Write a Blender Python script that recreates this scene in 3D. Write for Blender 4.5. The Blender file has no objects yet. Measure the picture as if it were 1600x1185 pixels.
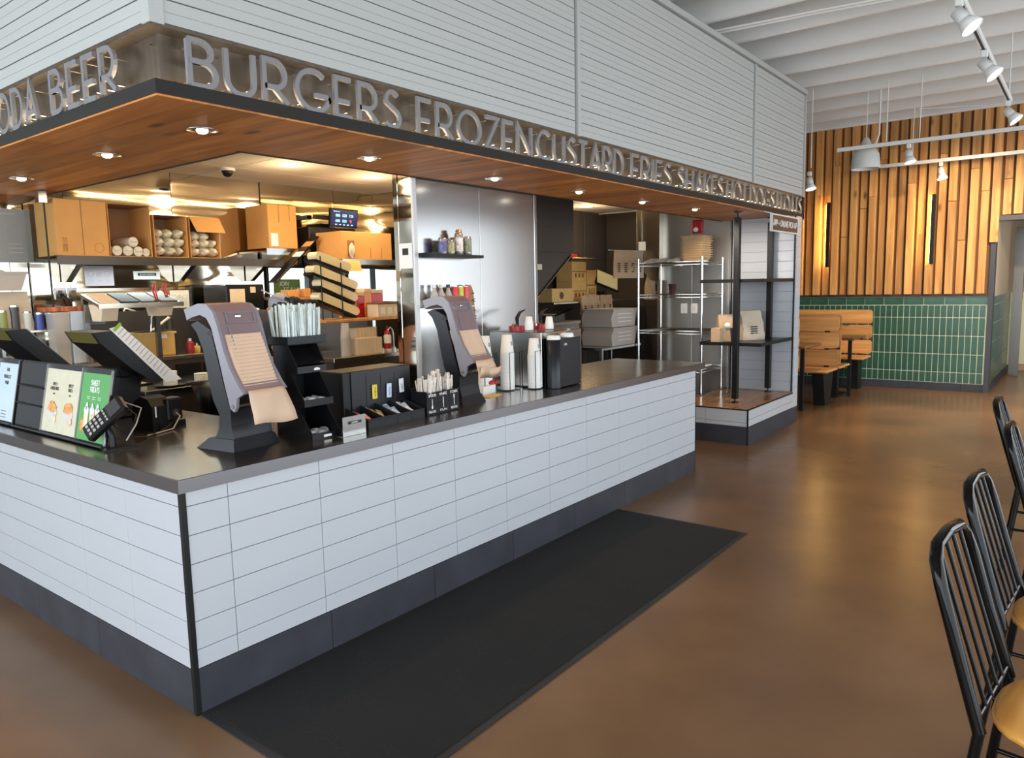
import bpy, math, random
from mathutils import Vector, Matrix, Euler
random.seed(7)
PI = math.pi
sc = bpy.context.scene
COL = sc.collection

# ---------------------------------------------------------------- camera, light, exposure
cam_data = bpy.data.cameras.new('camera')
cam = bpy.data.objects.new('camera', cam_data); COL.objects.link(cam)
cam_data.sensor_fit = 'HORIZONTAL'; cam_data.sensor_width = 36.0
cam_data.lens = 36.0 * 1168.2 / 1600.0
cam_data.clip_start = 0.05; cam_data.clip_end = 200
_r = Vector((0.61035471, -0.79186158, -0.02055159))
_u = Vector((0.10911427, 0.05834954, 0.99231518))
_f = Vector((0.78457708, 0.60790672, -0.12201732))
cam.matrix_world = Matrix(((_r.x, _u.x, -_f.x, -1.267), (_r.y, _u.y, -_f.y, -2.4147), (_r.z, _u.z, -_f.z, 1.4767), (0, 0, 0, 1)))
sc.camera = cam
sc.view_settings.view_transform = 'Standard'; sc.view_settings.look = 'None'
sc.view_settings.gamma = 1.0; sc.view_settings.use_curve_mapping = False
sc.view_settings.exposure = 0.10

world = bpy.data.worlds.new('world'); sc.world = world; world.use_nodes = True
wbg = world.node_tree.nodes['Background']
wbg.inputs['Color'].default_value = (0.75, 0.88, 1.0, 1); wbg.inputs['Strength'].default_value = 1.6

def area(name, loc, rot, sx, sy, power, col, spread=None):
    d = bpy.data.lights.new(name, 'AREA'); d.shape = 'RECTANGLE'; d.size = sx; d.size_y = sy
    d.energy = power; d.color = col
    if spread: d.spread = spread
    o = bpy.data.objects.new(name, d); COL.objects.link(o); o.location = loc; o.rotation_euler = rot
    return o
# daylight entering through the two glazed walls behind the viewpoint
area('daylight_front_windows', (2.7, -4.72, 1.35), (PI/2, 0, 0), 14, 2.2, 270, (0.90, 0.955, 1.0))
area('daylight_left_windows', (-5.2, 0.6, 1.75), (PI/2, 0, -PI/2), 12.0, 2.5, 430, (0.88, 0.945, 1.0))
area('daylight_drive_through', (3.0, 3.45, 1.5), (-PI/2, 0, 0), 1.0, 0.5, 6, (0.85, 1.0, 0.97))

def spot(loc, power, col=(1.0, 0.74, 0.45), size=2.3, blend=0.8, aim=(0, 0, -1), rad=0.04):
    d = bpy.data.lights.new('lamp_glow', 'SPOT'); d.energy = power; d.color = col; d.spot_size = size; d.spot_blend = blend; d.shadow_soft_size = rad
    o = bpy.data.objects.new('lamp_glow', d); COL.objects.link(o); o.location = loc
    o.rotation_euler = Vector(aim).to_track_quat('-Z', 'Y').to_euler()
    return o

# ---------------------------------------------------------------- materials
def M(name, col, rough=0.5, metal=0.0, emit=None, estr=0.0, bump=0.0, bscale=40.0, vary=0.0, vscale=3.0, stretch=(1, 1, 1), alpha=1.0, trans=0.0, coat=0.0, spec=None, bdetail=2.0, bdist=0.01, rvary=0.0):
    m = bpy.data.materials.new(name); m.use_nodes = True
    nt = m.node_tree; b = nt.nodes['Principled BSDF']
    b.inputs['Base Color'].default_value = (*col, 1); b.inputs['Roughness'].default_value = rough; b.inputs['Metallic'].default_value = metal
    if emit: b.inputs['Emission Color'].default_value = (*emit, 1); b.inputs['Emission Strength'].default_value = estr
    if alpha < 1: b.inputs['Alpha'].default_value = alpha
    if trans: b.inputs['Transmission Weight'].default_value = trans
    if coat: b.inputs['Coat Weight'].default_value = coat; b.inputs['Coat Roughness'].default_value = 0.08
    if spec is not None: b.inputs['Specular IOR Level'].default_value = spec
    if bump or vary or rvary:
        tc = nt.nodes.new('ShaderNodeTexCoord'); mp = nt.nodes.new('ShaderNodeMapping')
        mp.inputs['Scale'].default_value = stretch; nt.links.new(tc.outputs['Object'], mp.inputs['Vector'])
    if vary:
        n = nt.nodes.new('ShaderNodeTexNoise'); n.inputs['Scale'].default_value = vscale; n.inputs['Detail'].default_value = 5
        nt.links.new(mp.outputs['Vector'], n.inputs['Vector'])
        r = nt.nodes.new('ShaderNodeValToRGB')
        r.color_ramp.elements[0].position = 0.3; r.color_ramp.elements[1].position = 0.7
        r.color_ramp.elements[0].color = (*[max(0, c * (1 - vary)) for c in col], 1)
        r.color_ramp.elements[1].color = (*[min(1, c * (1 + vary)) for c in col], 1)
        nt.links.new(n.outputs['Fac'], r.inputs['Fac']); nt.links.new(r.outputs['Color'], b.inputs['Base Color'])
    if rvary:
        n2 = nt.nodes.new('ShaderNodeTexNoise'); n2.inputs['Scale'].default_value = vscale * 1.7
        nt.links.new(mp.outputs['Vector'], n2.inputs['Vector'])
        mr = nt.nodes.new('ShaderNodeMapRange'); mr.inputs['To Min'].default_value = rough - rvary; mr.inputs['To Max'].default_value = rough + rvary
        nt.links.new(n2.outputs['Fac'], mr.inputs['Value']); nt.links.new(mr.outputs['Result'], b.inputs['Roughness'])
    if bump:
        n = nt.nodes.new('ShaderNodeTexNoise'); n.inputs['Scale'].default_value = bscale; n.inputs['Detail'].default_value = bdetail
        nt.links.new(mp.outputs['Vector'], n.inputs['Vector'])
        bp = nt.nodes.new('ShaderNodeBump'); bp.inputs['Strength'].default_value = bump; bp.inputs['Distance'].default_value = bdist
        nt.links.new(n.outputs['Fac'], bp.inputs['Height']); nt.links.new(bp.outputs['Normal'], b.inputs['Normal'])
    return m

def wood(name, c1, c2, rough=0.35, axis='x', scale=1.0, knots=True):
    m = bpy.data.materials.new(name); m.use_nodes = True
    nt = m.node_tree; b = nt.nodes['Principled BSDF']; b.inputs['Roughness'].default_value = rough
    tc = nt.nodes.new('ShaderNodeTexCoord'); mp = nt.nodes.new('ShaderNodeMapping')
    s = {'x': (0.7, 9, 9), 'y': (9, 0.7, 9), 'z': (9, 9, 0.7)}[axis]
    mp.inputs['Scale'].default_value = [k * scale for k in s]
    nt.links.new(tc.outputs['Object'], mp.inputs['Vector'])
    oi = nt.nodes.new('ShaderNodeObjectInfo'); ad = nt.nodes.new('ShaderNodeVectorMath'); ad.operation = 'ADD'
    ml = nt.nodes.new('ShaderNodeMath'); ml.operation = 'MULTIPLY'; ml.inputs[1].default_value = 37
    nt.links.new(oi.outputs['Random'], ml.inputs[0]); nt.links.new(mp.outputs['Vector'], ad.inputs[0]); nt.links.new(ml.outputs[0], ad.inputs[1])
    n = nt.nodes.new('ShaderNodeTexNoise'); n.inputs['Scale'].default_value = 2.2; n.inputs['Detail'].default_value = 7; n.inputs['Distortion'].default_value = 0.6
    nt.links.new(ad.outputs[0], n.inputs['Vector'])
    r = nt.nodes.new('ShaderNodeValToRGB'); r.color_ramp.elements[0].position = 0.32; r.color_ramp.elements[1].position = 0.68
    r.color_ramp.elements[0].color = (*c1, 1); r.color_ramp.elements[1].color = (*c2, 1)
    nt.links.new(n.outputs['Fac'], r.inputs['Fac'])
    # board-to-board tone
    hs = nt.nodes.new('ShaderNodeHueSaturation'); mr = nt.nodes.new('ShaderNodeMapRange'); mr.inputs['To Min'].default_value = 0.72; mr.inputs['To Max'].default_value = 1.22
    nt.links.new(oi.outputs['Random'], mr.inputs['Value']); nt.links.new(mr.outputs['Result'], hs.inputs['Value']); nt.links.new(r.outputs['Color'], hs.inputs['Color'])
    out = hs.outputs['Color']
    if knots:
        v = nt.nodes.new('ShaderNodeTexVoronoi'); v.inputs['Scale'].default_value = 0.9; v.inputs['Randomness'].default_value = 1.0
        k = {'x': (1.2, 3, 3), 'y': (3, 1.2, 3), 'z': (3, 3, 1.2)}[axis]
        m2 = nt.nodes.new('ShaderNodeMapping'); m2.inputs['Scale'].default_value = [q * 1.6 for q in k]; nt.links.new(tc.outputs['Object'], m2.inputs['Vector'])
        a2 = nt.nodes.new('ShaderNodeVectorMath'); a2.operation = 'ADD'; nt.links.new(m2.outputs['Vector'], a2.inputs[0]); nt.links.new(ml.outputs[0], a2.inputs[1])
        nt.links.new(a2.outputs[0], v.inputs['Vector'])
        r2 = nt.nodes.new('ShaderNodeValToRGB'); r2.color_ramp.elements[0].position = 0.05; r2.color_ramp.elements[1].position = 0.13
        r2.color_ramp.elements[0].color = (0.16, 0.12, 0.1, 1); r2.color_ramp.elements[1].color = (1, 1, 1, 1)
        nt.links.new(v.outputs['Distance'], r2.inputs['Fac'])
        mx = nt.nodes.new('ShaderNodeMix'); mx.data_type = 'RGBA'; mx.blend_type = 'MULTIPLY'; mx.inputs[0].default_value = 0.85
        nt.links.new(hs.outputs['Color'], mx.inputs[6]); nt.links.new(r2.outputs['Color'], mx.inputs[7]); out = mx.outputs[2]
    nt.links.new(out, b.inputs['Base Color'])
    bp = nt.nodes.new('ShaderNodeBump'); bp.inputs['Strength'].default_value = 0.12; bp.inputs['Distance'].default_value = 0.004
    nt.links.new(n.outputs['Fac'], bp.inputs['Height']); nt.links.new(bp.outputs['Normal'], b.inputs['Normal'])
    return m

def speck(name, base, spk, rough, thr=0.72, scale=160):
    m = M(name, base, rough, vary=0.25, vscale=2.5)
    nt = m.node_tree; b = nt.nodes['Principled BSDF']
    tc = nt.nodes.new('ShaderNodeTexCoord'); v = nt.nodes.new('ShaderNodeTexVoronoi'); v.inputs['Scale'].default_value = scale
    nt.links.new(tc.outputs['Object'], v.inputs['Vector'])
    r = nt.nodes.new('ShaderNodeValToRGB'); r.color_ramp.elements[0].position = 0.05; r.color_ramp.elements[1].position = 0.12
    r.color_ramp.elements[0].color = (1, 1, 1, 1); r.color_ramp.elements[1].color = (0, 0, 0, 1)
    nt.links.new(v.outputs['Distance'], r.inputs['Fac'])
    n = nt.nodes.new('ShaderNodeTexNoise'); n.inputs['Scale'].default_value = 9; nt.links.new(tc.outputs['Object'], n.inputs['Vector'])
    r2 = nt.nodes.new('ShaderNodeValToRGB'); r2.color_ramp.elements[0].position = thr - 0.12; r2.color_ramp.elements[1].position = thr
    nt.links.new(n.outputs['Fac'], r2.inputs['Fac'])
    mu = nt.nodes.new('ShaderNodeMath'); mu.operation = 'MULTIPLY'; nt.links.new(r.outputs['Color'], mu.inputs[0]); nt.links.new(r2.outputs['Color'], mu.inputs[1])
    mx = nt.nodes.new('ShaderNodeMix'); mx.data_type = 'RGBA'; nt.links.new(mu.outputs[0], mx.inputs[0])
    mx.inputs[7].default_value = (*spk, 1)
    src = b.inputs['Base Color'].links[0].from_socket; nt.links.new(src, mx.inputs[6]); nt.links.new(mx.outputs[2], b.inputs['Base Color'])
    return m

m_floor = M('polished brown concrete', (0.175, 0.094, 0.046), 0.27, vary=0.24, vscale=1.3, spec=0.35)
m_tile = M('white glazed tile', (0.51, 0.535, 0.57), 0.20, vary=0.03, vscale=1.0, spec=0.5)
m_grout = M('light grey grout', (0.42, 0.42, 0.41), 0.9)
m_gtile = M('green glazed tile', (0.032, 0.098, 0.066), 0.22, vary=0.35, vscale=5)
m_ggrout = M('cream grout', (0.80, 0.85, 0.66), 0.9)
m_base = M('slate grey base tile', (0.034, 0.036, 0.046), 0.5, vary=0.2, vscale=6, bump=0.1, bscale=60)
m_slat = M('white painted slat', (0.455, 0.47, 0.455), 0.5)
m_white = M('white paint', (0.72, 0.73, 0.71), 0.55)
m_beam = M('white painted timber', (0.78, 0.77, 0.74), 0.6, vary=0.04, vscale=2)
m_deck = M('grey roof deck', (0.45, 0.45, 0.44), 0.7)  # plain white-grey colour of the deck
m_black = M('black metal', (0.010, 0.010, 0.010), 0.45, spec=0.3)
m_gap = M('dark joint', (0.03, 0.03, 0.03), 0.8)
m_dkmetal = M('dark bronze channel', (0.020, 0.018, 0.016), 0.5, spec=0.25)
m_steel = M('brushed stainless', (0.40, 0.40, 0.395), 0.20, metal=1.0, bump=0.10, bscale=1.2, bdist=0.10, bdetail=0.0, stretch=(0.6, 0.6, 1.6))
m_steelp = M('rippled stainless sheet', (0.64, 0.56, 0.44), 0.075, metal=1.0, bump=0.35, bscale=1.3, bdist=0.10, bdetail=1.0, stretch=(0.35, 0.35, 3.2))
m_satin = M('satin steel wall sheet', (0.62, 0.62, 0.60), 0.33, metal=0.9, bump=0.25, bscale=1.4, bdist=0.1, bdetail=0.5)
m_top = M('worn stainless countertop', (0.44, 0.41, 0.38), 0.22, metal=1.0, vary=0.12, vscale=4, bump=0.03, bscale=6, rvary=0.05)
m_top_edge = M('countertop edge steel', (0.25, 0.25, 0.26), 0.30, metal=1.0)
m_sign_panel = M('brushed sign backing', (0.21, 0.175, 0.14), 0.38, metal=1.0, vary=0.15, vscale=30, stretch=(1, 1, 0.1))
m_letter = M('satin aluminium letter', (0.235, 0.235, 0.245), 0.5, metal=0.3)
m_soffit = wood('soffit oak board', (0.38, 0.125, 0.024), (0.66, 0.26, 0.055), 0.5, 'y', 0.9)
m_slatwood = wood('cedar slat', (0.45, 0.20, 0.055), (0.74, 0.40, 0.13), 0.5, 'z', 0.8)
m_slatback = M('dark cedar backing', (0.16, 0.075, 0.03), 0.7)
m_oak = wood('oiled oak', (0.50, 0.22, 0.06), (0.74, 0.38, 0.13), 0.4, 'y', 0.9)
m_seatwood = wood('honey oak seat', (0.62, 0.26, 0.045), (0.82, 0.42, 0.09), 0.3, 'x', 1.0, knots=False)
m_platwood = wood('amber oak platform', (0.42, 0.17, 0.045), (0.60, 0.29, 0.09), 0.2, 'x', 1.0)
m_trimwood = M('dark brown dado cap', (0.045, 0.028, 0.018), 0.5)
m_mat = speck('black entrance mat', (0.006, 0.0055, 0.005), (0.35, 0.33, 0.3), 0.95, thr=0.60)
m_matedge = M('black rubber edge', (0.018, 0.017, 0.017), 0.6)
m_kceil = M('kitchen ceiling panel', (0.55, 0.50, 0.43), 0.7)
m_glass = M('clear glass', (0.90, 0.97, 0.95), 0.02, trans=1.0)
m_glass.node_tree.nodes['Principled BSDF'].inputs['IOR'].default_value = 1.1
m_lamp = M('lit lamp face', (1, 1, 1), 0.5, emit=(1.0, 0.86, 0.62), estr=6)
m_lampk = M('lit kitchen lamp face', (1, 1, 1), 0.5, emit=(1.0, 0.87, 0.66), estr=14)
m_led = M('warm LED strip', (1, 1, 1), 0.5, emit=(1.0, 0.78, 0.45), estr=14)
m_doorframe = M('charcoal door frame', (0.045, 0.047, 0.060), 0.45)
m_tan = M('tan plaster', (0.50, 0.40, 0.29), 0.7)
m_darktile = M('dark brown kitchen wall tile', (0.062, 0.050, 0.040), 0.35)
m_kbrown = M('kraft cardboard', (0.62, 0.30, 0.085), 0.8, vary=0.06, vscale=6)
m_kbrown_shade = M('shaded cardboard', (0.26, 0.125, 0.05), 0.85)  # kraft darkened to paint the shade inside open boxes
m_kline = M('cardboard print', (0.16, 0.08, 0.03), 0.9)
m_blk = M('black plastic', (0.006, 0.006, 0.007), 0.36, spec=0.28)
m_blkm = M('matte charcoal acrylic', (0.012, 0.013, 0.017), 0.32, spec=0.32)
m_wpaper = M('white paper', (0.80, 0.80, 0.78), 0.8)
m_cup = M('white paper cup', (0.82, 0.82, 0.79), 0.6)
m_ink = M('black ink', (0.02, 0.02, 0.022), 0.7)
m_red = M('red plastic', (0.45, 0.015, 0.02), 0.35)
m_cream = M('cream paper', (0.74, 0.60, 0.42), 0.8, vary=0.05, vscale=8)
m_chrome = M('chrome wire', (0.75, 0.75, 0.73), 0.15, metal=1.0)
m_kraft = M('kraft paper bag', (0.52, 0.36, 0.22), 0.85, vary=0.08, vscale=9, bump=0.3, bscale=14)
m_grey = M('grey plastic bin', (0.42, 0.38, 0.34), 0.5)

# ---------------------------------------------------------------- mesh building
class MB:
    def __init__(s): s.v = []; s.f = []; s.sm = []
    def add(s, vs, fs, smooth=False):
        n = len(s.v); s.v += [tuple(v) for v in vs]; s.f += [tuple(i + n for i in f) for f in fs]; s.sm += [smooth] * len(fs); return s
    def box(s, a, b, c=0.0):
        x0, x1 = sorted((a[0], b[0])); y0, y1 = sorted((a[1], b[1])); z0, z1 = sorted((a[2], b[2]))
        if c <= 0:
            return s.add([(x0, y0, z0), (x1, y0, z0), (x1, y1, z0), (x0, y1, z0), (x0, y0, z1), (x1, y0, z1), (x1, y1, z1), (x0, y1, z1)],
                         [(0, 3, 2, 1), (4, 5, 6, 7), (0, 1, 5, 4), (1, 2, 6, 5), (2, 3, 7, 6), (3, 0, 4, 7)])
        c = min(c, (x1 - x0) / 2.01, (y1 - y0) / 2.01, (z1 - z0) / 2.01)
        vs = []; X = (x0, x1); Y = (y0, y1); Z = (z0, z1); idx = {}
        for i in (0, 1):
            for j in (0, 1):
                for k in (0, 1):
                    sx, sy, sz = (1 - 2 * i) * c, (1 - 2 * j) * c, (1 - 2 * k) * c
                    for t, p in enumerate(((X[i], Y[j] + sy, Z[k] + sz), (X[i] + sx, Y[j], Z[k] + sz), (X[i] + sx, Y[j] + sy, Z[k]))):
                        idx[i, j, k, t] = len(vs); vs.append(p)
        g = idx; F = []
        F += [(g[0,0,0,0], g[0,0,1,0], g[0,1,1,0], g[0,1,0,0]), (g[1,0,0,0], g[1,1,0,0], g[1,1,1,0], g[1,0,1,0])]
        F += [(g[0,0,0,1], g[1,0,0,1], g[1,0,1,1], g[0,0,1,1]), (g[0,1,0,1], g[0,1,1,1], g[1,1,1,1], g[1,1,0,1])]
        F += [(g[0,0,0,2], g[0,1,0,2], g[1,1,0,2], g[1,0,0,2]), (g[0,0,1,2], g[1,0,1,2], g[1,1,1,2], g[0,1,1,2])]
        for a1 in (0, 1):
            for b1 in (0, 1):
                F += [(g[0,a1,b1,1], g[1,a1,b1,1], g[1,a1,b1,2], g[0,a1,b1,2]), (g[a1,0,b1,0], g[a1,1,b1,0], g[a1,1,b1,2], g[a1,0,b1,2]), (g[a1,b1,0,0], g[a1,b1,1,0], g[a1,b1,1,1], g[a1,b1,0,1])]
                for k in (0, 1): pass
        for i in (0, 1):
            for j in (0, 1):
                for k in (0, 1): F.append((g[i,j,k,0], g[i,j,k,1], g[i,j,k,2]))
        return s.add(vs, F)
    def cyl(s, p0, p1, r0, r1=None, n=14, cap=True, smooth=True):
        r1 = r0 if r1 is None else r1
        p0 = Vector(p0); p1 = Vector(p1); d = (p1 - p0).normalized()
        a = Vector((1, 0, 0)) if abs(d.x) < 0.9 else Vector((0, 1, 0)); u = d.cross(a).normalized(); w = d.cross(u)
        vs = []
        for p, r in ((p0, r0), (p1, r1)):
            for i in range(n):
                t = 2 * PI * i / n; vs.append(p + (u * math.cos(t) + w * math.sin(t)) * r)
        fs = [(i, (i + 1) % n, n + (i + 1) % n, n + i) for i in range(n)]
        s.add(vs, fs, smooth)
        if cap: s.add(vs, [tuple(range(n))[::-1], tuple(range(n, 2 * n))], False)
        return s
    def tube(s, pts, r, n=8, closed=False, rs=None):
        P = [Vector(p) for p in pts]; m = len(P); rings = []
        prev = None
        for i, p in enumerate(P):
            if closed: d = (P[(i + 1) % m] - P[i - 1]).normalized()
            else: d = ((P[min(i + 1, m - 1)] - P[max(i - 1, 0)])).normalized()
            if prev is None:
                a = Vector((0, 0, 1)) if abs(d.z) < 0.9 else Vector((1, 0, 0)); u = d.cross(a).normalized()
            else:
                u = (prev - d * prev.dot(d)).normalized()
            prev = u; w = d.cross(u); rr = rs[i] if rs else r
            rings.append([p + (u * math.cos(2 * PI * k / n) + w * math.sin(2 * PI * k / n)) * rr for k in range(n)])
        vs = [v for R in rings for v in R]; fs = []
        for i in range(m if closed else m - 1):
            a = i * n; b = ((i + 1) % m) * n
            for k in range(n): fs.append((a + k, a + (k + 1) % n, b + (k + 1) % n, b + k))
        s.add(vs, fs, True)
        if not closed: s.add(vs, [tuple(range(n))[::-1], tuple(range((m - 1) * n, m * n))], False)
        return s
    def lathe(s, prof, c=(0, 0, 0), n=20, smooth=True, cap=True):
        vs = []
        for r, z in prof:
            for i in range(n):
                t = 2 * PI * i / n; vs.append((c[0] + r * math.cos(t), c[1] + r * math.sin(t), c[2] + z))
        m = len(prof)
        fs = [(j * n + i, j * n + (i + 1) % n, (j + 1) * n + (i + 1) % n, (j + 1) * n + i) for j in range(m - 1) for i in range(n)]
        s.add(vs, fs, smooth)
        if cap: s.add(vs, [tuple(range(n))[::-1], tuple(range((m - 1) * n, m * n))], False)
        return s
    def prism(s, poly, a, b, axis='x'):
        n = len(poly)
        def P(u, v, w): return {'x': (w, u, v), 'y': (u, w, v), 'z': (u, v, w)}[axis]
        vs = [P(u, v, a) for u, v in poly] + [P(u, v, b) for u, v in poly]
        fs = [(i, (i + 1) % n, n + (i + 1) % n, n + i) for i in range(n)] + [tuple(range(n))[::-1], tuple(range(n, 2 * n))]
        return s.add(vs, fs)
    def ell(s, c, r, n=14, m=8, smooth=True, jit=0.0):
        vs = [(c[0], c[1], c[2] - r[2])]
        for j in range(1, m):
            ph = -PI / 2 + PI * j / m
            for i in range(n):
                t = 2 * PI * i / n; k = 1 + random.uniform(-jit, jit)
                vs.append((c[0] + r[0] * k * math.cos(ph) * math.cos(t), c[1] + r[1] * k * math.cos(ph) * math.sin(t), c[2] + r[2] * k * math.sin(ph)))
        vs.append((c[0], c[1], c[2] + r[2])); L = len(vs) - 1; fs = []
        for i in range(n): fs.append((0, 1 + (i + 1) % n, 1 + i)); fs.append((L, L - n + i, L - n + (i + 1) % n))
        for j in range(m - 2):
            for i in range(n): a = 1 + j * n; fs.append((a + i, a + (i + 1) % n, a + n + (i + 1) % n, a + n + i))
        return s.add(vs, fs, smooth)
    def xf(s, mat):
        s.v = [tuple(mat @ Vector(v)) for v in s.v]; return s
    def mesh(s, name, mat):
        me = bpy.data.meshes.new(name); me.from_pydata(s.v, [], s.f)
        me.polygons.foreach_set('use_smooth', s.sm); me.materials.append(mat)
        import bmesh
        b = bmesh.new(); b.from_mesh(me); bmesh.ops.recalc_face_normals(b, faces=b.faces); b.to_mesh(me); b.free()
        me.update(); return me
    def build(s, name, mat, parent=None, label=None):
        return link(name, s.mesh(name, mat), parent, label)

def link(name, me, parent=None, label=None, loc=None):
    o = bpy.data.objects.new(name, me); COL.objects.link(o)
    if parent: o.parent = parent
    if label: o['label'] = label
    if loc: o.location = loc
    return o
def tag(o, label, cat, group=None):
    o['label'] = label; o['category'] = cat
    if group: o['group'] = group
    return o
def thing(name, label, cat, loc=(0, 0, 0), rz=0.0, group=None):
    o = bpy.data.objects.new(name, None); COL.objects.link(o); o.location = loc; o.rotation_euler = (0, 0, rz)
    return tag(o, label, cat, group)
def solo(name, mb, mat, label, cat, loc=(0, 0, 0), rz=0.0, group=None, rot=None):
    o = mb.build(name, mat); o.location = loc; o.rotation_euler = rot or (0, 0, rz); return tag(o, label, cat, group)
def struct(name, mb, mat):
    o = mb.build(name, mat); o['kind'] = 'structure'; return o
def dup(root, loc, rz=None, label=None, group=None):
    kids = {}
    for o in KIDS(root): pass
    def rec(o, par):
        c = o.copy(); COL.objects.link(c); c.parent = par
        for ch in KIDS(o): rec(ch, c)
        return c
    r = rec(root, None); r.location = loc
    if rz is not None: r.rotation_euler = (0, 0, rz)
    if label: r['label'] = label
    if group: r['group'] = group
    return r
def KIDS(o): return [x for x in o.children]

def boxpart(name, a, b, mat, parent, c=0.0, label=None):
    return MB().box(a, b, c).build(name, mat, parent, label)

# ---------------------------------------------------------------- lettering drawn as strokes
def arc(cx, cy, rx, ry, a0, a1, n=10):
    return [(cx + rx * math.cos(math.radians(a0 + (a1 - a0) * i / n)), cy + ry * math.sin(math.radians(a0 + (a1 - a0) * i / n))) for i in range(n + 1)]
GL = {
 'A': (.74, [[(0, 0), (.37, 1), (.74, 0)], [(.09, .24), (.65, .24)]]),
 'B': (.58, [[(0, 0), (0, 1)] , [(0, 1), (.26, 1)] + arc(.26, .77, .24, .23, 90, -90) + [(0, .54)], [(0, .54), (.30, .54)] + arc(.30, .27, .28, .27, 90, -90) + [(0, 0)]]),
 'C': (.78, [arc(.46, .5, .46, .5, 50, 310, 18)]),
 'D': (.72, [[(0, 0), (0, 1), (.24, 1)] + arc(.24, .5, .48, .5, 90, -90, 16) + [(0, 0)]]),
 'E': (.48, [[(.48, 1), (0, 1), (0, 0), (.48, 0)], [(0, .40), (.42, .40)]]),
 'F': (.48, [[(.48, 1), (0, 1), (0, 0)], [(0, .40), (.42, .40)]]),
 'G': (.88, [arc(.48, .5, .48, .5, 50, 350, 18) + [(.95, .40), (.52, .40)]]),
 'H': (.66, [[(0, 0), (0, 1)], [(.66, 0), (.66, 1)], [(0, .38), (.66, .38)]]),
 'I': (.0, [[(0, 0), (0, 1)]]),
 'J': (.36, [[(.36, 1), (.36, .2)] + arc(.16, .2, .2, .2, 0, -150, 8)]),
 'K': (.60, [[(0, 0), (0, 1)], [(.56, 1), (0, .38)], [(.16, .56), (.60, 0)]]),
 'L': (.44, [[(0, 1), (0, 0), (.44, 0)]]),
 'M': (.84, [[(0, 0), (.06, 1), (.42, .25), (.78, 1), (.84, 0)]]),
 'N': (.70, [[(0, 0), (0, 1), (.70, 0), (.70, 1)]]),
 'O': (.96, [arc(.48, .5, .48, .5, 0, 360, 26)]),
 'P': (.54, [[(0, 0), (0, 1), (.27, 1)] + arc(.27, .70, .27, .30, 90, -90) + [(0, .40)]]),
 'R': (.60, [[(0, 0), (0, 1), (.27, 1)] + arc(.27, .68, .28, .32, 90, -90) + [(0, .36)], [(.24, .36), (.60, 0)]]),
 'S': (.54, [arc(.28, .76, .23, .24, 35, 200, 9) + arc(.26, .255, .27, .255, 55, -150, 12)]),
 'T': (.56, [[(0, 1), (.56, 1)], [(.28, 1), (.28, 0)]]),
 'U': (.66, [[(0, 1), (0, .33)] + arc(.33, .33, .33, .33, 180, 360, 12) + [(.66, 1)]]),
 'V': (.66, [[(0, 1), (.33, 0), (.66, 1)]]),
 'W': (.96, [[(0, 1), (.24, 0), (.48, .8), (.72, 0), (.96, 1)]]),
 'X': (.60, [[(0, 0), (.60, 1)], [(0, 1), (.60, 0)]]),
 'Y': (.60, [[(0, 1), (.30, .45), (.60, 1)], [(.30, .45), (.30, 0)]]),
 'Z': (.58, [[(0, 1), (.58, 1), (0, 0), (.58, 0)]]),
 '+': (.44, [[(0, .42), (.44, .42)], [(.22, .2), (.22, .64)]]),
 '-': (.30, [[(0, .40), (.30, .40)]]),
 '!': (.0, [[(0, 1), (0, .3)], [(0, .1), (0, 0)]]),
 '0': (.5, [arc(.25, .5, .25, .5, 0, 360, 14)]), '1': (.2, [[(0, .8), (.2, 1), (.2, 0)]]),
 '2': (.5, [arc(.25, .74, .25, .26, 160, -30, 8) + [(0, 0), (.5, 0)]]), '7': (.5, [[(0, 1), (.5, 1), (.15, 0)]]), '8': (.5, [arc(.25, .75, .22, .25, 0, 360, 12), arc(.25, .27, .25, .27, 0, 360, 12)]),
}
def ribbon(mb, pts, w, depth, O, U, V, N):
    """a flat stroke of width w along pts (in the U,V plane through O) with thickness depth along N"""
    closed = (abs(pts[0][0] - pts[-1][0]) + abs(pts[0][1] - pts[-1][1])) < 1e-6 and len(pts) > 3
    P = []
    for p in pts:
        q_ = Vector((p[0], p[1]))
        if not P or (q_ - P[-1]).length > 1e-6: P.append(q_)
    if closed: P = P[:-1]
    m = len(P); L = []; R = []
    for i in range(m):
        if closed: d0 = (P[i] - P[i - 1]); d1 = (P[(i + 1) % m] - P[i])
        else: d0 = P[i] - P[i - 1] if i else P[1] - P[0]; d1 = P[i + 1] - P[i] if i < m - 1 else d0
        if d0.length < 1e-9: d0 = d1
        if d1.length < 1e-9: d1 = d0
        d0 = d0.normalized(); d1 = d1.normalized(); n0 = Vector((-d0.y, d0.x)); n1 = Vector((-d1.y, d1.x)); b = (n0 + n1)
        if b.length < 1e-6: b = n0
        b = b.normalized(); k = 1 / max(0.35, b.dot(n0)); L.append(P[i] + b * (w / 2 * k)); R.append(P[i] - b * (w / 2 * k))
    def W(p, t): return O + U * p.x + V * p.y + N * t
    vs = [W(p, 0) for p in L] + [W(p, 0) for p in R] + [W(p, depth) for p in L] + [W(p, depth) for p in R]
    fs = []
    for i in range(m if closed else m - 1):
        j = (i + 1) % m
        fs += [(i, j, m + j, m + i), (2 * m + i, 2 * m + j, 3 * m + j, 3 * m + i), (i, j, 2 * m + j, 2 * m + i), (m + i, m + j, 3 * m + j, 3 * m + i)]
    if not closed: fs += [(0, m, 3 * m, 2 * m), (m - 1, 2 * m - 1, 4 * m - 1, 3 * m - 1)]
    mb.add(vs, fs)
def layout(s, h, sp=0.20, space=0.40):
    x = 0; out = []
    for ch in s:
        if ch == ' ': x += space * h; continue
        w, st = GL[ch]; out.append((ch, x)); x += (w + sp) * h
    return out, x - sp * h
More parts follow.
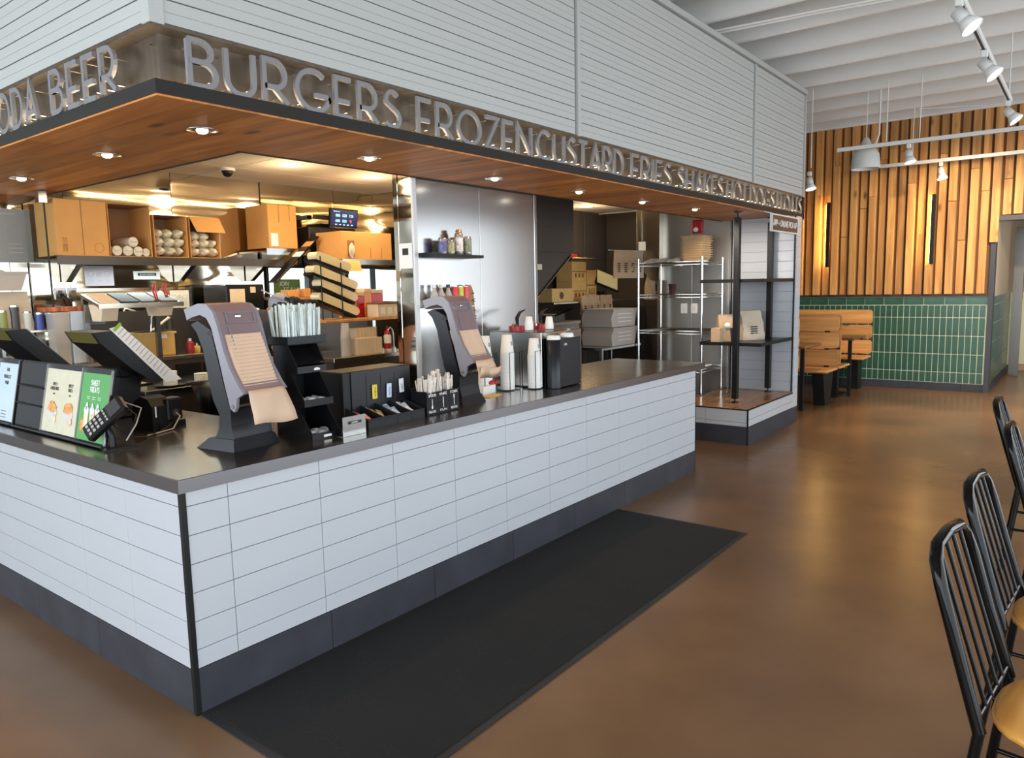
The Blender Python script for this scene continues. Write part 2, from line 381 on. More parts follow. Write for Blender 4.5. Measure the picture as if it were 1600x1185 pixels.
m_umber = M('amber wall for reflection', (0.40, 0.18, 0.06), 0.6)  # unseen wall tinted amber to warm its reflection in the steel partition
def write(mb, s, O, U, V, N, h, width=None, stroke=0.12, depth=0.001, sp=0.26, center=False):
    O, U, V, N = Vector(O), Vector(U), Vector(V), Vector(N)
    lay, tot = layout(s, h, sp)
    k = width / tot if width else 1.0
    if center: O = O - U * (tot * k / 2)
    for ch, x in lay:
        for q, st in enumerate(GL[ch][1]):
            ribbon(mb, [((x + p[0] * h) * k, p[1] * h) for p in st], stroke * h, depth, O - N * (depth * 0.15 * q), U, V, N)
    return mb
EX, EY, EZ = Vector((1, 0, 0)), Vector((0, 1, 0)), Vector((0, 0, 1))
# ================================================================ THE SETTING
struct('floor', MB().box((-5.3, -6.9, -0.1), (14.5, 8.0, 0.0)), m_floor)
XW = 10.0
# far slatted wall
t = struct('wall_far', MB().box((XW, -1.37, 0.0), (XW + 0.15, 7.0, 4.0)).box((XW, -5.5, 2.23), (XW + 0.15, -1.37, 4.0)).box((XW, -6.9, 0), (XW + 0.15, -2.6, 2.3)), m_slatback)
mesh_cache = {}
def boxmesh(key, a, b, mat, c=0.0):
    k = (key, tuple(round(q, 4) for q in a), tuple(round(q, 4) for q in b), mat.name, c)
    if k not in mesh_cache: mesh_cache[k] = MB().box(a, b, c).mesh(key, mat)
    return mesh_cache[k]
rs = random.Random(3)
y = 1.95
while y > -4.2:
    z0 = 1.272 if y - 0.088 > -1.37 else 2.245
    d = 0.078 if int(round(y / 0.118)) % 2 else 0.028
    w = 0.088
    zj = rs.uniform(1.9, 3.2)
    for a_, b_ in ((z0, zj - 0.001), (zj + 0.001, 3.60)):
        if b_ - a_ > 0.05:
            link('slat', boxmesh('slat', (0, 0, 0), (d + rs.choice((0, 0.006)), w, round(b_ - a_, 2)), m_slatwood, 0.003), t, loc=(XW - d, y - w, a_))
    y -= 0.118
boxpart('dado_cap', (XW - 0.045, -1.37, 1.236), (XW, 7.0, 1.270), m_trimwood, t)
# green tile wainscot
boxpart('grout', (XW - 0.012, -1.37, 0.10), (XW, 7.0, 1.236), m_ggrout, t)
rows = [(1.126, 0.966), (0.963, 0.727), (0.724, 0.485), (0.482, 0.245), (0.242, 0.107)]
for i in range(36):
    y1 = 1.26 - 0.0727 * i
    for a_, b_ in rows:
        link('tile', boxmesh('tile', (0, 0, 0), (0.010, 0.0650, round(a_ - b_ - 0.005, 3)), m_gtile, 0.0015), t, loc=(XW - 0.019, y1 - 0.0685, b_ + 0.002))
for i in range(11):
    y1 = 1.284 - 0.242 * i
    y0 = max(y1 - 0.236, -1.37)
    link('tile', boxmesh('tile', (0, 0, 0), (0.010, round(y1 - y0, 3), 0.100), m_gtile, 0.0015), t, loc=(XW - 0.019, y0, 1.131))
b = struct('baseboard_far', MB().box((XW - 0.02, -1.36, 0.0), (XW, 7.0, 0.102)), m_gap)
for i in range(6):
    y1 = 1.3 - 0.605 * i; y0 = max(y1 - 0.60, -1.37)
    if y1 - y0 > 0.03: link('tile', boxmesh('tile', (0, 0, 0), (0.010, round(y1 - y0, 3), 0.100), m_base, 0.0015), b, loc=(XW - 0.028, y0, 0.0))
# cased opening to the corridor
b = struct('door_1', MB().box((XW - 0.035, -1.425, 0), (XW + 0.16, -1.37, 2.235)), m_doorframe)
boxpart('door_header', (XW - 0.035, -2.6, 2.175), (XW + 0.16, -1.425, 2.235), m_doorframe, b)
boxpart('door_jamb', (XW - 0.035, -2.655, 0), (XW + 0.16, -2.6, 2.235), m_doorframe, b)
# corridor beyond
w = struct('wall_corridor', MB().box((XW + 0.16, -1.42, 1.24), (12.9, -1.34, 2.6)).box((XW + 0.16, -1.34, 0), (12.9, -1.30, 2.6)), m_tan)
boxpart('wainscot', (XW + 0.16, -1.415, 0.10), (12.9, -1.34, 1.24), m_ggrout, w)
for k, (a_, b_) in enumerate([(1.235, 1.13), (1.12, 0.89), (0.88, 0.645), (0.635, 0.40), (0.39, 0.11)]):
    for i in range(4):
        boxpart('tile', (XW + 0.17 + 0.6 * i, -1.425, b_), (XW + 0.763 + 0.6 * i, -1.414, a_), m_gtile, w, 0.001)
boxpart('base', (XW + 0.16, -1.43, 0), (12.9, -1.34, 0.10), m_base, w)
w = struct('wall_corridor_end', MB().box((13.0, -5.0, 0), (13.1, -1.3, 2.6)), m_tan)
boxpart('grout', (12.985, -5.0, 0.1), (13.0, -1.5, 1.24), m_ggrout, w)
for k, (a_, b_) in enumerate([(1.235, 1.13), (1.12, 0.89), (0.88, 0.645), (0.635, 0.40), (0.39, 0.11)]):
    for i in range(12):
        boxpart('tile', (12.97, -1.82 - 0.11 * i, b_), (12.985, -1.715 - 0.11 * i, a_), m_gtile, w, 0.001)
struct('ceiling_corridor', MB().box((XW + 0.16, -5.0, 2.5), (13.1, -1.3, 2.6)), m_white)
struct('trim_1', MB().box((12.1, -1.60, 0.02), (12.16, -1.48, 2.2)), M('dull grey steel edge', (0.16, 0.15, 0.14), 0.3, metal=0.8))
area('corridor_lamp_glow', (11.6, -2.4, 2.45), (0, 0, 0), 0.8, 0.8, 6, (1.0, 0.80, 0.52))

# glazed walls behind the viewpoint
def window_wall(name, horiz, at, a0, a1, n):
    mb = MB()
    def bx(u0, u1, z0, z1, d0=-0.08, d1=0.08):
        if horiz: mb.box((u0, at + d0, z0), (u1, at + d1, z1))
        else: mb.box((at + d0, u0, z0), (at + d1, u1, z1))
    bx(a0, a1, 0, 0.22 if horiz else 0.45); bx(a0, a1, 2.55 if horiz else 3.05, 4.0)
    o = struct(name, mb, m_umber if horiz else m_white); wd = (a1 - a0) / n
    for i in range(n + 1):
        m2 = MB()
        u = a0 + wd * i
        if horiz: m2.box((u - 0.04, at - 0.05, 0.22), (u + 0.04, at + 0.05, 2.56))
        else: m2.box((at - 0.07, u - 0.06, 0.45), (at + 0.07, u + 0.06, 3.05))
        m2.build('mullion', m_black, o)
    return o
window_wall('wall_front', True, -4.55, -5.0, 10.0, 9)
window_wall('wall_left', False, -4.95, -4.6, 7.9, 7)
struct('wall_back', MB().box((-5.0, 7.9, 0), (1.5, 8.0, 4.0)).box((9.0, 7.9, 0), (10.1, 8.0, 4.0)).box((1.5, 7.9, 2.8), (9.0, 8.0, 4.0)), m_white)

# roof: deck and joists
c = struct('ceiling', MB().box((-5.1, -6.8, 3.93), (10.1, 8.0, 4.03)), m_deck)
for i in range(23):
    x = 9.96 - 0.652 * i
    link('joist', boxmesh('joist', (0, 0, 0), (0.045, 14.6, 0.38), m_beam, 0.004), c, loc=(x - 0.045, -6.75, 3.55))
boxpart('girder', (XW - 0.10, -6.7, 3.57), (XW, 7.8, 3.93), m_beam, c)
MB().tube([(4.9, 7, 3.53), (4.9, 0.6, 3.53), (5.0, -0.6, 3.53), (5.4, -3.0, 3.535), (5.5, -6.5, 3.53)], 0.012, 6).build('conduit', m_beam, c)
MB().tube([(4.83, 7, 3.53), (4.83, 0.6, 3.53), (4.95, -0.6, 3.53), (5.3, -3.0, 3.535), (5.4, -6.5, 3.53)], 0.010, 6).build('conduit', m_beam, c)
MB().tube([(9.6, -6.5, 3.535), (9.6, -2.4, 3.53), (9.62, -1.3, 3.53), (9.3, -0.6, 3.54)], 0.006, 6).build('conduit', m_beam, c)

# ---- bulkhead over the counter
BX, BY = 0.06, 0.083
bk = struct('wall_bulkhead', MB().box((BX + 0.022, BY + 0.022, 2.372), (7.10, BY + 0.12, 3.40)).box((BX + 0.022, BY + 0.10, 2.372), (BX + 0.12, 7.0, 3.40)), m_gap)
pitch = 0.0793
def slat_mesh_x(L):
    k = ('sx', round(L, 3))
    if k not in mesh_cache:
        # board with a fine bead line along its middle and an open joint above
        mesh_cache[k] = MB().prism([(0, 0.0), (0, 0.0345), (0.003, 0.036), (0, 0.0375), (0, 0.0745), (0.022, 0.0745), (0.022, 0)], 0, L, 'x').mesh('slat', m_slat)
    return mesh_cache[k]
def slat_mesh_y(L):
    k = ('sy', round(L, 3))
    if k not in mesh_cache:
        mesh_cache[k] = MB().prism([(0, 0.0), (0, 0.0345), (0.003, 0.036), (0, 0.0375), (0, 0.0745), (0.022, 0.0745), (0.022, 0)], 0, L, 'y').mesh('slat', m_slat)
    return mesh_cache[k]
for x0, x1 in ((0.107, 2.622), (2.675, 5.560), (5.612, 7.045)):
    for r in range(13):
        link('slat', slat_mesh_x(x1 - x0), bk, loc=(x0, BY, 2.374 + pitch * r))
for y0, y1 in ((0.13, 2.62), (2.67, 5.2)):
    for r in range(13):
        link('slat', slat_mesh_y(y1 - y0), bk, loc=(BX, y0, 2.374 + pitch * r))
for xa in (2.640, 5.578, 7.058):
    boxpart('batten', (xa, BY - 0.012, 2.368), (xa + 0.030, BY + 0.03, 3.405), m_slat, bk)
boxpart('corner_post', (BX - 0.006, BY - 0.006, 2.366), (BX + 0.045, BY + 0.045, 3.41), m_slat, bk)
boxpart('batten', (BX - 0.010, 2.632, 2.368), (BX + 0.03, 2.662, 3.405), m_slat, bk)
boxpart('cap', (BX - 0.02, BY - 0.02, 3.412), (7.10, BY + 0.14, 3.455), m_slat, bk)
boxpart('cap', (BX - 0.02, BY + 0.14, 3.412), (BX + 0.16, 7.0, 3.455), m_slat, bk)
boxpart('return', (7.088, BY, 2.366), (7.10, 3.2, 3.41), m_slat, bk)
boxpart('underside', (BX, BY, 2.360), (7.10, BY + 0.10, 2.372), m_sign_panel, bk)
boxpart('underside', (BX, BY + 0.10, 2.360), (BX + 0.10, 6.5, 2.372), m_sign_panel, bk)
struct('added_light_cover', MB().box((0.2, 0.25, 2.50), (7.05, 7.0, 2.52)), m_deck)  # unseen cover added to block light from above the kitchen
for (px, py) in ((6.93, 0.60), (5.55, 0.55), (3.9, 0.4)):
    struct('trim_2', MB().box((px - 0.03, py - 0.03, 2.6), (px + 0.03, py + 0.03, 3.56)), m_white)
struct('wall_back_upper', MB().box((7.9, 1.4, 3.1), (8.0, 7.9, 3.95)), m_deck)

# ---- fascia: brushed backing, ledge, soffit
fa = struct('trim_3', MB().box((0.135, 0.160, 2.185), (7.06, 0.172, 2.362)).box((0.123, 0.160, 2.185), (0.135, 6.0, 2.362)), m_sign_panel)
for i, x in enumerate((1.38, 2.6, 3.85, 5.1, 6.3)):
    boxpart('seam', (x, 0.158, 2.187), (x + 0.003, 0.161, 2.36), m_gap, fa)
boxpart('seam', (0.121, 0.95, 2.187), (0.124, 0.953, 2.36), m_gap, fa)
for (x, z) in ((0.155, 2.33), (0.155, 2.21)):
    MB().cyl((x + 0.02, 0.160, z), (x + 0.02, 0.155, z), 0.004, n=8).build('screw', m_steel, fa)
    MB().cyl((0.123, x + 0.05, z), (0.118, x + 0.05, z), 0.004, n=8).build('screw', m_steel, fa)
ch = struct('trim_4', MB().box((0.056, 0.072, 2.140), (7.10, 0.172, 2.186)).box((0.056, 0.172, 2.140), (0.15, 6.0, 2.186)), m_dkmetal)
struct('trim_5', MB().box((7.055, 0.072, 2.14), (7.10, 0.80, 2.36)), m_dkmetal)
# LED line in the ledge behind the letters
led = MB().box((0.16, 0.118, 2.1865), (7.05, 0.128, 2.190)).box((0.087, 0.14, 2.1865), (0.097, 5.5, 2.190)).build('strip_light', m_led)
tag(led, 'warm LED strip glowing on the ledge behind the backlit sign letters', 'light')
area('letter_glow_long', (3.6, 0.122, 2.194), (PI, 0, 0), 6.9, 0.02, 5, (1.0, 0.78, 0.50))
area('letter_glow_short', (0.092, 2.8, 2.194), (PI, 0, PI/2), 5.3, 0.02, 4, (1.0, 0.80, 0.55))
# soffit boards (run away from the long face)
so = struct('ceiling_soffit', MB().box((0.15, 0.172, 2.145), (7.06, 0.80, 2.40)).box((0.15, 0.80, 2.145), (0.80, 6.0, 2.40)), m_gap)
x = 0.060; i = 0
while x < 7.05:
    w = 0.127
    if x > 0.80: link('plank', boxmesh('plank', (0, 0, 0), (w - 0.0015, 0.700, 0.012), m_soffit), so, loc=(x, 0.078, 2.133))
    else:
        y = 0.078; k = 0
        while y < 6.0:
            L = (1.1, 1.9, 0.8, 1.6, 2.0)[(i * 2 + k) % 5]; L = min(L, 6.0 - y)
            link('plank', boxmesh('plank', (0, 0, 0), (w - 0.0015, round(L - 0.002, 3), 0.012), m_soffit), so, loc=(x, y, 2.133)); y += L; k += 1
    x += w; i += 1
boxpart('edge_strip', (0.80, 0.775, 2.128), (7.0, 0.785, 2.40), m_dkmetal, so)
boxpart('edge_strip', (0.815, 0.785, 2.128), (0.825, 6.0, 2.40), m_dkmetal, so)
# ---- kitchen shell
kc = struct('ceiling_kitchen', MB().box((0.82, 0.78, 2.40), (7.3, 3.2, 2.44)), m_gap)
for i in range(6):
    for j in range(4):
        x0, y0 = 0.83 + 1.1 * i, 0.79 + 0.6 * j
        link('panel', boxmesh('panel', (0, 0, 0), (1.092, 0.592, 0.018), m_kceil, 0.002), kc, loc=(x0, y0, 2.384))
kw = struct('wall_kitchen', MB().box((0.0, 3.12, 0), (2.50, 3.2, 2.4)).box((2.50, 3.12, 0), (3.9, 3.2, 1.34)).box((2.50, 3.12, 1.70), (3.9, 3.2, 2.4)), m_gap)
for i in range(5):
    x0 = 0.21 + 0.76 * (i - 1)
    if x0 < 0: continue
    zz = ((0.9, 2.385),) if i < 4 else ((1.71, 2.385),)
    if x0 < 2.45:
        for z0, z1 in zz:
            link('panel', boxmesh('panel', (0, 0, 0), (0.756, 0.008, z1 - z0), m_steelp), kw, loc=(x0, 3.112, z0))
link('panel', boxmesh('panel', (0, 0, 0), (0.756, 0.008, 0.675), m_steelp), kw, loc=(2.50, 3.112, 1.71))
link('panel', boxmesh('panel', (0, 0, 0), (0.66, 0.008, 0.675), m_steelp), kw, loc=(3.26, 3.112, 1.71))
link('panel', boxmesh('panel', (0, 0, 0), (1.42, 0.008, 0.44), m_darktile), kw, loc=(2.50, 3.112, 0.9))
kw2 = struct('wall_kitchen_divider', MB().box((3.74, 1.25, 0), (3.80, 3.2, 2.4)), m_gap)
for j in range(3): link('panel', boxmesh('panel', (0, 0, 0), (0.008, 0.61, 2.38), m_steelp), kw2, loc=(3.732, 1.26 + 0.62 * j, 0.0))
# drive-through window in the kitchen wall
wn = struct('window_1', MB().box((2.50, 3.10, 1.34), (2.53, 3.16, 1.70)).box((3.87, 3.10, 1.34), (3.9, 3.16, 1.70)).box((2.50, 3.10, 1.34), (3.9, 3.16, 1.365)).box((2.5, 3.10, 1.68), (3.9, 3.16, 1.70)).box((2.93, 3.09, 1.34), (3.0, 3.16, 1.70)).box((3.34, 3.09, 1.34), (3.38, 3.16, 1.70)), m_black)
hedge = MB(); rh_ = random.Random(9)
for i in range(70): hedge.ell((rh_.uniform(2.5, 8.0), rh_.uniform(9.0, 9.8), rh_.uniform(0.2, 1.62)), (0.32, 0.30, 0.28), 9, 6, jit=0.18)
hg = hedge.build('hedge', M('hedge leaves', (0.16, 0.30, 0.12), 0.8, vary=0.5, vscale=18)); hg['kind'] = 'stuff'; tag(hg, 'pale green hedge outside the drive-through window', 'hedge')
struct('ground_outside', MB().box((-6, 8.0, -0.12), (15, 16, -0.02)), m_grout)
MB().box((2.53, 3.13, 1.365), (3.87, 3.135, 1.68)).build('pane', m_glass, wn)
# right kitchen walls
kr = struct('wall_kitchen_back', MB().box((4.0, 2.62, 0), (7.4, 2.7, 2.4)), m_gap)
for i in range(6):
    for j in range(4): link('tile', boxmesh('tile', (0, 0, 0), (0.546, 0.010, 0.596), m_darktile, 0.002), kr, loc=(4.0 + 0.55 * i, 2.61, 0.0 + 0.6 * j))
kr = struct('wall_kitchen_end', MB().box((7.26, 1.5, 0), (7.3, 2.62, 2.4)), m_gap)
for i in range(2):
    for j in range(4): link('tile', boxmesh('tile', (0, 0, 0), (0.010, 0.546, 0.596), m_darktile, 0.002), kr, loc=(7.25, 1.5 + 0.55 * i, 0.6 * j))
# ---- stainless clad partition (facing the counter)
pt = struct('wall_partition', MB().box((1.952, 0.81, 0), (3.20, 0.945, 2.39)), m_gap)
for x0, x1 in ((1.985, 2.562), (2.565, 3.165)):
    boxpart('panel', (x0, 0.797, 0), (x1, 0.812, 2.13), m_steel, pt, 0.002)
boxpart('corner_strip', (1.945, 0.790, 0), (1.982, 0.812, 2.13), M('satin corner strip', (0.6, 0.6, 0.6), 0.5, metal=0.8), pt, 0.004)
boxpart('corner_strip', (3.168, 0.790, 0), (3.20, 0.812, 2.13), m_steel, pt, 0.004)
boxpart('panel', (1.944, 0.802, 0), (1.953, 0.905, 2.385), m_steelp, pt)
boxpart('panel', (1.940, 0.908, 0), (1.953, 0.95, 2.385), m_steelp, pt, 0.003)
boxpart('panel', (3.20, 0.80, 0), (3.212, 0.945, 2.39), m_steel, pt)
# steel clad end wall beside the pickup nook
ew = struct('wall_nook', MB().box((6.60, 0.0, 0.0), (6.76, 0.665, 2.131)).box((6.62, 0.665, 0.0), (6.76, 1.55, 2.131)).box((6.62, 0.79, 2.131), (6.76, 1.55, 2.40)), m_grout)
for j in range(2): boxpart('panel', (6.60, 0.69 + 0.43 * j, 0), (6.62, 1.115 + 0.43 * j, 2.385), m_satin, ew, 0.002)
# white glazed tiles on the nook wall
for r in range(18):
    z0 = 0.340 + 0.1035 * r; z1 = min(z0 + 0.1005, 2.133)
    for (y0, y1) in ((0.012, 0.216), (0.219, 0.618), (0.621, 0.655)):
        link('tile', boxmesh('tile', (0, 0, 0), (0.010, y1 - y0, round(z1 - z0, 4)), m_tile, 0.001), ew, loc=(6.590, y0, z0))
boxpart('trim', (6.585, 0.0, 0.335), (6.603, 0.011, 2.133), m_black, ew)
boxpart('trim', (6.585, 0.656, 0.335), (6.603, 0.668, 2.133), m_black, ew)
for r in range(19):
    z0 = 0.170 + 0.1035 * r; z1 = min(z0 + 0.1020, 2.130)
    link('tile', boxmesh('tile', (0, 0, 0), (0.150, 0.010, round(z1 - z0, 4)), m_tile, 0.0008), ew, loc=(6.604, -0.008, z0))
boxpart('base', (6.60, -0.008, 0), (6.76, 0.0, 0.166), m_base, ew)
# platform of the pickup nook
pf = struct('floor_platform', MB().box((5.33, 0.005, 0.0), (6.60, 0.70, 0.318)), m_grout)
for k, (x0, x1) in enumerate(((5.325, 5.73), (5.732, 6.135), (6.137, 6.60))):
    for z0, z1 in ((0.170, 0.232), (0.235, 0.318)):
        boxpart('tile', (x0, -0.008, z0), (x1, 0.004, z1), m_tile, pf, 0.001)
for (y0, y1) in ((0.0, 0.397), (0.400, 0.70)):
    for z0, z1 in ((0.170, 0.205), (0.208, 0.318)):
        boxpart('tile', (5.316, y0, z0), (5.329, y1, z1), m_tile, pf, 0.001)
boxpart('base_tile', (5.325, -0.012, 0), (5.96, 0.004, 0.166), m_base, pf, 0.001)
boxpart('base_tile', (5.963, -0.012, 0), (6.60, 0.004, 0.166), m_base, pf, 0.001)
boxpart('base_tile', (5.312, 0.0, 0), (5.329, 0.44, 0.166), m_base, pf, 0.001)
boxpart('base_tile', (5.312, 0.443, 0), (5.329, 0.70, 0.166), m_base, pf, 0.001)
boxpart('corner_trim', (5.312, -0.013, 0), (5.323, 0.0, 0.322), m_black, pf)
boxpart('edge_trim', (5.312, -0.011, 0.318), (6.60, 0.004, 0.328), m_black, pf)
boxpart('edge_trim', (5.312, 0.004, 0.318), (5.322, 0.70, 0.328), m_black, pf)
for j in range(5):
    boxpart('plank', (5.322, 0.005 + 0.138 * j, 0.318), (6.60, 0.1415 + 0.138 * j, 0.333), m_platwood, pf)
boxpart('rear_strip', (5.322, 0.695, 0.318), (6.60, 0.703, 0.345), m_steel, pf)

# ================================================================ SERVICE COUNTER
CT = 0.853; L = 4.176; zb = 0.166
cn = thing('service_counter', 'L-shaped service counter faced with white stacked tiles above a slate grey tile base', 'counter')
MB().box((0.004, 0.004, 0.0), (L - 0.004, 0.72, 0.806)).box((0.004, 0.72, 0), (0.74, 2.66, 0.806)).build('carcass', m_grout, cn)
x0s = 0.168; w = 0.402; pt_ = 0.0025
zc = [(0.168, 0.2345)] + [(0.237 + 0.1035 * k, 0.237 + 0.1035 * k + 0.1010) for k in range(5)] + [(0.7545, 0.806)]
xs = [(0.010, x0s - 0.0015)] + [(x0s + 0.001 + w * k, min(x0s + w * (k + 1) - 0.0015, L)) for k in range(10)]
for (a_, b_) in xs:
    for (z0, z1) in zc:
        link('tile', boxmesh('tile', (0, 0, 0), (round(b_ - a_, 4), 0.010, round(z1 - z0, 4)), m_tile, 0.0012), cn, loc=(a_, -0.006, z0))
ys = [(0.010, 0.405)] + [(0.4075 + 0.3985 * k, 0.4045 + 0.3985 * (k + 1)) for k in range(6)]
for (a_, b_) in ys:
    for (z0, z1) in zc:
        link('tile', boxmesh('tile', (0, 0, 0), (0.010, round(b_ - a_, 4), round(z1 - z0, 4)), m_tile, 0.0012), cn, loc=(-0.006, a_, z0))
k = 0; a_ = 0.010
for b_ in (0.594, 1.208, 1.822, 2.436, 3.05, 3.664, L):
    boxpart('base_tile', (a_, -0.008, 0), (b_ - 0.003, 0.006, 0.1655), m_base, cn, 0.001); a_ = b_
a_ = 0.010
for k in range(4):
    b_ = 0.732 + 0.612 * k
    boxpart('base_tile', (-0.008, a_, 0), (0.006, b_ - 0.003, 0.1655), m_base, cn, 0.001); a_ = b_
boxpart('corner_trim', (-0.010, -0.010, 0), (0.009, 0.009, 0.806), m_black, cn)
boxpart('end_trim', (L - 0.002, -0.008, 0), (L + 0.004, 0.006, 0.806), m_black, cn)
MB().box((L, 0.006, 0.0), (L + 0.006, 0.72, 0.806)).build('end_panel', m_steel, cn)
boxpart('inner_panel', (0.742, 0.80, 0.0), (0.748, 2.66, 0.80), m_steel, cn)
top = thing('countertop', 'L-shaped stainless steel countertop with square edges over the tiled counter', 'countertop')
MB().prism([(-0.018, -0.018), (4.33, -0.018), (4.33, 0.785), (0.80, 0.785)], 0.845, CT, 'z').build('long_sheet', m_top, top)
MB().prism([(-0.018, -0.018), (0.80, 0.785), (0.80, 2.68), (-0.018, 2.68)], 0.845, CT - 0.0002, 'z').build('short_sheet', m_top, top)
MB().box((-0.020, -0.020, 0.806), (4.33, -0.012, CT)).box((4.322, -0.012, 0.806), (4.33, 0.785, CT)).build('front_edge', m_top_edge, top)
MB().box((-0.020, -0.012, 0.806), (-0.012, 2.68, CT)).build('side_edge', m_top_edge, top)
MB().box((-0.012, -0.012, 0.8065), (4.322, 0.78, 0.845)).box((-0.012, 0.78, 0.8065), (0.79, 2.68, 0.845)).build('core', m_dkmetal, top)

# entrance mat
mt = thing('entrance_mat', 'long black entrance mat on the floor along the tiled counter', 'mat', (0.0, -0.885, 0))
MB().box((0.03, 0.03, 0.0), (2.92, 0.845, 0.009)).build('pile', m_mat, mt)
MB().box((0, 0, 0.0), (2.95, 0.03, 0.005)).box((0, 0.845, 0), (2.95, 0.875, 0.005)).box((0, 0.03, 0), (0.03, 0.845, 0.005)).box((2.92, 0.03, 0), (2.95, 0.845, 0.005)).build('rubber_edge', m_matedge, mt)

# ================================================================ BACKLIT WORDS
def word(s, a, b, side, label):
    h = 0.152; st = 0.125; z = 2.192
    if side == 'long': O = Vector((a, 0.082, z)); U = EX; N = EY
    else: O = Vector((0.052, a, z)); U = -EY; N = EX
    t = thing('sign_word', label, 'sign', O)
    lay, tot = layout(s, h, 0.26, 0.34); k = (abs(b - a)) / (tot + st * h)
    for ch, x in lay:
        m = MB()
        for q, stv in enumerate(GL[ch][1]):
            ribbon(m, [((x + p[0] * h) * k + st * h * k / 2, p[1] * h) for p in stv], st * h, 0.014, N * (-0.0006 * q), U, EZ, N)
        lo = m.build('letter', m_letter, t)
        ww = GL[ch][0] * h * k
        for px, pz in ((0.15, 0.12), (0.15, 0.88), (0.8, 0.15)) if ww > 0.04 else ((0, 0.12), (0, 0.88)):
            p = O * 0 + U * (x * k + st * h * k / 2 + ww * px) + EZ * (pz * h)
            MB().cyl(p + N * 0.014, p + N * 0.070, 0.0025, n=6).build('pin', m_chrome, lo)
    return t
word('BURGERS', 0.178, 1.192, 'long', 'backlit grey metal letters reading BURGERS along the fascia')
word('FROZEN', 1.288, 2.188, 'long', 'backlit grey metal letters reading FROZEN along the fascia')
word('CUSTARD', 2.228, 3.215, 'long', 'backlit grey metal letters reading CUSTARD along the fascia')
word('FRIES', 3.315, 3.930, 'long', 'backlit grey metal letters reading FRIES along the fascia')
word('SHAKES', 4.040, 4.915, 'long', 'backlit grey metal letters reading SHAKES along the fascia')
word('HOT DOGS', 4.990, 6.200, 'long', 'backlit grey metal letters reading HOT DOGS along the fascia')
word('FLOATS', 6.275, 7.055, 'long', 'backlit grey metal letters reading FLOATS at the end of the fascia')
word('BEER', 0.885, 0.325, 'short', 'backlit grey metal letters reading BEER on the short side of the fascia')
word('SODA', 1.560, 1.010, 'short', 'backlit grey metal letters reading SODA on the short side of the fascia')

# ---- recessed downlights in the soffit
def downlight(loc, label, first=[None]):
    if first[0] is None:
        t = thing('downlight', label, 'ceiling light', loc, group='recessed lamps in the oak soffit')
        MB().lathe([(0.040, 0.0), (0.058, 0.0), (0.060, -0.004), (0.040, -0.004)], n=20).build('trim_ring', m_chrome, t)
        MB().lathe([(0.0, -0.002), (0.030, -0.002), (0.034, 0.006), (0.0, 0.010)], n=16, cap=False).ell((0.0, 0, -0.004), (0.024, 0.024, 0.014)).build('lamp', m_lamp, t)
        first[0] = t
    else: t = dup(first[0], loc, label=label)
    return t
spots_l = [(0.442, 0.46), (1.343, 0.48), (2.341, 0.48), (3.265, 0.47), (4.2, 0.47), (5.09, 0.42), (0.435, 1.271), (0.443, 2.314), (0.44, 3.3)]
nm = ['round recessed downlight in the oak soffit by the corner, above the clear-fronted napkin dispenser', 'round recessed downlight in the oak soffit above the condiment organiser', 'round recessed downlight in the oak soffit above the stacked paper cups',
      'round recessed downlight in the oak soffit above the far half of the countertop', 'round recessed downlight in the oak soffit above the far end of the countertop', 'round recessed downlight in the oak soffit just before the pickup shelf',
      'round recessed downlight in the soffit over the card terminal', 'round recessed downlight in the soffit over the menu stands', 'round recessed downlight in the soffit beyond the menu stands']
for (x, y), l in zip(spots_l, nm):
    downlight((x, y, 2.132), l)
    spot((x, y, 2.11), 11, (1.0, 0.66, 0.34), 2.5, 0.9)
spot((5.72, 0.40, 2.11), 20, (1.0, 0.86, 0.72), 2.0, 0.8, aim=(0.62, 0.0, -0.78))
spot((5.09, 0.42, 2.11), 75, (1.0, 0.86, 0.72), 1.3, 0.8, aim=(0.70, 0.02, -0.55))  # extra spot added at this downlight, aimed to brighten the nook wall
# kitchen lamps
k0 = None
for (x, y), l in zip([(2.14, 2.20), (2.955, 2.24), (6.196, 2.25), (1.2, 1.5), (4.9, 2.0)], ['round flush ceiling lamp in the kitchen nearer the boxes', 'round flush ceiling lamp in the kitchen by the order screen', 'round flush ceiling lamp over the bagging station', 'round flush ceiling lamp above the pass counter', 'round flush ceiling lamp beside the exhaust hood']):
    if k0 is None:
        k0 = thing('kitchen_lamp', l, 'ceiling light', (x, y, 2.384), group='flush lamps in the kitchen ceiling')
        MB().lathe([(0.0, -0.006), (0.080, -0.006), (0.080, 0.0), (0.0, 0.0)], n=24, cap=False).build('diffuser', m_lampk, k0)
        MB().lathe([(0.080, -0.004), (0.092, -0.004), (0.094, 0.0), (0.080, 0.0)], n=24, cap=False).build('trim_ring', m_white, k0)
    else: dup(k0, (x, y, 2.384), label=l)
    d_ = bpy.data.lights.new('lamp_glow', 'POINT'); d_.energy = 7; d_.color = (1.0, 0.74, 0.43); d_.shadow_soft_size = 0.09
    o_ = bpy.data.objects.new('lamp_glow', d_); COL.objects.link(o_); o_.location = (x, y, 2.20)
    spot((x, y, 2.36), 22, (1.0, 0.72, 0.40), 2.6, 0.9, rad=0.08)
cd = thing('dome_camera', 'small dark dome security camera on the kitchen ceiling', 'camera', (1.926, 2.66, 2.384))
MB().cyl((0, 0, 0), (0, 0, -0.02), 0.055, n=18).build('mount', m_white, cd); MB().ell((0, 0, -0.02), (0.042, 0.042, 0.045)).build('dome', m_blk, cd)
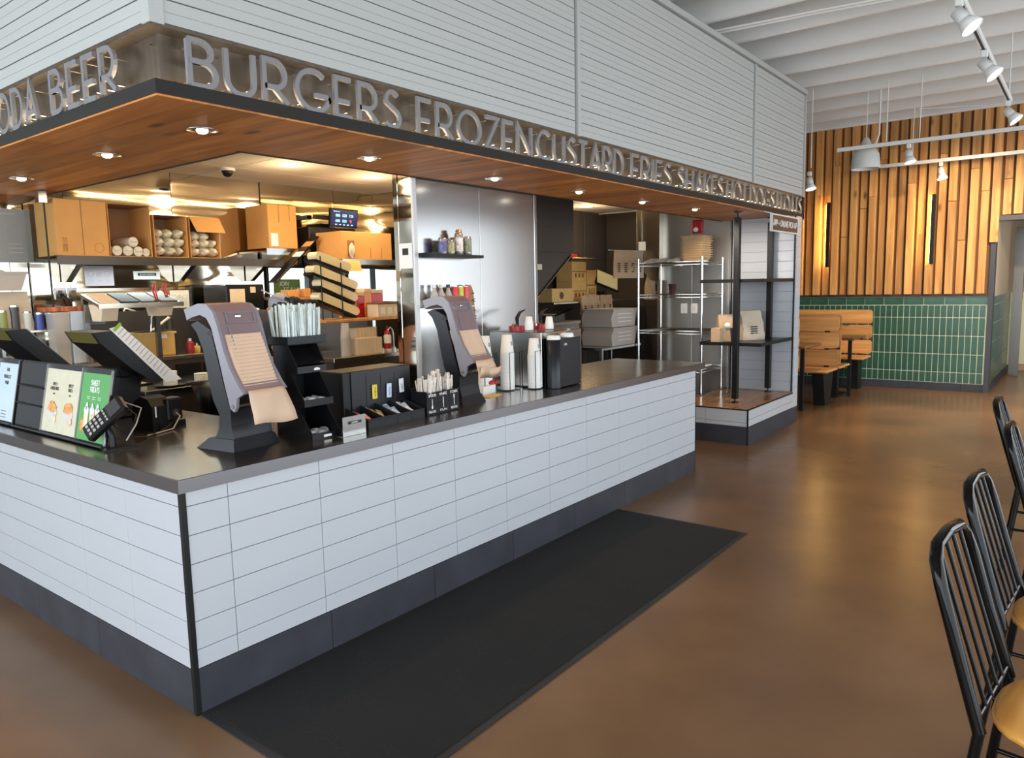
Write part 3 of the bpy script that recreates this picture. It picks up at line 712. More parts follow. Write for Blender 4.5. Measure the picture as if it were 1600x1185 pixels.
# unseen glow strips added behind soffit and partition to streak the rear steel wall
m_glow_added = M('added amber glow', (1, 1, 1), 0.5, emit=(1.0, 0.70, 0.30), estr=16)
s_ = MB().box((0.9, 0.786, 2.19), (1.90, 0.796, 2.225)).box((3.25, 0.786, 2.2), (6.6, 0.796, 2.23)).box((0.9, 0.786, 2.29), (1.90, 0.796, 2.325)).box((1.96, 0.946, 2.29), (3.72, 0.956, 2.325)).box((1.96, 0.946, 2.19), (3.2, 0.956, 2.215)).box((1.96, 0.946, 2.08), (3.2, 0.956, 2.105)).build('strip_light', m_glow_added)
tag(s_, 'added amber glow strips hidden behind the oak soffit and steel partition', 'light')
area('added_strip_glow', (1.35, 0.83, 2.22), (PI/2, 0, PI), 0.9, 0.04, 6, (1.0, 0.72, 0.36))  # light added to go with the unseen strips

# ---- glass screen at the left counter
gs = thing('glass_screen', 'frameless clear glass screen clipped to the soffit over the short counter', 'screen', (0.725, 2.79, 0))
MB().box((-0.004, 0.0, 1.10), (0.004, 0.31, 2.08)).build('pane', m_glass, gs)
MB().box((-0.005, -0.004, 1.10), (0.005, 0.0, 2.08)).build('dark_edge', m_black, gs)
boxpart('clip', (-0.03, -0.015, 2.06), (0.015, 0.045, 2.128), m_steel, gs)
boxpart('foot', (-0.02, 0.02, 1.0455), (0.02, 0.06, 1.10), m_steel, gs)

# ================================================================ ITEMS ON THE LONG COUNTER
m_cover = M('smoky mauve plastic cover', (0.30, 0.21, 0.22), 0.22, alpha=0.72, coat=0.4)
m_cover2 = M('smoky grey cover side', (0.25, 0.24, 0.27), 0.25, alpha=0.9)
m_napkin = M('natural napkin', (0.66, 0.47, 0.33), 0.85, vary=0.06, vscale=6)
def dispenser(loc, rz, label, wide, sheet, stack):
    t = thing('napkin_dispenser', label, 'napkin dispenser', loc, rz, 'napkin dispensers on the countertop')
    W = wide
    prof = [(0, 0), (0.018, 0.05), (0.030, 0.10), (0.028, 0.16), (0.055, 0.25), (0.115, 0.48), (0.19, 0.515), (0.232, 0.50), (0.200, 0.47), (0.168, 0.40), (0.150, 0.30), (0.128, 0.20), (0.095, 0.14), (0.105, 0.08), (0.14, 0.035), (0.215, 0)]
    MB().prism(prof, 0.010, W - 0.010, 'x').build('body', m_blkm, t)
    # flared foot
    MB().add([(-0.012, -0.004, 0), (W + 0.012, -0.004, 0), (W + 0.012, 0.22, 0), (-0.012, 0.22, 0), (0.004, 0.014, 0.045), (W - 0.004, 0.014, 0.045), (W - 0.004, 0.16, 0.045), (0.004, 0.16, 0.045)],
             [(0, 3, 2, 1), (4, 5, 6, 7), (0, 1, 5, 4), (1, 2, 6, 5), (2, 3, 7, 6), (3, 0, 4, 7)]).build('foot', m_blkm, t)
    outer = [(-0.070, 0.235), (-0.045, 0.262), (0.000, 0.330), (0.030, 0.40), (0.058, 0.50), (0.078, 0.552), (0.112, 0.580), (0.160, 0.585), (0.250, 0.562), (0.236, 0.518)]
    inner = [(0.205, 0.530), (0.155, 0.540), (0.118, 0.528), (0.092, 0.490), (0.060, 0.37), (0.034, 0.26), (0.010, 0.172), (-0.010, 0.160), (-0.022, 0.176), (-0.030, 0.215)]
    for a_, b_ in ((-0.004, 0.010), (W - 0.010, W + 0.004)):
        MB().prism(outer + inner, a_, b_, 'x').build('cover_side', m_cover2, t)
    n = len(outer); m = MB()
    vs = [(0.010, a, b) for a, b in outer] + [(W - 0.010, a, b) for a, b in outer]
    ins = [(0.010, a + 0.006, b - 0.004) for a, b in outer] + [(W - 0.010, a + 0.006, b - 0.004) for a, b in outer]
    fs = [(i, i + 1, n + i + 1, n + i) for i in range(n - 1)] + [(2 * n + i, 2 * n + i + 1, 3 * n + i + 1, 3 * n + i) for i in range(n - 1)]
    fs += [(0, n, 3 * n, 2 * n), (n - 1, 2 * n - 1, 4 * n - 1, 3 * n - 1)]
    m.add(vs + ins, fs).build('cover_front', m_cover, t)
    # stack of folded napkins behind the cover
    k = 16; dz = (stack - 0.235) / k
    for i in range(k):
        z = 0.236 + dz * i; yy = -0.052 + (z - 0.235) * 0.42
        boxpart('napkin', (0.022, yy, z), (W - 0.022, yy + 0.085, z + dz * 0.985), m_napkin, t)
    # window frame and crest plate
    def on(zf, o=0.008):
        for i in range(len(outer) - 1):
            (a0, b0), (a1, b1) = outer[i], outer[i + 1]
            if b0 <= zf <= b1: q = (zf - b0) / (b1 - b0); return a0 + (a1 - a0) * q - o
        return 0
    for (x0, x1, z0, z1) in ((0.045, W - 0.03, 0.505, 0.508), (0.045, W - 0.03, 0.545, 0.548), (0.045, 0.048, 0.505, 0.548), (W - 0.033, W - 0.03, 0.505, 0.548), (0.045, 0.048, 0.34, 0.49)):
        MB().add([(x0, on(z0), z0), (x1, on(z0), z0), (x1, on(z1), z1), (x0, on(z1), z1), (x0, on(z0) + 0.006, z0), (x1, on(z0) + 0.006, z0), (x1, on(z1) + 0.006, z1), (x0, on(z1) + 0.006, z1)],
                 [(0, 1, 2, 3), (4, 5, 6, 7), (0, 1, 5, 4), (1, 2, 6, 5), (2, 3, 7, 6), (3, 0, 4, 7)]).build('raised_line', m_cover2, t)
    MB().box((W * 0.42, on(0.532) - 0.002, 0.524), (W * 0.55, on(0.524) + 0.010, 0.538), 0.003).build('crest_plate', m_steel, t)
    MB().cyl((-0.008, -0.005, 0.182), (W + 0.008, -0.005, 0.182), 0.008, n=10).build('hinge_pin', m_steel, t)
    # hanging napkin
    wv = [(-0.074, 0.245), (-0.085, 0.225), (-0.095, 0.19), (-0.104, 0.15), (-0.108, sheet)]
    m = MB(); N_ = 9; vs = []
    for j, (a, b) in enumerate(wv):
        for i in range(N_):
            q = i / (N_ - 1); vs.append((0.018 + (W - 0.036) * q + 0.010 * j * (q - 0.3), a + 0.006 * math.sin(q * 7 + j), b + 0.008 * math.sin(q * 5 + 1) * (j / 4)))
    fs = [(j * N_ + i, j * N_ + i + 1, (j + 1) * N_ + i + 1, (j + 1) * N_ + i) for j in range(len(wv) - 1) for i in range(N_ - 1)]
    o = m.add(vs, fs, True).build('hanging_napkin', m_napkin, t)
    md = o.modifiers.new('thickness', 'SOLIDIFY'); md.thickness = 0.002
    MB().box((-0.0045, 0.085, 0.46), (0.0105, 0.115, 0.475)).build('latch', m_blk, t)
    return t
dispenser((0.350, 0.222, CT), 0.13, 'black napkin dispenser with mauve cover and a hanging napkin, nearer the counter corner', 0.215, 0.110, 0.46)
dispenser((1.672, 0.190, CT), 0.10, 'black napkin dispenser with mauve cover between the cutlery caddy and the cup rack', 0.195, 0.205, 0.40)

# black tiered straw and lid organiser
tw = thing('straw_organizer', 'tall black tiered organiser holding paper straws and lids on the steel countertop', 'organiser', (0.65, 0.135, CT), 0.02)
W = 0.153
side = [(0, 0), (0, 0.028), (0.085, 0.135), (0.040, 0.140), (0.040, 0.166), (0.120, 0.275), (0.075, 0.280), (0.075, 0.308), (0.130, 0.400), (0.23, 0.400), (0.23, 0)]
for a_ in (0.0, W - 0.004): MB().prism(side, a_, a_ + 0.004, 'x').build('side_panel', m_blk, tw)
boxpart('back_panel', (0.0, 0.226, 0), (W, 0.232, 0.42), m_blk, tw)
for (y0, z0) in ((0.0, 0.0), (0.040, 0.140), (0.075, 0.280)):
    sh = boxpart('tray', (0.004, y0, z0), (W - 0.004, 0.226, z0 + 0.005), m_blk, tw)
    boxpart('lip', (0.0, y0 - 0.003, z0 - 0.001), (W, y0 + 0.003, z0 + 0.028), m_blk, sh)
MB().prism([(0.075, 0.315), (0.21, 0.40), (0.22, 0.40), (0.22, 0.30)], 0.004, W - 0.004, 'x').build('chute', m_blk, tw)
MB().box((-0.02, 0.10, 0.400), (W + 0.03, 0.235, 0.404)).box((-0.02, 0.10, 0.40), (W + 0.03, 0.104, 0.435)).box((-0.02, 0.231, 0.40), (W + 0.03, 0.235, 0.435)).box((-0.02, 0.104, 0.40), (-0.016, 0.231, 0.435)).box((W + 0.026, 0.104, 0.40), (W + 0.03, 0.231, 0.435)).build('straw_bin', m_blk, tw)
MB().box((0.06, -0.005, 0.008), (0.10, -0.002, 0.018)).build('label_plate', m_wpaper, tw)
m_straw = M('wrapped paper straw', (0.66, 0.74, 0.72), 0.6, vary=0.1, vscale=30)
rs = random.Random(11)
for i in range(100):
    bx_ = rs.uniform(-0.008, W + 0.018); by = rs.uniform(0.112, 0.222); tx = bx_ + rs.uniform(-0.012, 0.012) + (bx_ - 0.07) * 0.12; ty = by + rs.uniform(-0.012, 0.012)
    h = rs.uniform(0.535, 0.575)
    o = solo('paper_straw', MB().cyl((bx_, by, 0.4045), (tx, ty, h), 0.0050, n=6, cap=True), m_straw, 'paper-wrapped drinking straw standing in the black straw bin', 'straw', (0.65, 0.135, CT), 0.02, 'wrapped straws in the organiser bin')
m_lidbag = M('clear sleeve of lids', (0.62, 0.63, 0.64), 0.25, bump=0.8, bscale=25)
for (y0, z0, n_, lab) in ((0.05, 0.146, 6, 'middle'), (0.01, 0.006, 7, 'bottom')):
    for i in range(n_):
        c = (rs.uniform(0.03, W - 0.03), y0 + rs.uniform(0.02, 0.10), z0)
        m = MB().lathe([(0.024, 0.0), (0.026, 0.004), (0.021, 0.013), (0.0, 0.014)], n=12, cap=False)
        m.xf(Euler((rs.uniform(-0.5, 0.5), rs.uniform(-0.4, 0.4), 0)).to_matrix().to_4x4())
        solo('portion_cup', m, m_lidbag, 'small clear plastic lid lying loose in the %s tray of the black organiser' % lab, 'lid', (0.65 + c[0], 0.135 + c[1], CT + c[2] + 0.008), 0, 'loose lids in the %s tray' % lab)
solo('portion_cup', MB().lathe([(0.030, 0.0), (0.032, 0.004), (0.027, 0.012), (0.0, 0.013)], n=16, cap=False), m_wpaper, 'white lid lying in the uppermost tray of the black organiser', 'lid', (0.75, 0.235, CT + 0.287))

# brushed sign holder
sh = thing('sign_holder', 'small brushed metal card holder with a black label at the counter edge', 'sign holder', (0.772, 0.082, CT), 0.02)
boxpart('plate', (0, 0, 0), (0.130, 0.004, 0.086), m_steel, sh, 0.001); boxpart('foot', (0, 0.004, 0), (0.130, 0.045, 0.003), m_steel, sh)
lb = boxpart('label', (0.028, -0.001, 0.052), (0.104, 0.0, 0.064), m_ink, sh)
m = MB(); write(m, 'UTENSILS', (0.066, -0.0015, 0.055), EX, EZ, EY, 0.006, depth=0.0005, center=True, stroke=0.15); m.build('lettering', m_wpaper, lb)

# condiment organiser
co = thing('condiment_organizer', 'black condiment organiser with three sample packets on its upright front', 'organiser', (0.955, 0.130, CT), 0.03)
W = 0.375
boxpart('upright_panel', (0.045, 0.150, 0.020), (0.435, 0.156, 0.245), m_blkm, co)
boxpart('cabinet', (0.0, 0.156, 0.0), (0.435, 0.32, 0.248), m_blk, co, 0.003)
for i in range(3): boxpart('slot', (0.135 + 0.095 * i, 0.148, 0.045), (0.138 + 0.095 * i, 0.151, 0.22), m_gap, co)
MB().prism([(0.0, 0.0), (0.0, 0.045), (0.004, 0.045), (0.010, 0.010), (0.15, 0.030), (0.15, 0.0)], 0, W, 'x').build('bin_tray', m_blk, co)
for i in range(5): MB().prism([(0.0, 0.0), (0.0, 0.045), (0.150, 0.085), (0.150, 0.0)], (W - 0.004) * i / 4, (W - 0.004) * i / 4 + 0.004, 'x').build('bin_divider', m_blkm, co)
def packet(name, lab, loc, col, rot, grp=None, sz=(0.032, 0.006, 0.065), txt=None):
    key = 'pk%.2f%.2f%.2f' % col
    if key not in mesh_cache: mesh_cache[key] = M('packet ' + key, col, 0.35, vary=0.15, vscale=40)
    t = thing(name, lab, 'packet', loc, 0, grp); t.rotation_euler = rot
    MB().box((-sz[0] / 2, -sz[1] / 2, 0), (sz[0] / 2, sz[1] / 2, sz[2]), 0.0025).build('pouch', mesh_cache[key], t)
    MB().box((-sz[0] / 2, -0.001, sz[2]), (sz[0] / 2, 0.001, sz[2] + 0.004)).build('crimp', mesh_cache[key], t)
    if txt:
        m = MB(); write(m, txt, (0.006, -sz[1] / 2 - 0.0012, sz[2] * 0.2), EZ, -EX, EY, 0.010, depth=0.0006); m.build('lettering', m_ink, t)
    return t
packet('mustard_packet', 'yellow sample packet fixed to the black upright of the condiment organiser', (1.135, 0.268 + 0.012, CT + 0.105), (0.72, 0.55, 0.03), (0, 0, 0.03), txt='MUSTARD'[:5])
packet('mayonnaise_packet', 'blue and white sample packet fixed to the black upright of the condiment organiser', (1.228, 0.270 + 0.012, CT + 0.100), (0.55, 0.66, 0.80), (0, 0.05, 0.03), txt='MAYO')
packet('salt_packet', 'white sample packet fixed near the end of the black upright of the organiser', (1.318, 0.273 + 0.012, CT + 0.115), (0.75, 0.77, 0.80), (0, -0.04, 0.03), txt='SALT')
cols = [((0.62, 0.05, 0.07), 'red and white ketchup packet in the first bin of the condiment organiser'), ((0.30, 0.26, 0.06), 'dull gold packet in the second bin of the condiment organiser'), ((0.30, 0.38, 0.52), 'bluish packet in the third bin of the condiment organiser'), ((0.62, 0.62, 0.64), 'white packet in the fourth bin of the condiment organiser')]
for b in range(4):
    for j in range(4):
        packet('sauce_packet', cols[b][1], (0.955 + 0.047 + 0.093 * b + rs.uniform(-0.012, 0.012), 0.130 + 0.03 + 0.026 * j, CT + 0.026 + 0.006 * j), cols[b][0] if j % 3 else tuple(min(1, c * 1.4 + 0.15) for c in cols[b][0]), (-1.15, rs.uniform(-0.35, 0.35), rs.uniform(-0.4, 0.4)), 'packets in bin of the condiment organiser ' + cols[b][1].split()[0], (0.030, 0.006, 0.06))

# cutlery caddy
cc = thing('cutlery_caddy', 'black three-slot cutlery caddy with white spoon, knife and fork labels', 'caddy', (1.345, 0.143, CT), 0.07)
W = 0.262
MB().box((0, 0, 0), (W, 0.004, 0.112)).box((0, 0.10, 0), (W, 0.104, 0.13)).box((0, 0, 0), (W, 0.104, 0.004)).box((0, 0, 0), (0.004, 0.104, 0.12)).box((W - 0.004, 0, 0), (W, 0.104, 0.12)).box((W / 3, 0, 0), (W / 3 + 0.004, 0.104, 0.11)).box((2 * W / 3, 0, 0), (2 * W / 3 + 0.004, 0.104, 0.11)).build('box', m_blk, cc)
for i, (s1, s2) in enumerate((('SPOON', 'REUSE'), ('KNIFE', 'FUN'), ('FORK', 'RECYCLE'))):
    m = MB(); cx = W / 6 + W / 3 * i
    write(m, s1, (cx, -0.001, 0.092), EX, EZ, EY, 0.012, width=0.056, depth=0.0008, center=True, stroke=0.18); m.build('lettering', m_wpaper, cc); m = MB()
    write(m, s2, (cx, -0.001, 0.012), EX, EZ, EY, 0.010, width=0.050, depth=0.0008, center=True, stroke=0.18)
    m.build('lettering', m_wpaper, cc)
    m = MB().box((cx - 0.0015, -0.0015, 0.030), (cx + 0.0015, 0, 0.080))
    if i == 0: m.ell((cx, -0.0005, 0.040), (0.006, 0.0012, 0.010))
    if i == 1: m.box((cx - 0.004, -0.0015, 0.05), (cx + 0.001, 0, 0.082))
    if i == 2: [m.box((cx - 0.005 + 0.0035 * q, -0.0015, 0.066), (cx - 0.0035 + 0.0035 * q, 0, 0.084)) for q in range(3)]
    m.build('pictogram', m_wpaper, cc)
m_sleeve = M('clear cutlery sleeve', (0.72, 0.66, 0.58), 0.2, vary=0.12, vscale=40, coat=0.5, bump=0.4, bscale=60)
cmesh = [MB().box((-0.010, -0.003, 0), (0.010, 0.003, 0.15), 0.002).cyl((0, 0, 0.01), (0, 0, 0.148), 0.0045, n=6).mesh('wrapped_cutlery', m_sleeve), MB().box((-0.012, -0.003, 0), (0.012, 0.003, 0.165), 0.002).ell((0, 0, 0.14), (0.010, 0.005, 0.018)).mesh('wrapped_cutlery', m_sleeve)]
for i in range(42):
    sl = i % 3; x = 1.345 + W * sl / 3 + rs.uniform(0.018, W / 3 - 0.014)
    o = link('wrapped_cutlery', cmesh[i % 2], None, None, (x, 0.143 + rs.uniform(0.014, 0.09) + (x - 1.345) * 0.07, CT + 0.006 + (0.025 if sl == 1 else 0) + rs.uniform(0, 0.028)))
    o.rotation_euler = (rs.uniform(-0.16, 0.10), rs.uniform(-0.20, 0.20), rs.uniform(0, 3))
    tag(o, 'plastic cutlery in a clear sleeve standing in the %s slot of the black caddy' % ('spoon', 'knife', 'fork')[sl], 'cutlery', 'wrapped pieces in the %s slot' % ('spoon', 'knife', 'fork')[sl])

# napkins, receipt and red-capped bits beyond the second dispenser
pk = thing('sugar_caddy', 'white packet box with a red lid on the steel countertop beyond the dispenser', 'box', (2.03, 0.35, CT), 0.2)
boxpart('box', (0, 0, 0), (0.16, 0.09, 0.05), m_wpaper, pk, 0.002); MB().box((0.11, -0.002, 0.045), (0.19, 0.092, 0.075), 0.01).build('lid', m_red, pk)
m_yel = M('yellow paper', (0.70, 0.48, 0.15), 0.8)
solo('crumpled_paper', MB().prism([(0, 0), (0.13, 0.02), (0.15, 0.07), (0.05, 0.09), (-0.01, 0.05)], 0.0005, 0.004, 'z'), m_yel, 'flat yellow paper scrap on the countertop by the cup rack', 'paper', (1.98, 0.26, CT))

# ---- cups in a wire rack
rk = thing('cup_rack', 'black wire rack holding tall stacks of white paper cups', 'rack', (2.06, 0.18, CT))
for i, (x, y) in enumerate(((0.02, 0.20), (0.17, 0.13), (0.32, 0.05))):
    m = MB()
    m.tube([(x, y, 0.004), (x, y, 0.235), (x + 0.10, y, 0.235), (x + 0.10, y, 0.004)], 0.0028, 6)
    m.tube([(x, y, 0.004), (x, y + 0.10, 0.004), (x + 0.10, y + 0.10, 0.004), (x + 0.10, y, 0.004)], 0.0028, 6)
    m.tube([(x, y + 0.10, 0.004), (x, y + 0.10, 0.235), (x + 0.10, y + 0.10, 0.235), (x + 0.10, y + 0.10, 0.004)], 0.0028, 6)
    m.build('wire_bay', m_black, rk)
m_mark = M('grey cup print', (0.35, 0.36, 0.36), 0.7)
def cup_stack(x, y, n, r, h, label, grp, z0=0.006, dzz=0.0):
    """cups nested rim down; every cup is its own thing"""
    me = None
    for i in range(n):
        z = CT + z0 + 0.0075 * i * 1.0
        if me is None: me = MB().lathe([(r, 0), (r + 0.002, 0.002), (r + 0.002, 0.006), (r - 0.001, 0.009), (r * 0.72, h), (r * 0.68, h), (0, h - 0.003)], n=18, cap=False).mesh('paper_cup', m_cup)
        o = link('paper_cup', me, None, None, (x, y, z)); tag(o, label, 'cup', grp)
    return o
def cup_pile(x, y, ztop, r, h, label, grp):
    n = int((ztop - CT - 0.006 - h) / 0.0075); o = cup_stack(x, y, n, r, h, label, grp)
    m = MB().box((-0.012, -0.003, -0.012), (0.012, 0.0, 0.012)); k = m.build('printed_mark', m_mark, o); k.location = (0.1 * r, -r * 0.84, h * 0.55); k.rotation_euler = (-0.12, 0, 0.2)
    o['label'] = label + ', topmost'
    return o
cup_pile(2.150, 0.435, 1.205, 0.042, 0.115, 'upturned white paper cup in the stack nearest the partition', 'paper cups in the first rack bay')
cup_pile(2.290, 0.375, 1.200, 0.042, 0.115, 'upturned white paper cup in the middle stack of the wire rack', 'paper cups in the second rack bay')
cup_pile(2.425, 0.270, 1.178, 0.041, 0.110, 'upturned white paper cup in the stack nearest the counter edge', 'paper cups in the third rack bay')

# ---- steel pump station and black lid dispenser
ps = thing('pump_station', 'stainless condiment pump station with red rimmed lids and black pump handles', 'dispenser', (2.46, 0.24, CT), 0.03)
boxpart('housing', (0.0, 0.0, 0.004), (0.48, 0.40, 0.345), m_steel, ps, 0.004)
boxpart('partition', (0.30, -0.02, 0.004), (0.318, 0.0, 0.350), m_steel, ps)
for i, (x, y) in enumerate(((0.17, 0.30), (0.40, 0.27))):
    MB().cyl((x, y, 0.345), (x, y, 0.372), 0.055, n=20).build('pump_lid', m_red, ps)
    pts = [(x, y, 0.37), (x, y, 0.40), (x + 0.01, y + 0.01, 0.42), (x + 0.07, y + 0.03, 0.455), (x + 0.16, y + 0.05, 0.47)]
    MB().tube(pts, 0.008, 8, rs=[0.010, 0.012, 0.013, 0.010, 0.004]).build('pump_handle', m_blk, ps)
    MB().tube([(x, y, 0.37), (x - 0.06, y - 0.01, 0.385), (x - 0.09, y - 0.02, 0.36)], 0.006, 6).build('spout', m_chrome, ps)
bd = thing('lid_dispenser', 'upright black lid dispenser with two white cup lids showing at its top', 'dispenser', (2.46, 0.135, CT), 0.03)
boxpart('housing', (0.045, 0, 0.003), (0.30, 0.085, 0.305), m_blkm, bd, 0.006)
MB().lathe([(0.045, 0.003), (0.045, 0.295), (0.040, 0.298), (0, 0.298)], c=(0.045, 0.043, 0), n=20).build('tube', m_blkm, bd)
m = MB(); write(m, 'LIDS', (0.10, -0.001, 0.262), EX, EZ, EY, 0.012, depth=0.0008, stroke=0.16); m.build('lettering', m_wpaper, bd)
for x, y, l in ((2.505, 0.18, 'white dome lid capping the round tube of the black lid dispenser'), (2.66, 0.185, 'white dome lid on the flat top of the black lid dispenser')):
    solo('dome_cover', MB().lathe([(0.042, 0.0), (0.044, 0.004), (0.040, 0.022), (0.034, 0.026), (0, 0.026)], n=20, cap=False), m_cup, l, 'lid', (x, y, CT + (0.299 if x < 2.6 else 0.306)))
for (x, y, z, n_, l) in ((2.58, 0.42, 0.350, 5, 'small upturned white sample cup on the steel pump station, behind the round tube'), (2.72, 0.36, 0.350, 4, 'small upturned white sample cup on the steel pump station, by its far edge')):
    for i in range(n_):
        o = link('sample_cup', mesh_cache.setdefault('sample', MB().lathe([(0.028, 0), (0.029, 0.004), (0.020, 0.062), (0, 0.060)], n=16, cap=False).mesh('sample_cup', m_cup)), None, None, (x, y, CT + z + 0.006 * i)); tag(o, l, 'cup', 'sample cups ' + l[-22:])

# ================================================================ ITEMS ON THE SHORT COUNTER
m_cardcream = M('cream menu print', (0.66, 0.62, 0.45), 0.5, vary=0.05, vscale=20, coat=0.6)
m_cardgreen = M('green menu print', (0.06, 0.34, 0.06), 0.5, vary=0.04, coat=0.6)
m_cardblue = M('pale blue menu print', (0.55, 0.68, 0.78), 0.5, vary=0.04, coat=0.6)
m_food1 = M('printed fried food', (0.72, 0.33, 0.10), 0.6, vary=0.35, vscale=50)
m_food2 = M('printed pale fries', (0.74, 0.55, 0.42), 0.6, vary=0.3, vscale=50)
m_shake = M('printed vanilla shake', (0.80, 0.72, 0.52), 0.6, vary=0.1, vscale=40)
m_trayp = M('printed grey tray', (0.60, 0.60, 0.60), 0.6)
m_textb = M('dark brown print', (0.06, 0.045, 0.03), 0.6)
def blob(m, cx, cz, rx, rz, y=-0.0015, n=18, jag=0.1):
    m.prism([(cx + rx * (1 + rs.uniform(-jag, jag)) * math.cos(2 * PI * i / n), cz + rz * (1 + rs.uniform(-jag, jag)) * math.sin(2 * PI * i / n)) for i in range(n)], y - 0.0004, y + 0.0006, 'y')
def tilt(o, a): o.rotation_mode = 'XYZ'
# local frame of a menu stand: x runs along the stand (towards the counter corner), z up, -y faces the customers
def menu_stand(name, loc, label, pages, spine):
    t = thing(name, label, 'menu stand', loc, -PI / 2); t.rotation_euler = (-0.20, 0, -PI / 2)
    tot = sum(p[0] for p in pages) + (0.30 if spine else 0)
    boxpart('backing', (0, 0.0, 0), (tot, 0.012, 0.325), m_blkm, t, 0.002)
    boxpart('foot', (-0.01, -0.02, 0.0), (tot + 0.01, 0.07, 0.008), m_blkm, t)
    x = 0.0
    if spine:
        for z0, z1 in ((0.012, 0.115), (0.12, 0.205), (0.21, 0.318)): boxpart('card_slot', (0.006, -0.006, z0), (0.292, 0.0, z1), m_blkm, t, 0.002)
        for z in (0.12, 0.205): MB().tube([(0.0, -0.012, z), (0.294, -0.010, z - 0.004)], 0.0035, 6).build('binder_wire', m_blk, t)
        x = 0.30
    for (wd, mt_, kind) in pages:
        pg = boxpart('page', (x + 0.012, -0.004, 0.014), (x + wd - 0.006, 0.0, 0.30), mt_, t)
        boxpart('rail', (x, -0.007, 0.008), (x + 0.010, 0.0, 0.318), m_steel, t)
        cx = x + wd / 2; m = MB(); f = MB(); g = MB(); h = MB()
        Y = -0.0055
        if kind == 'fries':
            for q, (l1, l2) in ((0.29, ('SPICY', 'CHEESE FRIES')), (0.74, ('SPICY', 'FRIES'))):
                px = x + wd * q
                write(m, l1, (px, Y, 0.225), EX, EZ, EY, 0.013, center=True, depth=0.001, stroke=0.16)
                write(m, l2, (px, Y, 0.205), EX, EZ, EY, 0.013, width=0.085 if len(l2) > 6 else None, center=True, depth=0.001, stroke=0.16)
                write(m, 'NEW', (px, Y, 0.185), EX, EZ, EY, 0.006, center=True, depth=0.001)
                blob(g, px, 0.105, 0.055, 0.028, Y); blob(f, px, 0.128, 0.044, 0.025, Y - 0.001, jag=0.25)
                blob(h, px + 0.03, 0.075, 0.022, 0.017, Y - 0.001)
            m.build('lettering', m_textb, pg); g.build('printed_tray', m_trayp, pg); f.build('printed_fries', m_food1, pg); h.build('printed_cup', m_food2, pg)
        elif kind == 'sweet':
            write(m, 'SWEET', (cx, Y, 0.250), EX, EZ, EY, 0.020, width=0.075, center=True, depth=0.001, stroke=0.22)
            write(m, 'TREATS', (cx, Y, 0.220), EX, EZ, EY, 0.020, width=0.085, center=True, depth=0.001, stroke=0.22)
            for q in (-0.05, 0, 0.05): m.box((cx + q - 0.015, Y, 0.198), (cx + q + 0.015, Y + 0.001, 0.200)); m.box((cx + q - 0.012, Y, 0.190), (cx + q + 0.012, Y + 0.001, 0.192))
            m.build('lettering', m_wpaper, pg)
            for q, mm in ((-0.052, m_shake), (0.0, m_food2), (0.048, m_food1)):
                f = MB().prism([(cx + q - 0.016, 0.05), (cx + q + 0.016, 0.05), (cx + q + 0.021, 0.135), (cx + q - 0.021, 0.135)], Y - 0.0004, Y + 0.0006, 'y'); f.build('printed_shake', mm, pg)
                f = MB(); blob(f, cx + q, 0.142, 0.022, 0.016, Y - 0.001); blob(f, cx + q, 0.158, 0.010, 0.016, Y - 0.001); f.build('printed_cream', m_wpaper, pg)
            f = MB(); blob(f, cx - 0.085, 0.075, 0.018, 0.032, Y); f.build('printed_cone', m_food1, pg)
        else:
            for k_, z in enumerate((0.26, 0.225, 0.195)): write(m, ('THE', 'PERFECT', 'PAIR')[k_], (cx, Y, z), EX, EZ, EY, 0.016, center=True, depth=0.001, stroke=0.14)
            for z in (0.06, 0.045, 0.03): m.box((cx - 0.03, Y, z), (cx + 0.03, Y + 0.001, z + 0.003))
            m.build('lettering', m_textb, pg)
        x += wd
    boxpart('rail', (x - 0.004, -0.007, 0.008), (x + 0.006, 0.0, 0.318), m_steel, t)
    return t
menu_stand('menu_stand', (0.085, 1.690, CT + 0.003), 'tabletop menu stand with cream fries page and green sweet treats page', [(0.365, m_cardcream, 'fries'), (0.275, m_cardgreen, 'sweet')], True)
menu_stand('menu_stand', (0.085, 2.40, CT + 0.003), 'tabletop menu stand with a pale blue page at the picture edge, behind the fries menu', [(0.42, m_cardcream, 'fries'), (0.26, m_cardblue, 'pair')], False)

# card terminal on a black stand
tm = thing('card_terminal', 'black card payment terminal with keypad on an angled stand by the green menu page', 'card terminal', (0.10, 0.725, CT), 0)
MB().prism([(0, 0), (0.14, 0.0), (0.11, 0.10), (0.03, 0.10)], 0, 0.008, 'z').xf(Matrix.Translation((-0.05, -0.05, 0.0))).build('stand_base', m_blk, tm)
MB().tube([(0.01, 0, 0.008), (0.01, 0.0, 0.05), (0.0, 0.02, 0.09)], 0.014, 8).build('stand_arm', m_blk, tm)
hd = MB().box((-0.040, -0.100, -0.018), (0.040, 0.100, 0.018), 0.008)
_y = Vector((0.52, -0.52, 0.66)).normalized(); _n = Vector((-0.60, -0.42, 0.55)); _n = (_n - _y * _n.dot(_y)).normalized(); _z = -_n; _x = _y.cross(_z)
Tm = Matrix.Translation((-0.005, 0.015, 0.125)) @ Matrix(((_x.x, _y.x, _z.x, 0), (_x.y, _y.y, _z.y, 0), (_x.z, _y.z, _z.z, 0), (0, 0, 0, 1)))
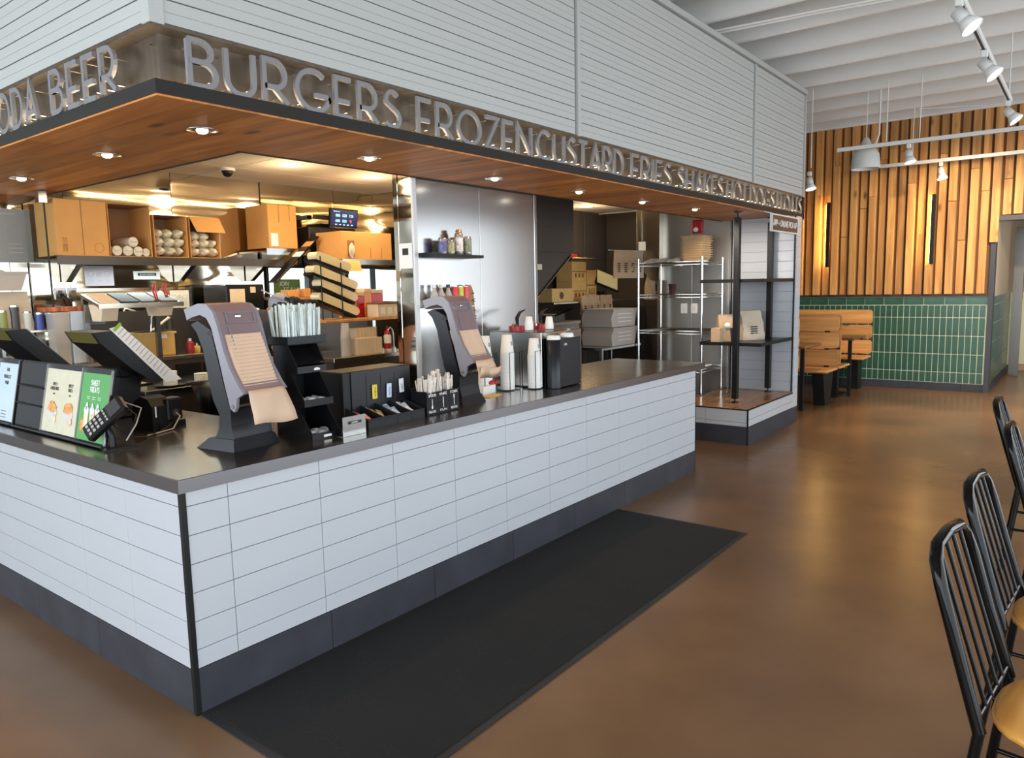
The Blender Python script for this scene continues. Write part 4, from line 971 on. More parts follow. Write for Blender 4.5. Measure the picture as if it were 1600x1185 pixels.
# columns above: local x (across keys), local y (up the device), local z (into the device body)
def OR(m): return m.xf(Tm)
OR(hd).build('body', m_blk, tm)
m_glassblk = M('dark display', (0.05, 0.05, 0.055), 0.1)
OR(MB().box((-0.030, 0.030, -0.021), (0.030, 0.088, -0.018))).build('display', m_glassblk, tm)
m_key = M('grey keys', (0.40, 0.38, 0.36), 0.5)
for r in range(4):
    for c_ in range(3): OR(MB().box((-0.028 + 0.020 * c_, -0.080 + 0.021 * r, -0.022), (-0.014 + 0.020 * c_, -0.067 + 0.021 * r, -0.018), 0.002)).build('keypad_key', m_key, tm)
for c_ in range(4): OR(MB().box((-0.030 + 0.016 * c_, 0.012, -0.021), (-0.020 + 0.016 * c_, 0.019, -0.018))).build('function_key', m_key, tm)
MB().tube([(0.03, 0.02, 0.03), (0.09, 0.0, 0.06), (0.13, 0.04, 0.12), (0.10, 0.10, 0.16), (0.06, 0.10, 0.08), (0.12, 0.06, 0.02), (0.20, 0.10, 0.006), (0.30, 0.18, 0.005), (0.38, 0.24, 0.02)], 0.0035, 6).build('cable', m_blk, tm)
MB().tube([(0.05, -0.03, 0.03), (0.10, -0.02, 0.09), (0.14, 0.01, 0.15), (0.09, 0.07, 0.18), (0.05, 0.05, 0.11)], 0.003, 6).build('cable', m_grey, tm)
# receipt printer seen from behind
pr = thing('receipt_printer', 'black receipt printer with a rounded hood standing behind the card terminal', 'printer', (0.40, 0.97, CT), 0.15)
MB().prism([(0.0, 0.0), (0.15, 0.0), (0.15, 0.08), (0.13, 0.13), (0.08, 0.155), (0.03, 0.145), (0.0, 0.11)], 0.0, 0.10, 'x').build('hood', m_blk, pr)
boxpart('rear_housing', (0.075, -0.01, 0.035), (0.155, 0.06, 0.140), m_blk, pr, 0.006)
boxpart('feet', (0.03, -0.005, 0.0), (0.17, 0.12, 0.03), m_blk, pr)
MB().cyl((0.115, -0.012, 0.07), (0.115, -0.006, 0.07), 0.018, n=14).build('socket', m_gap, pr)
MB().tube([(0.115, -0.012, 0.07), (0.115, -0.04, 0.055), (0.06, -0.06, 0.006), (-0.05, -0.09, 0.005), (-0.10, -0.10, 0.006)], 0.003, 6).build('cable', m_grey, pr)
boxpart('label_sticker', (0.015, -0.001, 0.06), (0.022, 0.0, 0.11), m_wpaper, pr)

# order registers
m_cdisp = M('olive customer display', (0.14, 0.12, 0.03), 0.12, coat=0.5)
def register(loc, rz, label, sheet):
    t = thing('register', label, 'cash register', loc, rz)
    # local: screen plane leans away from customers; x to kitchen, y along the counter, z up
    boxpart('base', (0.02, -0.09, 0), (0.24, 0.09, 0.03), m_blk, t, 0.006)
    MB().prism([(0.05, 0.03), (0.17, 0.03), (0.20, 0.20), (0.10, 0.24)], -0.045, 0.045, 'y').build('neck', m_blk, t)
    MB().prism([(-0.075, 0.445), (0.02, 0.450), (0.275, 0.185), (0.215, 0.165), (0.10, 0.25), (-0.045, 0.39)], -0.165, 0.165, 'y').build('screen_body', m_blk, t)
    MB().prism([(0.030, 0.449), (0.284, 0.184), (0.276, 0.180), (0.020, 0.445)], -0.160, 0.160, 'y').build('screen', m_glassblk, t)
    MB().prism([(-0.079, 0.443), (-0.073, 0.445), (-0.040, 0.392), (-0.046, 0.389)], -0.14, 0.14, 'y').build('customer_display', m_cdisp, t)
    boxpart('hinge', (0.08, -0.06, 0.20), (0.15, 0.06, 0.26), m_blk, t, 0.01)
    if sheet:
        p = MB().add([(0.0, -0.168, 0.462), (0.055, -0.172, 0.475), (0.345, -0.178, 0.175), (0.265, -0.170, 0.165), (0.0, -0.1665, 0.462), (0.055, -0.1705, 0.475), (0.345, -0.1765, 0.175), (0.265, -0.1685, 0.165)],
                     [(0, 1, 2, 3), (4, 5, 6, 7), (0, 1, 5, 4), (1, 2, 6, 5), (2, 3, 7, 6), (3, 0, 4, 7)]).build('taped_sheet', m_wpaper, t)
        m = MB(); d1 = Vector((0.27, 0, -0.29)).normalized(); d2 = Vector((0.7, 0, 0.7)).normalized()
        for i in range(14):
            O = Vector((0.015, -0.1755, 0.452)) + d1 * (0.03 + 0.024 * i) ; ribbon(m, [(0, 0), (0.045, 0)], 0.004, 0.0008, O, d2, -d1, -EY)
        m.build('print', m_grey, p)
        m = MB(); ribbon(m, [(0, 0), (0.05, 0)], 0.016, 0.001, Vector((0.018, -0.1760, 0.450)), d2, d1, -EY); m.build('print', M('green header', (0.25, 0.42, 0.05), 0.6), p)
    return t
register((0.435, 1.57, CT), 0.0, 'black order register with a printed sheet taped along its edge', True)
register((0.335, 2.40, CT), 0.05, 'black order register under the edge of the glass screen', False)
# ================================================================ PICKUP NOOK
ps_ = thing('pickup_shelving', 'black two-tier pickup shelf unit with square posts standing on the oak platform', 'shelf', (5.60, 0.0, 0.333))
for (x, y) in ((0.03, 0.235), (0.90, 0.22)):
    boxpart('post', (x - 0.026, y - 0.026, 0.040), (x + 0.026, y + 0.026, 1.745), m_black, ps_, 0.002)
    MB().cyl((x, y, 0), (x, y, 0.012), 0.032, n=14).cyl((x, y, 0.01), (x, y, 0.045), 0.008, n=8).build('levelling_foot', m_black, ps_)
    MB().cyl((x, y, 1.74), (x, y, 1.788), 0.008, n=8).cyl((x, y, 1.788), (x, y, 1.798), 0.034, n=14).build('ceiling_foot', m_black, ps_)
    boxpart('arm', (x - 0.055, y - 0.006, 1.700), (x + 0.055, y + 0.006, 1.708), m_black, ps_)
for z in (0.555, 1.155):
    s_ = boxpart('shelf_board', (0.06, 0.015, z), (0.975, 0.60, z + 0.012), m_blkm, ps_)
    MB().box((0.055, 0.005, z - 0.012), (0.975, 0.015, z + 0.020)).box((0.055, 0.60, z - 0.012), (0.975, 0.61, z + 0.020)).box((0.052, 0.005, z - 0.012), (0.062, 0.61, z + 0.020)).build('rim', m_black, s_)
def bag(name, label, loc, sx, sy, sz, mat, grp=None, rz=0.0, printed=None):
    t = thing(name, label, 'bag', loc, rz, grp)
    n = 5; m = MB(); rows_ = []
    for j in range(n + 1):
        q = j / n; w_ = sx / 2 * (1 - 0.06 * q); d = sy / 2 * (1 - 0.75 * max(0, q - 0.45) / 0.55)
        jx = lambda: rs.uniform(-0.006, 0.006)
        rows_.append([(-w_ + jx(), -d + jx(), sz * q), (0, -d * 1.05 + jx(), sz * q), (w_ + jx(), -d + jx(), sz * q), (w_ * 1.0 + jx(), jx(), sz * q), (w_ + jx(), d + jx(), sz * q), (0, d + jx(), sz * q), (-w_ + jx(), d + jx(), sz * q), (-w_ * 1.0 + jx(), jx(), sz * q)])
    vs = [v for r in rows_ for v in r]; fs = [tuple(range(8))[::-1]]
    for j in range(n):
        for i in range(8): fs.append((j * 8 + i, j * 8 + (i + 1) % 8, (j + 1) * 8 + (i + 1) % 8, (j + 1) * 8 + i))
    m.add(vs, fs); m.build('sack', mat, t)
    MB().box((-sx * 0.46, -sy * 0.10, sz - 0.004), (sx * 0.46, sy * 0.08, sz + 0.012)).build('folded_top', mat, t)
    if printed:
        m = MB()
        for k in range(printed): m.box((-sx * 0.16, -sy / 2 - 0.0045, sz * 0.22 + 0.022 * k), (sx * 0.16, -sy / 2 - 0.003, sz * 0.22 + 0.012 + 0.022 * k))
        m.build('printed_mark', m_ink, t)
    return t
m_kraftl = M('pale kraft bag', (0.50, 0.42, 0.32), 0.85, vary=0.08, vscale=9, bump=0.3, bscale=14)
bag('takeaway_bag', 'large pale kraft takeaway bag with a dark printed mark on the lower black shelf', (6.17, 0.31, 0.901), 0.26, 0.16, 0.28, m_kraftl, rz=-0.55, printed=4)
sb = bag('takeaway_bag', 'small brown takeaway bag sealed with a white sticker on the lower black shelf', (5.95, 0.47, 0.901), 0.16, 0.13, 0.25, m_kraft, rz=-0.9)
MB().lathe([(0.030, 0), (0.030, 0.002), (0, 0.002)], n=14).xf(Matrix.Translation((0.0, -0.072, 0.155)) @ Euler((PI / 2, 0, 0)).to_matrix().to_4x4()).build('sticker', m_wpaper, sb)
solo('drink_cup', MB().lathe([(0.034, 0), (0.046, 0.13), (0.046, 0.134), (0, 0.134)], n=18), M('dark navy cup', (0.03, 0.03, 0.06), 0.3), 'dark drink cup in front of the small bag on the lower black shelf', 'cup', (5.87, 0.34, 0.901))
solo('paper_box', MB().box((0, 0, 0), (0.10, 0.09, 0.14), 0.003), m_kraft, 'small kraft paper box at the end of the lower black shelf beside the post', 'box', (5.69, 0.42, 0.901))
# pickup sign
sg = thing('pickup_sign', 'black APP + ONLINE PICK-UP sign with a white frame hanging from the soffit', 'sign', (5.84, -0.012, 1.955))
boxpart('board', (0, 0.0, 0), (0.77, 0.016, 0.148), M('dark brown sign face', (0.05, 0.035, 0.028), 0.4), sg)
MB().box((-0.008, -0.004, -0.008), (0.778, 0.018, 0.004)).box((-0.008, -0.004, 0.144), (0.778, 0.018, 0.156)).box((-0.008, -0.004, 0.004), (0.008, 0.018, 0.144)).box((0.762, -0.004, 0.004), (0.778, 0.018, 0.144)).build('frame', m_white, sg)
m = MB(); write(m, 'APP + ONLINE PICK-UP', (0.385, -0.003, 0.048), EX, EZ, EY, 0.052, width=0.70, depth=0.002, center=True, stroke=0.17); m.build('lettering', m_wpaper, sg)
for x in (0.04, 0.73): MB().cyl((x, 0.008, 0.155), (x, 0.10, 0.186), 0.006, n=8).build('hanger', m_white, sg)

# ================================================================ WIRE RACK AND ITS LOAD
wr = thing('wire_rack', 'tall chrome wire shelving rack between the counter end and the pickup nook', 'rack', (5.97, 0.73, 0.0))
RX, RY = 0.53, 0.72
for x in (0, RX):
    for y in (0, RY):
        m = MB().cyl((x, y, 0.03), (x, y, 1.745), 0.013, n=10).lathe([(0.015, 0), (0.018, 0.01), (0.012, 0.03)], c=(x, y, 0), n=10)
        for k in range(22): m.cyl((x, y, 0.15 + 0.07 * k), (x, y, 0.154 + 0.07 * k), 0.0145, n=10)
        m.build('post', m_chrome, wr)
for z in (0.16, 0.56, 0.955, 1.335, 1.670):
    m = MB()
    for zz in (0.0, 0.030):
        m.tube([(0, 0, z + zz), (RX, 0, z + zz), (RX, RY, z + zz), (0, RY, z + zz)], 0.004, 6, closed=True)
    for k in range(9):
        for yy in (0, RY): m.tube([(RX * k / 9, yy, z), (RX * (k + 0.5) / 9, yy, z + 0.03), (RX * (k + 1) / 9, yy, z)], 0.0025, 5)
    for k in range(12):
        for xx in (0, RX): m.tube([(xx, RY * k / 12, z), (xx, RY * (k + 0.5) / 12, z + 0.03), (xx, RY * (k + 1) / 12, z)], 0.0025, 5)
    sh_ = m.build('shelf_edge', m_chrome, wr)
    m = MB()
    for k in range(17): m.cyl((RX * (k + 1) / 18, 0, z + 0.031), (RX * (k + 1) / 18, RY, z + 0.031), 0.002, n=5, smooth=False)
    g = m.build('wire_grid', m_chrome, sh_)
# stack of kraft trays on top
for i in range(10):
    k = ('ktray',)
    if k not in mesh_cache: mesh_cache[k] = MB().add([(-0.10, -0.085, 0), (0.10, -0.085, 0), (0.10, 0.085, 0), (-0.10, 0.085, 0), (-0.125, -0.115, 0.050), (0.125, -0.115, 0.050), (0.125, 0.115, 0.050), (-0.125, 0.115, 0.050), (-0.118, -0.108, 0.050), (0.118, -0.108, 0.050), (0.118, 0.108, 0.050), (-0.118, 0.108, 0.050), (-0.094, -0.08, 0.006), (0.094, -0.08, 0.006), (0.094, 0.08, 0.006), (-0.094, 0.08, 0.006)],
        [(0, 3, 2, 1), (0, 1, 5, 4), (1, 2, 6, 5), (2, 3, 7, 6), (3, 0, 4, 7), (4, 5, 9, 8), (5, 6, 10, 9), (6, 7, 11, 10), (7, 4, 8, 11), (8, 9, 13, 12), (9, 10, 14, 13), (10, 11, 15, 14), (11, 8, 12, 15), (12, 13, 14, 15)]).box((-0.134, -0.124, 0.044), (0.134, -0.113, 0.050)).box((-0.134, 0.113, 0.044), (0.134, 0.124, 0.050)).box((-0.134, -0.113, 0.044), (-0.122, 0.113, 0.050)).box((0.122, -0.113, 0.044), (0.134, 0.113, 0.050)).mesh('food_tray', M('tan moulded tray', (0.55, 0.36, 0.18), 0.85, vary=0.1, vscale=12))
    o = link('food_tray', mesh_cache[k], None, None, (6.22 + rs.uniform(-0.004, 0.004), 0.90 + rs.uniform(-0.004, 0.004), 1.7045 + 0.0235 * i)); o.rotation_euler = (0, 0, 0.05 + rs.uniform(-0.04, 0.04))
    tag(o, 'tan paper food tray in the nested stack on top of the wire rack', 'tray', 'food trays stacked on the wire rack')
m_clr = M('glossy clear lid', (0.62, 0.58, 0.52), 0.12, alpha=0.7, coat=0.6)
for i in range(3):
    for j in range(3):
        solo('cake_dome', MB().lathe([(0.062, 0), (0.064, 0.004), (0.05, 0.020), (0.0, 0.026)], n=16, cap=False), m_clr, 'shallow clear plastic dome laid out beside the tan trays on the wire rack', 'cover', (6.06 + 0.06 * j, 1.10 + 0.135 * i, 1.704 + 0.012 * j), 0, 'clear domes on top of the wire rack')
solo('drink_cup', MB().lathe([(0.030, 0), (0.042, 0.10), (0.044, 0.102), (0.044, 0.108), (0, 0.108)], n=16), M('dark cola cup', (0.05, 0.02, 0.025), 0.2), 'small dark drink cup standing alone on the second shelf of the wire rack', 'cup', (6.13, 1.13, 1.369))
solo('storage_tub', MB().box((0, 0, 0), (0.22, 0.18, 0.10), 0.01), m_red, 'red plastic tub under the wire rack by the platform', 'tub', (6.02, 0.78, 0.193))
solo('white_tub', MB().box((0, 0, 0), (0.36, 0.30, 0.012), 0.003), m_wpaper, 'flat white tray on the low shelf of the wire rack', 'tray', (6.05, 0.80, 0.596))
al = thing('fire_alarm', 'red fire alarm strobe on the steel wall above the food trays', 'alarm', (6.598, 1.05, 2.02))
MB().box((-0.04, -0.062, 0), (0, 0.062, 0.145), 0.012).build('housing', m_red, al); MB().ell((-0.042, 0.012, 0.04), (0.014, 0.03, 0.025)).build('strobe', m_wpaper, al)
for y in (1.087, 1.21): 
    sw = thing('outlet_plate', 'white outlet plate on the steel wall ' + ('nearer the pickup nook' if y < 1.1 else 'farther from the pickup nook'), 'outlet', (6.596, y, 1.145)); boxpart('plate', (-0.006, -0.038, 0), (0, 0.038, 0.11), m_wpaper, sw, 0.002); boxpart('socket', (-0.008, -0.015, 0.03), (-0.006, 0.015, 0.08), m_white, sw)

# ================================================================ BAGGING STATION AND HOODS
m_brass = M('warm stainless hood', (0.58, 0.52, 0.42), 0.22, metal=1.0, bump=0.2, bscale=2)
hr = thing('duct_hood', 'tall steel hood with a sloping foot beside the dark kitchen wall', 'hood', (6.5, 1.47, 0))
MB().prism([(0.0, 1.520), (0.09, 1.520), (0.28, 1.70), (0.28, 2.384), (0.0, 2.384)], 0.0, 0.10, 'x').build('shell', m_brass, hr)
boxpart('notice', (-0.003, 0.17, 1.86), (0.0, 0.26, 1.96), m_wpaper, hr)
hl = thing('exhaust_hood', 'dark steel exhaust hood over the fryers beyond the clad partition', 'hood', (4.10, 1.62, 0))
m_hood = M('dark smoked steel', (0.075, 0.062, 0.052), 0.32, metal=0.5, bump=0.12, bscale=2)
MB().box((0, 0, 1.80), (0.87, 0.9, 2.384)).build('canopy', m_hood, hl); boxpart('seam', (0, -0.002, 2.02), (0.87, 0.0, 2.024), m_steel, hl)
MB().prism([(0.0, 1.80), (0.87, 1.80), (0.84, 1.76), (0.22, 1.33), (0.0, 1.28)], 0.03, 0.06, 'y').build('side_shield', m_hood, hl)
MB().tube([(0.22, 0.02, 1.335), (0.84, 0.02, 1.765)], 0.008, 6).build('shield_edge', m_brass, hl)
boxpart('light_bar', (0.0, -0.02, 1.63), (0.30, 0.02, 1.68), M('cream light bar', (0.62, 0.56, 0.38), 0.5), hl)
fs_ = thing('fryer_station', 'stainless fryer station with brown oil wells under the exhaust hood', 'fryer', (4.15, 1.65, 0))
MB().box((0, 0, 0), (0.95, 0.8, 1.10)).build('cabinet', m_steel, fs_); boxpart('rim', (-0.01, -0.01, 1.10), (0.96, 0.81, 1.13), m_brass, fs_, 0.004)
for i in range(2):
    bk_ = MB().box((0.1 + 0.42 * i, 0.1, 1.13), (0.42 + 0.42 * i, 0.6, 1.20)).build('fry_basket', m_hood, fs_)
    MB().tube([(0.26 + 0.42 * i, 0.1, 1.19), (0.26 + 0.42 * i, -0.10, 1.26)], 0.010, 6).build('basket_handle', m_blk, bk_)
bt = thing('bagging_bench', 'steel bagging bench with an overshelf along the dark kitchen wall', 'workbench', (5.25, 1.95, 0))
boxpart('lower_top', (0, 0.02, 0.86), (1.90, 0.62, 0.90), m_steel, bt, 0.003)
boxpart('overshelf', (0.0, 0.10, 1.285), (1.90, 0.60, 1.305), m_brass, bt, 0.003)
for x in (0.02, 1.86):
    for y in (0.04, 0.55): boxpart('leg', (x, y, 0), (x + 0.03, y + 0.03, 0.86), m_steel, bt)
    boxpart('upright', (x, 0.50, 0.90), (x + 0.03, 0.53, 1.285), m_steel, bt)
cp = thing('wall_plate', 'bright steel splash plate high on the dark kitchen wall', 'panel', (5.45, 2.56, 1.80)); boxpart('plate', (0, 0, 0), (0.52, 0.04, 0.52), m_brass, cp, 0.004)
sf = thing('steel_shelf', 'short steel wall shelf holding small cartons on the dark wall', 'shelf', (5.90, 2.25, 1.785)); boxpart('plate', (0, 0, 0), (0.52, 0.34, 0.015), m_brass, sf); boxpart('bracket', (0.1, 0.30, -0.12), (0.12, 0.34, 0.0), m_steel, sf)
solo('red_tag', MB().box((0, 0, 0), (0.13, 0.05, 0.03), 0.004), m_red, 'small red block on the short steel wall shelf', 'tag', (5.86 + 0.06, 2.27, 1.801))
m_carton = M('tan printed carton', (0.62, 0.40, 0.14), 0.8, vary=0.08, vscale=10)
for k, (x, z, w_, h_, l) in enumerate(((5.98, 1.306, 0.30, 0.22, 'tan printed carton at the bottom of the pair below the wall shelf'), (5.98, 1.527, 0.30, 0.225, 'tan printed carton on top of the pair below the wall shelf'), (6.30, 1.306, 0.21, 0.35, 'narrow tan carton beside the pair below the wall shelf'))):
    t = thing('carton', l, 'carton', (x, 2.30, z)); boxpart('box', (0, 0, 0), (w_, 0.22, h_), m_carton, t, 0.003); boxpart('tape', (0, -0.001, h_ * 0.48), (w_, 0.0, h_ * 0.52), m_kline, t)
    for q in range(3): boxpart('printed_mark', (w_ * (0.2 + 0.25 * q), -0.0015, h_ * 0.2), (w_ * (0.3 + 0.25 * q), 0, h_ * 0.4), m_kline, t)
t = thing('carton', 'wide pale carton of takeaway bags on the overshelf, beside the hanging brown bags', 'carton', (5.28, 2.10, 1.306)); boxpart('box', (0, 0, 0), (0.42, 0.22, 0.145), m_carton, t, 0.003); MB().lathe([(0.04, 0), (0.04, 0.002), (0, 0.002)], n=16).xf(Matrix.Translation((0.18, 0.0, 0.07)) @ Euler((PI / 2, 0, 0)).to_matrix().to_4x4()).build('printed_mark', m_kline, t)
for i in range(5):
    bag('takeaway_bag', 'brown kraft bag hanging in the row from the steel overshelf', (5.80 + 0.135 * i, 2.03, 1.155), 0.125, 0.03, 0.20, m_kraft, 'kraft bags hanging from the overshelf', printed=3)
for i in range(6):
    bag('takeaway_bag', 'brown kraft bag filed upright on the lower steel bench top', (5.45 + 0.12 * i, 2.05, 0.901), 0.115, 0.07, 0.19, m_kraft, 'kraft bags filed on the lower bench')
ms = thing('order_screen', 'tilted black order screen with a pale page on the overshelf by the hanging bags', 'screen', (6.52, 2.25, 1.306))
MB().box((0, 0, 0), (0.10, 0.10, 0.10)).build('base', m_blk, ms)
mm = MB().box((-0.14, -0.012, -0.10), (0.20, 0.012, 0.12), 0.004).xf(Matrix.Translation((0.10, 0.0, 0.23)) @ Euler((-0.5, 0.35, -0.5)).to_matrix().to_4x4()); mm.build('bezel', m_blk, ms)
mm = MB().box((-0.12, -0.014, -0.08), (0.18, -0.012, 0.10)).xf(Matrix.Translation((0.10, 0.0, 0.23)) @ Euler((-0.5, 0.35, -0.5)).to_matrix().to_4x4()); mm.build('display', M('dim lit display', (0.30, 0.27, 0.14), 0.3, emit=(0.5, 0.42, 0.2), estr=0.25), ms)
for i in range(4):
    bag('takeaway_bag', 'flat kraft bag clipped in the hanging bunch beside the wire rack', (6.12 + 0.105 * i, 1.78 - 0.03 * i, 1.55), 0.13, 0.02, 0.30, (m_kraft, m_kraft, m_kraft, m_kraftl)[i], 'flat bags clipped beside the wire rack', rz=-0.35, printed=5)
hk = solo('bag_rail', MB().tube([(6.0, 1.83, 1.86), (6.44, 1.72, 1.86), (6.44, 1.72, 2.38)], 0.006, 6), m_chrome, 'thin steel rail from which the flat kraft bags hang', 'rail')
bag('takeaway_bag', 'tall brown bag with black stripes standing behind the wire rack post', (6.62, 1.62, 1.306), 0.20, 0.10, 0.30, m_kraft, printed=5)
for k, l in enumerate(('light grey open-front plastic bin at the bottom of the pair beside the wire rack', 'light grey open-front plastic bin on top of the pair beside the wire rack')):
    t = thing('storage_bin', l, 'bin', (5.46, 1.49, 0.845 + 0.195 * k))
    MB().prism([(0.02, 0.0), (0.50, 0.0), (0.56, 0.185), (0.06, 0.185), (0.0, 0.10)], 0.0, 0.36, 'y').build('body', m_grey, t)
    for q in range(3): boxpart('label_slot', (0.14, -0.004, 0.05 + 0.04 * q), (0.42, 0.0, 0.058 + 0.04 * q), m_white, t)
    boxpart('rim', (0.03, -0.006, 0.178), (0.57, 0.366, 0.188), m_grey, t)
t = thing('side_table', 'small steel side table under the two grey plastic bins', 'table', (5.25, 1.47, 0))
boxpart('table_top', (0, 0, 0.815), (0.82, 0.40, 0.843), m_steel, t, 0.003); boxpart('undershelf', (0.03, 0.03, 0.45), (0.79, 0.38, 0.47), m_steel, t)
for x in (0.02, 0.77):
    for y in (0.02, 0.35): boxpart('leg', (x, y, 0), (x + 0.03, y + 0.03, 0.815), m_steel, t)
solo('storage_tub', MB().box((0, 0, 0), (0.30, 0.2, 0.10), 0.01), m_red, 'red plastic tub on the undershelf below the grey bins', 'tub', (5.45, 1.56, 0.472))
solo('folded_cloth', MB().box((0, 0, 0), (0.2, 0.16, 0.05), 0.015), m_wpaper, 'white folded cloth on the undershelf below the grey bins', 'cloth', (5.30, 1.56, 0.472))

# ================================================================ KITCHEN, COUNTER SIDE
sh1 = thing('steel_shelf', 'long steel wall shelf carrying the open cardboard boxes', 'shelf', (0.76, 2.76, 1.70))
boxpart('plate', (0, 0, 0), (1.68, 0.35, 0.016), m_steel, sh1); boxpart('front_lip', (0, -0.004, -0.022), (1.68, 0.002, 0.034), m_hood, sh1)
for x in (0.15, 0.94, 1.55):
    MB().prism([(0.34, 0.0), (0.06, 0.0), (0.28, -0.13), (0.34, -0.13)], x, x + 0.04, 'x').build('bracket', m_steel, sh1)
area('undershelf_glow', (1.6, 2.92, 1.665), (0, 0, 0), 1.5, 0.06, 5, (0.86, 1.0, 0.98))
def carton(name, loc, w_, d, h, label, open_front=False, flap=None, rz=0.0, lines=True):
    t = thing(name, label, 'box', loc, rz)
    if not open_front:
        boxpart('box', (0, 0, 0), (w_, d, h), m_kbrown, t, 0.002)
        if lines:
            boxpart('flap_joint', (w_ * 0.49, -0.0012, 0), (w_ * 0.50, 0, h), m_kline, t)
            m = MB()
            for q in range(2): write(m, 'PAPER CUPS'[:9], (w_ * (0.14 + 0.05 * q), -0.0015, h * 0.08), EZ, -EX, EY, 0.012, depth=0.0006)
            m.lathe([(0.028, 0), (0.028, 0.001), (0.025, 0.001), (0.025, 0)], n=20, cap=False).v
            m.build('lettering', m_kline, t)
            MB().tube([(w_ * 0.80 + 0.03 * math.cos(k * 0.5), -0.001, h * 0.15 + 0.03 * math.sin(k * 0.5)) for k in range(13)], 0.0008, 4, closed=True).build('printed_mark', m_kline, t)
            boxpart('bottom_flap', (0, -0.012, 0.0), (w_, 0, 0.004), m_kbrown, t)
    else:
        th = 0.005
        for nm_, a, b in (('side', (0, 0, 0), (th, d, h)), ('side', (w_ - th, 0, 0), (w_, d, h)), ('rear', (th, d - th, th), (w_ - th, d, h - th)), ('base', (th, 0, 0), (w_ - th, d, th)), ('lid', (th, 0, h - th), (w_ - th, d, h))):
            boxpart(nm_, a, b, m_kbrown if nm_ in ('side', 'base') else m_kbrown_shade, t)
    if flap:
        MB().add([(0, -0.005, h), (w_, -0.005, h), (w_ + 0.02, -0.05, h - flap), (0.03, -0.05, h - flap), (0, 0, h), (w_, 0, h), (w_ + 0.02, -0.045, h - flap), (0.03, -0.045, h - flap)],
                 [(0, 1, 2, 3), (4, 5, 6, 7), (0, 1, 5, 4), (1, 2, 6, 5), (2, 3, 7, 6), (3, 0, 4, 7)]).build('flap', m_kbrown, t)
    return t
carton('cardboard_box', (0.775, 2.77, 1.735), 0.315, 0.30, 0.355, 'closed cardboard box with printed side at the near end of the wall shelf')
carton('cardboard_box', (1.10, 2.78, 1.735), 0.285, 0.29, 0.350, 'tall open cardboard box holding white cup sleeves on the wall shelf', True)
carton('cardboard_box', (1.405, 2.78, 1.735), 0.245, 0.29, 0.295, 'open cardboard box crammed with clear bagged lids on the wall shelf', True)
carton('cardboard_box', (1.668, 2.78, 1.735), 0.235, 0.29, 0.295, 'open cardboard box with its front flap hanging down over clear bags', True, 0.11)
m_slv = M('sleeve of white cups', (0.68, 0.60, 0.45), 0.5, vary=0.12, vscale=30, bump=0.5, bscale=40)
for (x, z) in ((1.150, 1.785), (1.222, 1.785), (1.292, 1.783), (1.345, 1.778), (1.262, 1.846)):
    r_ = 0.033 if x < 1.33 else 0.027
    solo('cup_sleeve', MB().cyl((0, 0, 0), (0, 0.24, 0), r_, n=14).lathe([(r_ * 0.6, 0), (r_ * 0.6, 0.004), (0, 0.004)], n=12).cyl((0, -0.004, 0), (0, 0.0, 0), r_ * 0.7, n=14), m_slv, 'rolled sleeve of white cups lying in the tall open cardboard box', 'cups', (x, 2.79, z - 0.01), 0, 'cup sleeves in the tall open box')
m_cbag = M('bagged clear lids', (0.62, 0.54, 0.38), 0.18, vary=0.25, vscale=35, bump=1.0, bscale=30, coat=0.6)
for (x0, n_, lab, grp) in ((1.415, 9, 'clear bag of plastic lids bulging from the open box without a flap', 'bags of lids in the open box'), (1.680, 8, 'clear bag of plastic lids under the hanging cardboard flap', 'bags of lids in the flapped box')):
    for i in range(n_):
        r_ = 0.042; cx = x0 + 0.045 + 0.072 * (i % 3) ; cz = 1.782 + 0.062 * (i // 3) - (0.01 if i > 5 and x0 > 1.6 else 0)
        solo('lid_bag', MB().ell((0, 0, 0), (r_, 0.10, 0.036), 12, 8, jit=0.09), m_cbag, lab, 'bag', (cx, 2.885 + rs.uniform(-0.015, 0.01), cz), 0, grp)
sh2 = thing('steel_shelf', 'short steel wall shelf with one cardboard box, next to the order screen', 'shelf', (2.26, 2.72, 1.79))
boxpart('plate', (0, 0, 0), (0.42, 0.38, 0.014), m_steel, sh2); boxpart('front_lip', (0, -0.004, -0.02), (0.42, 0, 0.03), m_steel, sh2)
MB().prism([(0.36, 0.0), (0.06, 0.0), (0.30, -0.1), (0.36, -0.1)], 0.2, 0.23, 'x').build('bracket', m_steel, sh2)
t = carton('cardboard_box', (2.315, 2.76, 1.825), 0.270, 0.30, 0.340, 'closed cardboard box with a white barcode label on the short shelf', lines=False)
boxpart('barcode_label', (0.02, -0.002, 0.015), (0.085, 0, 0.115), m_wpaper, t); boxpart('flap_joint', (0.10, -0.0012, 0.20), (0.104, 0, 0.34), m_kline, t); boxpart('flap_joint', (0.20, -0.0012, 0.22), (0.204, 0, 0.34), m_kline, t)
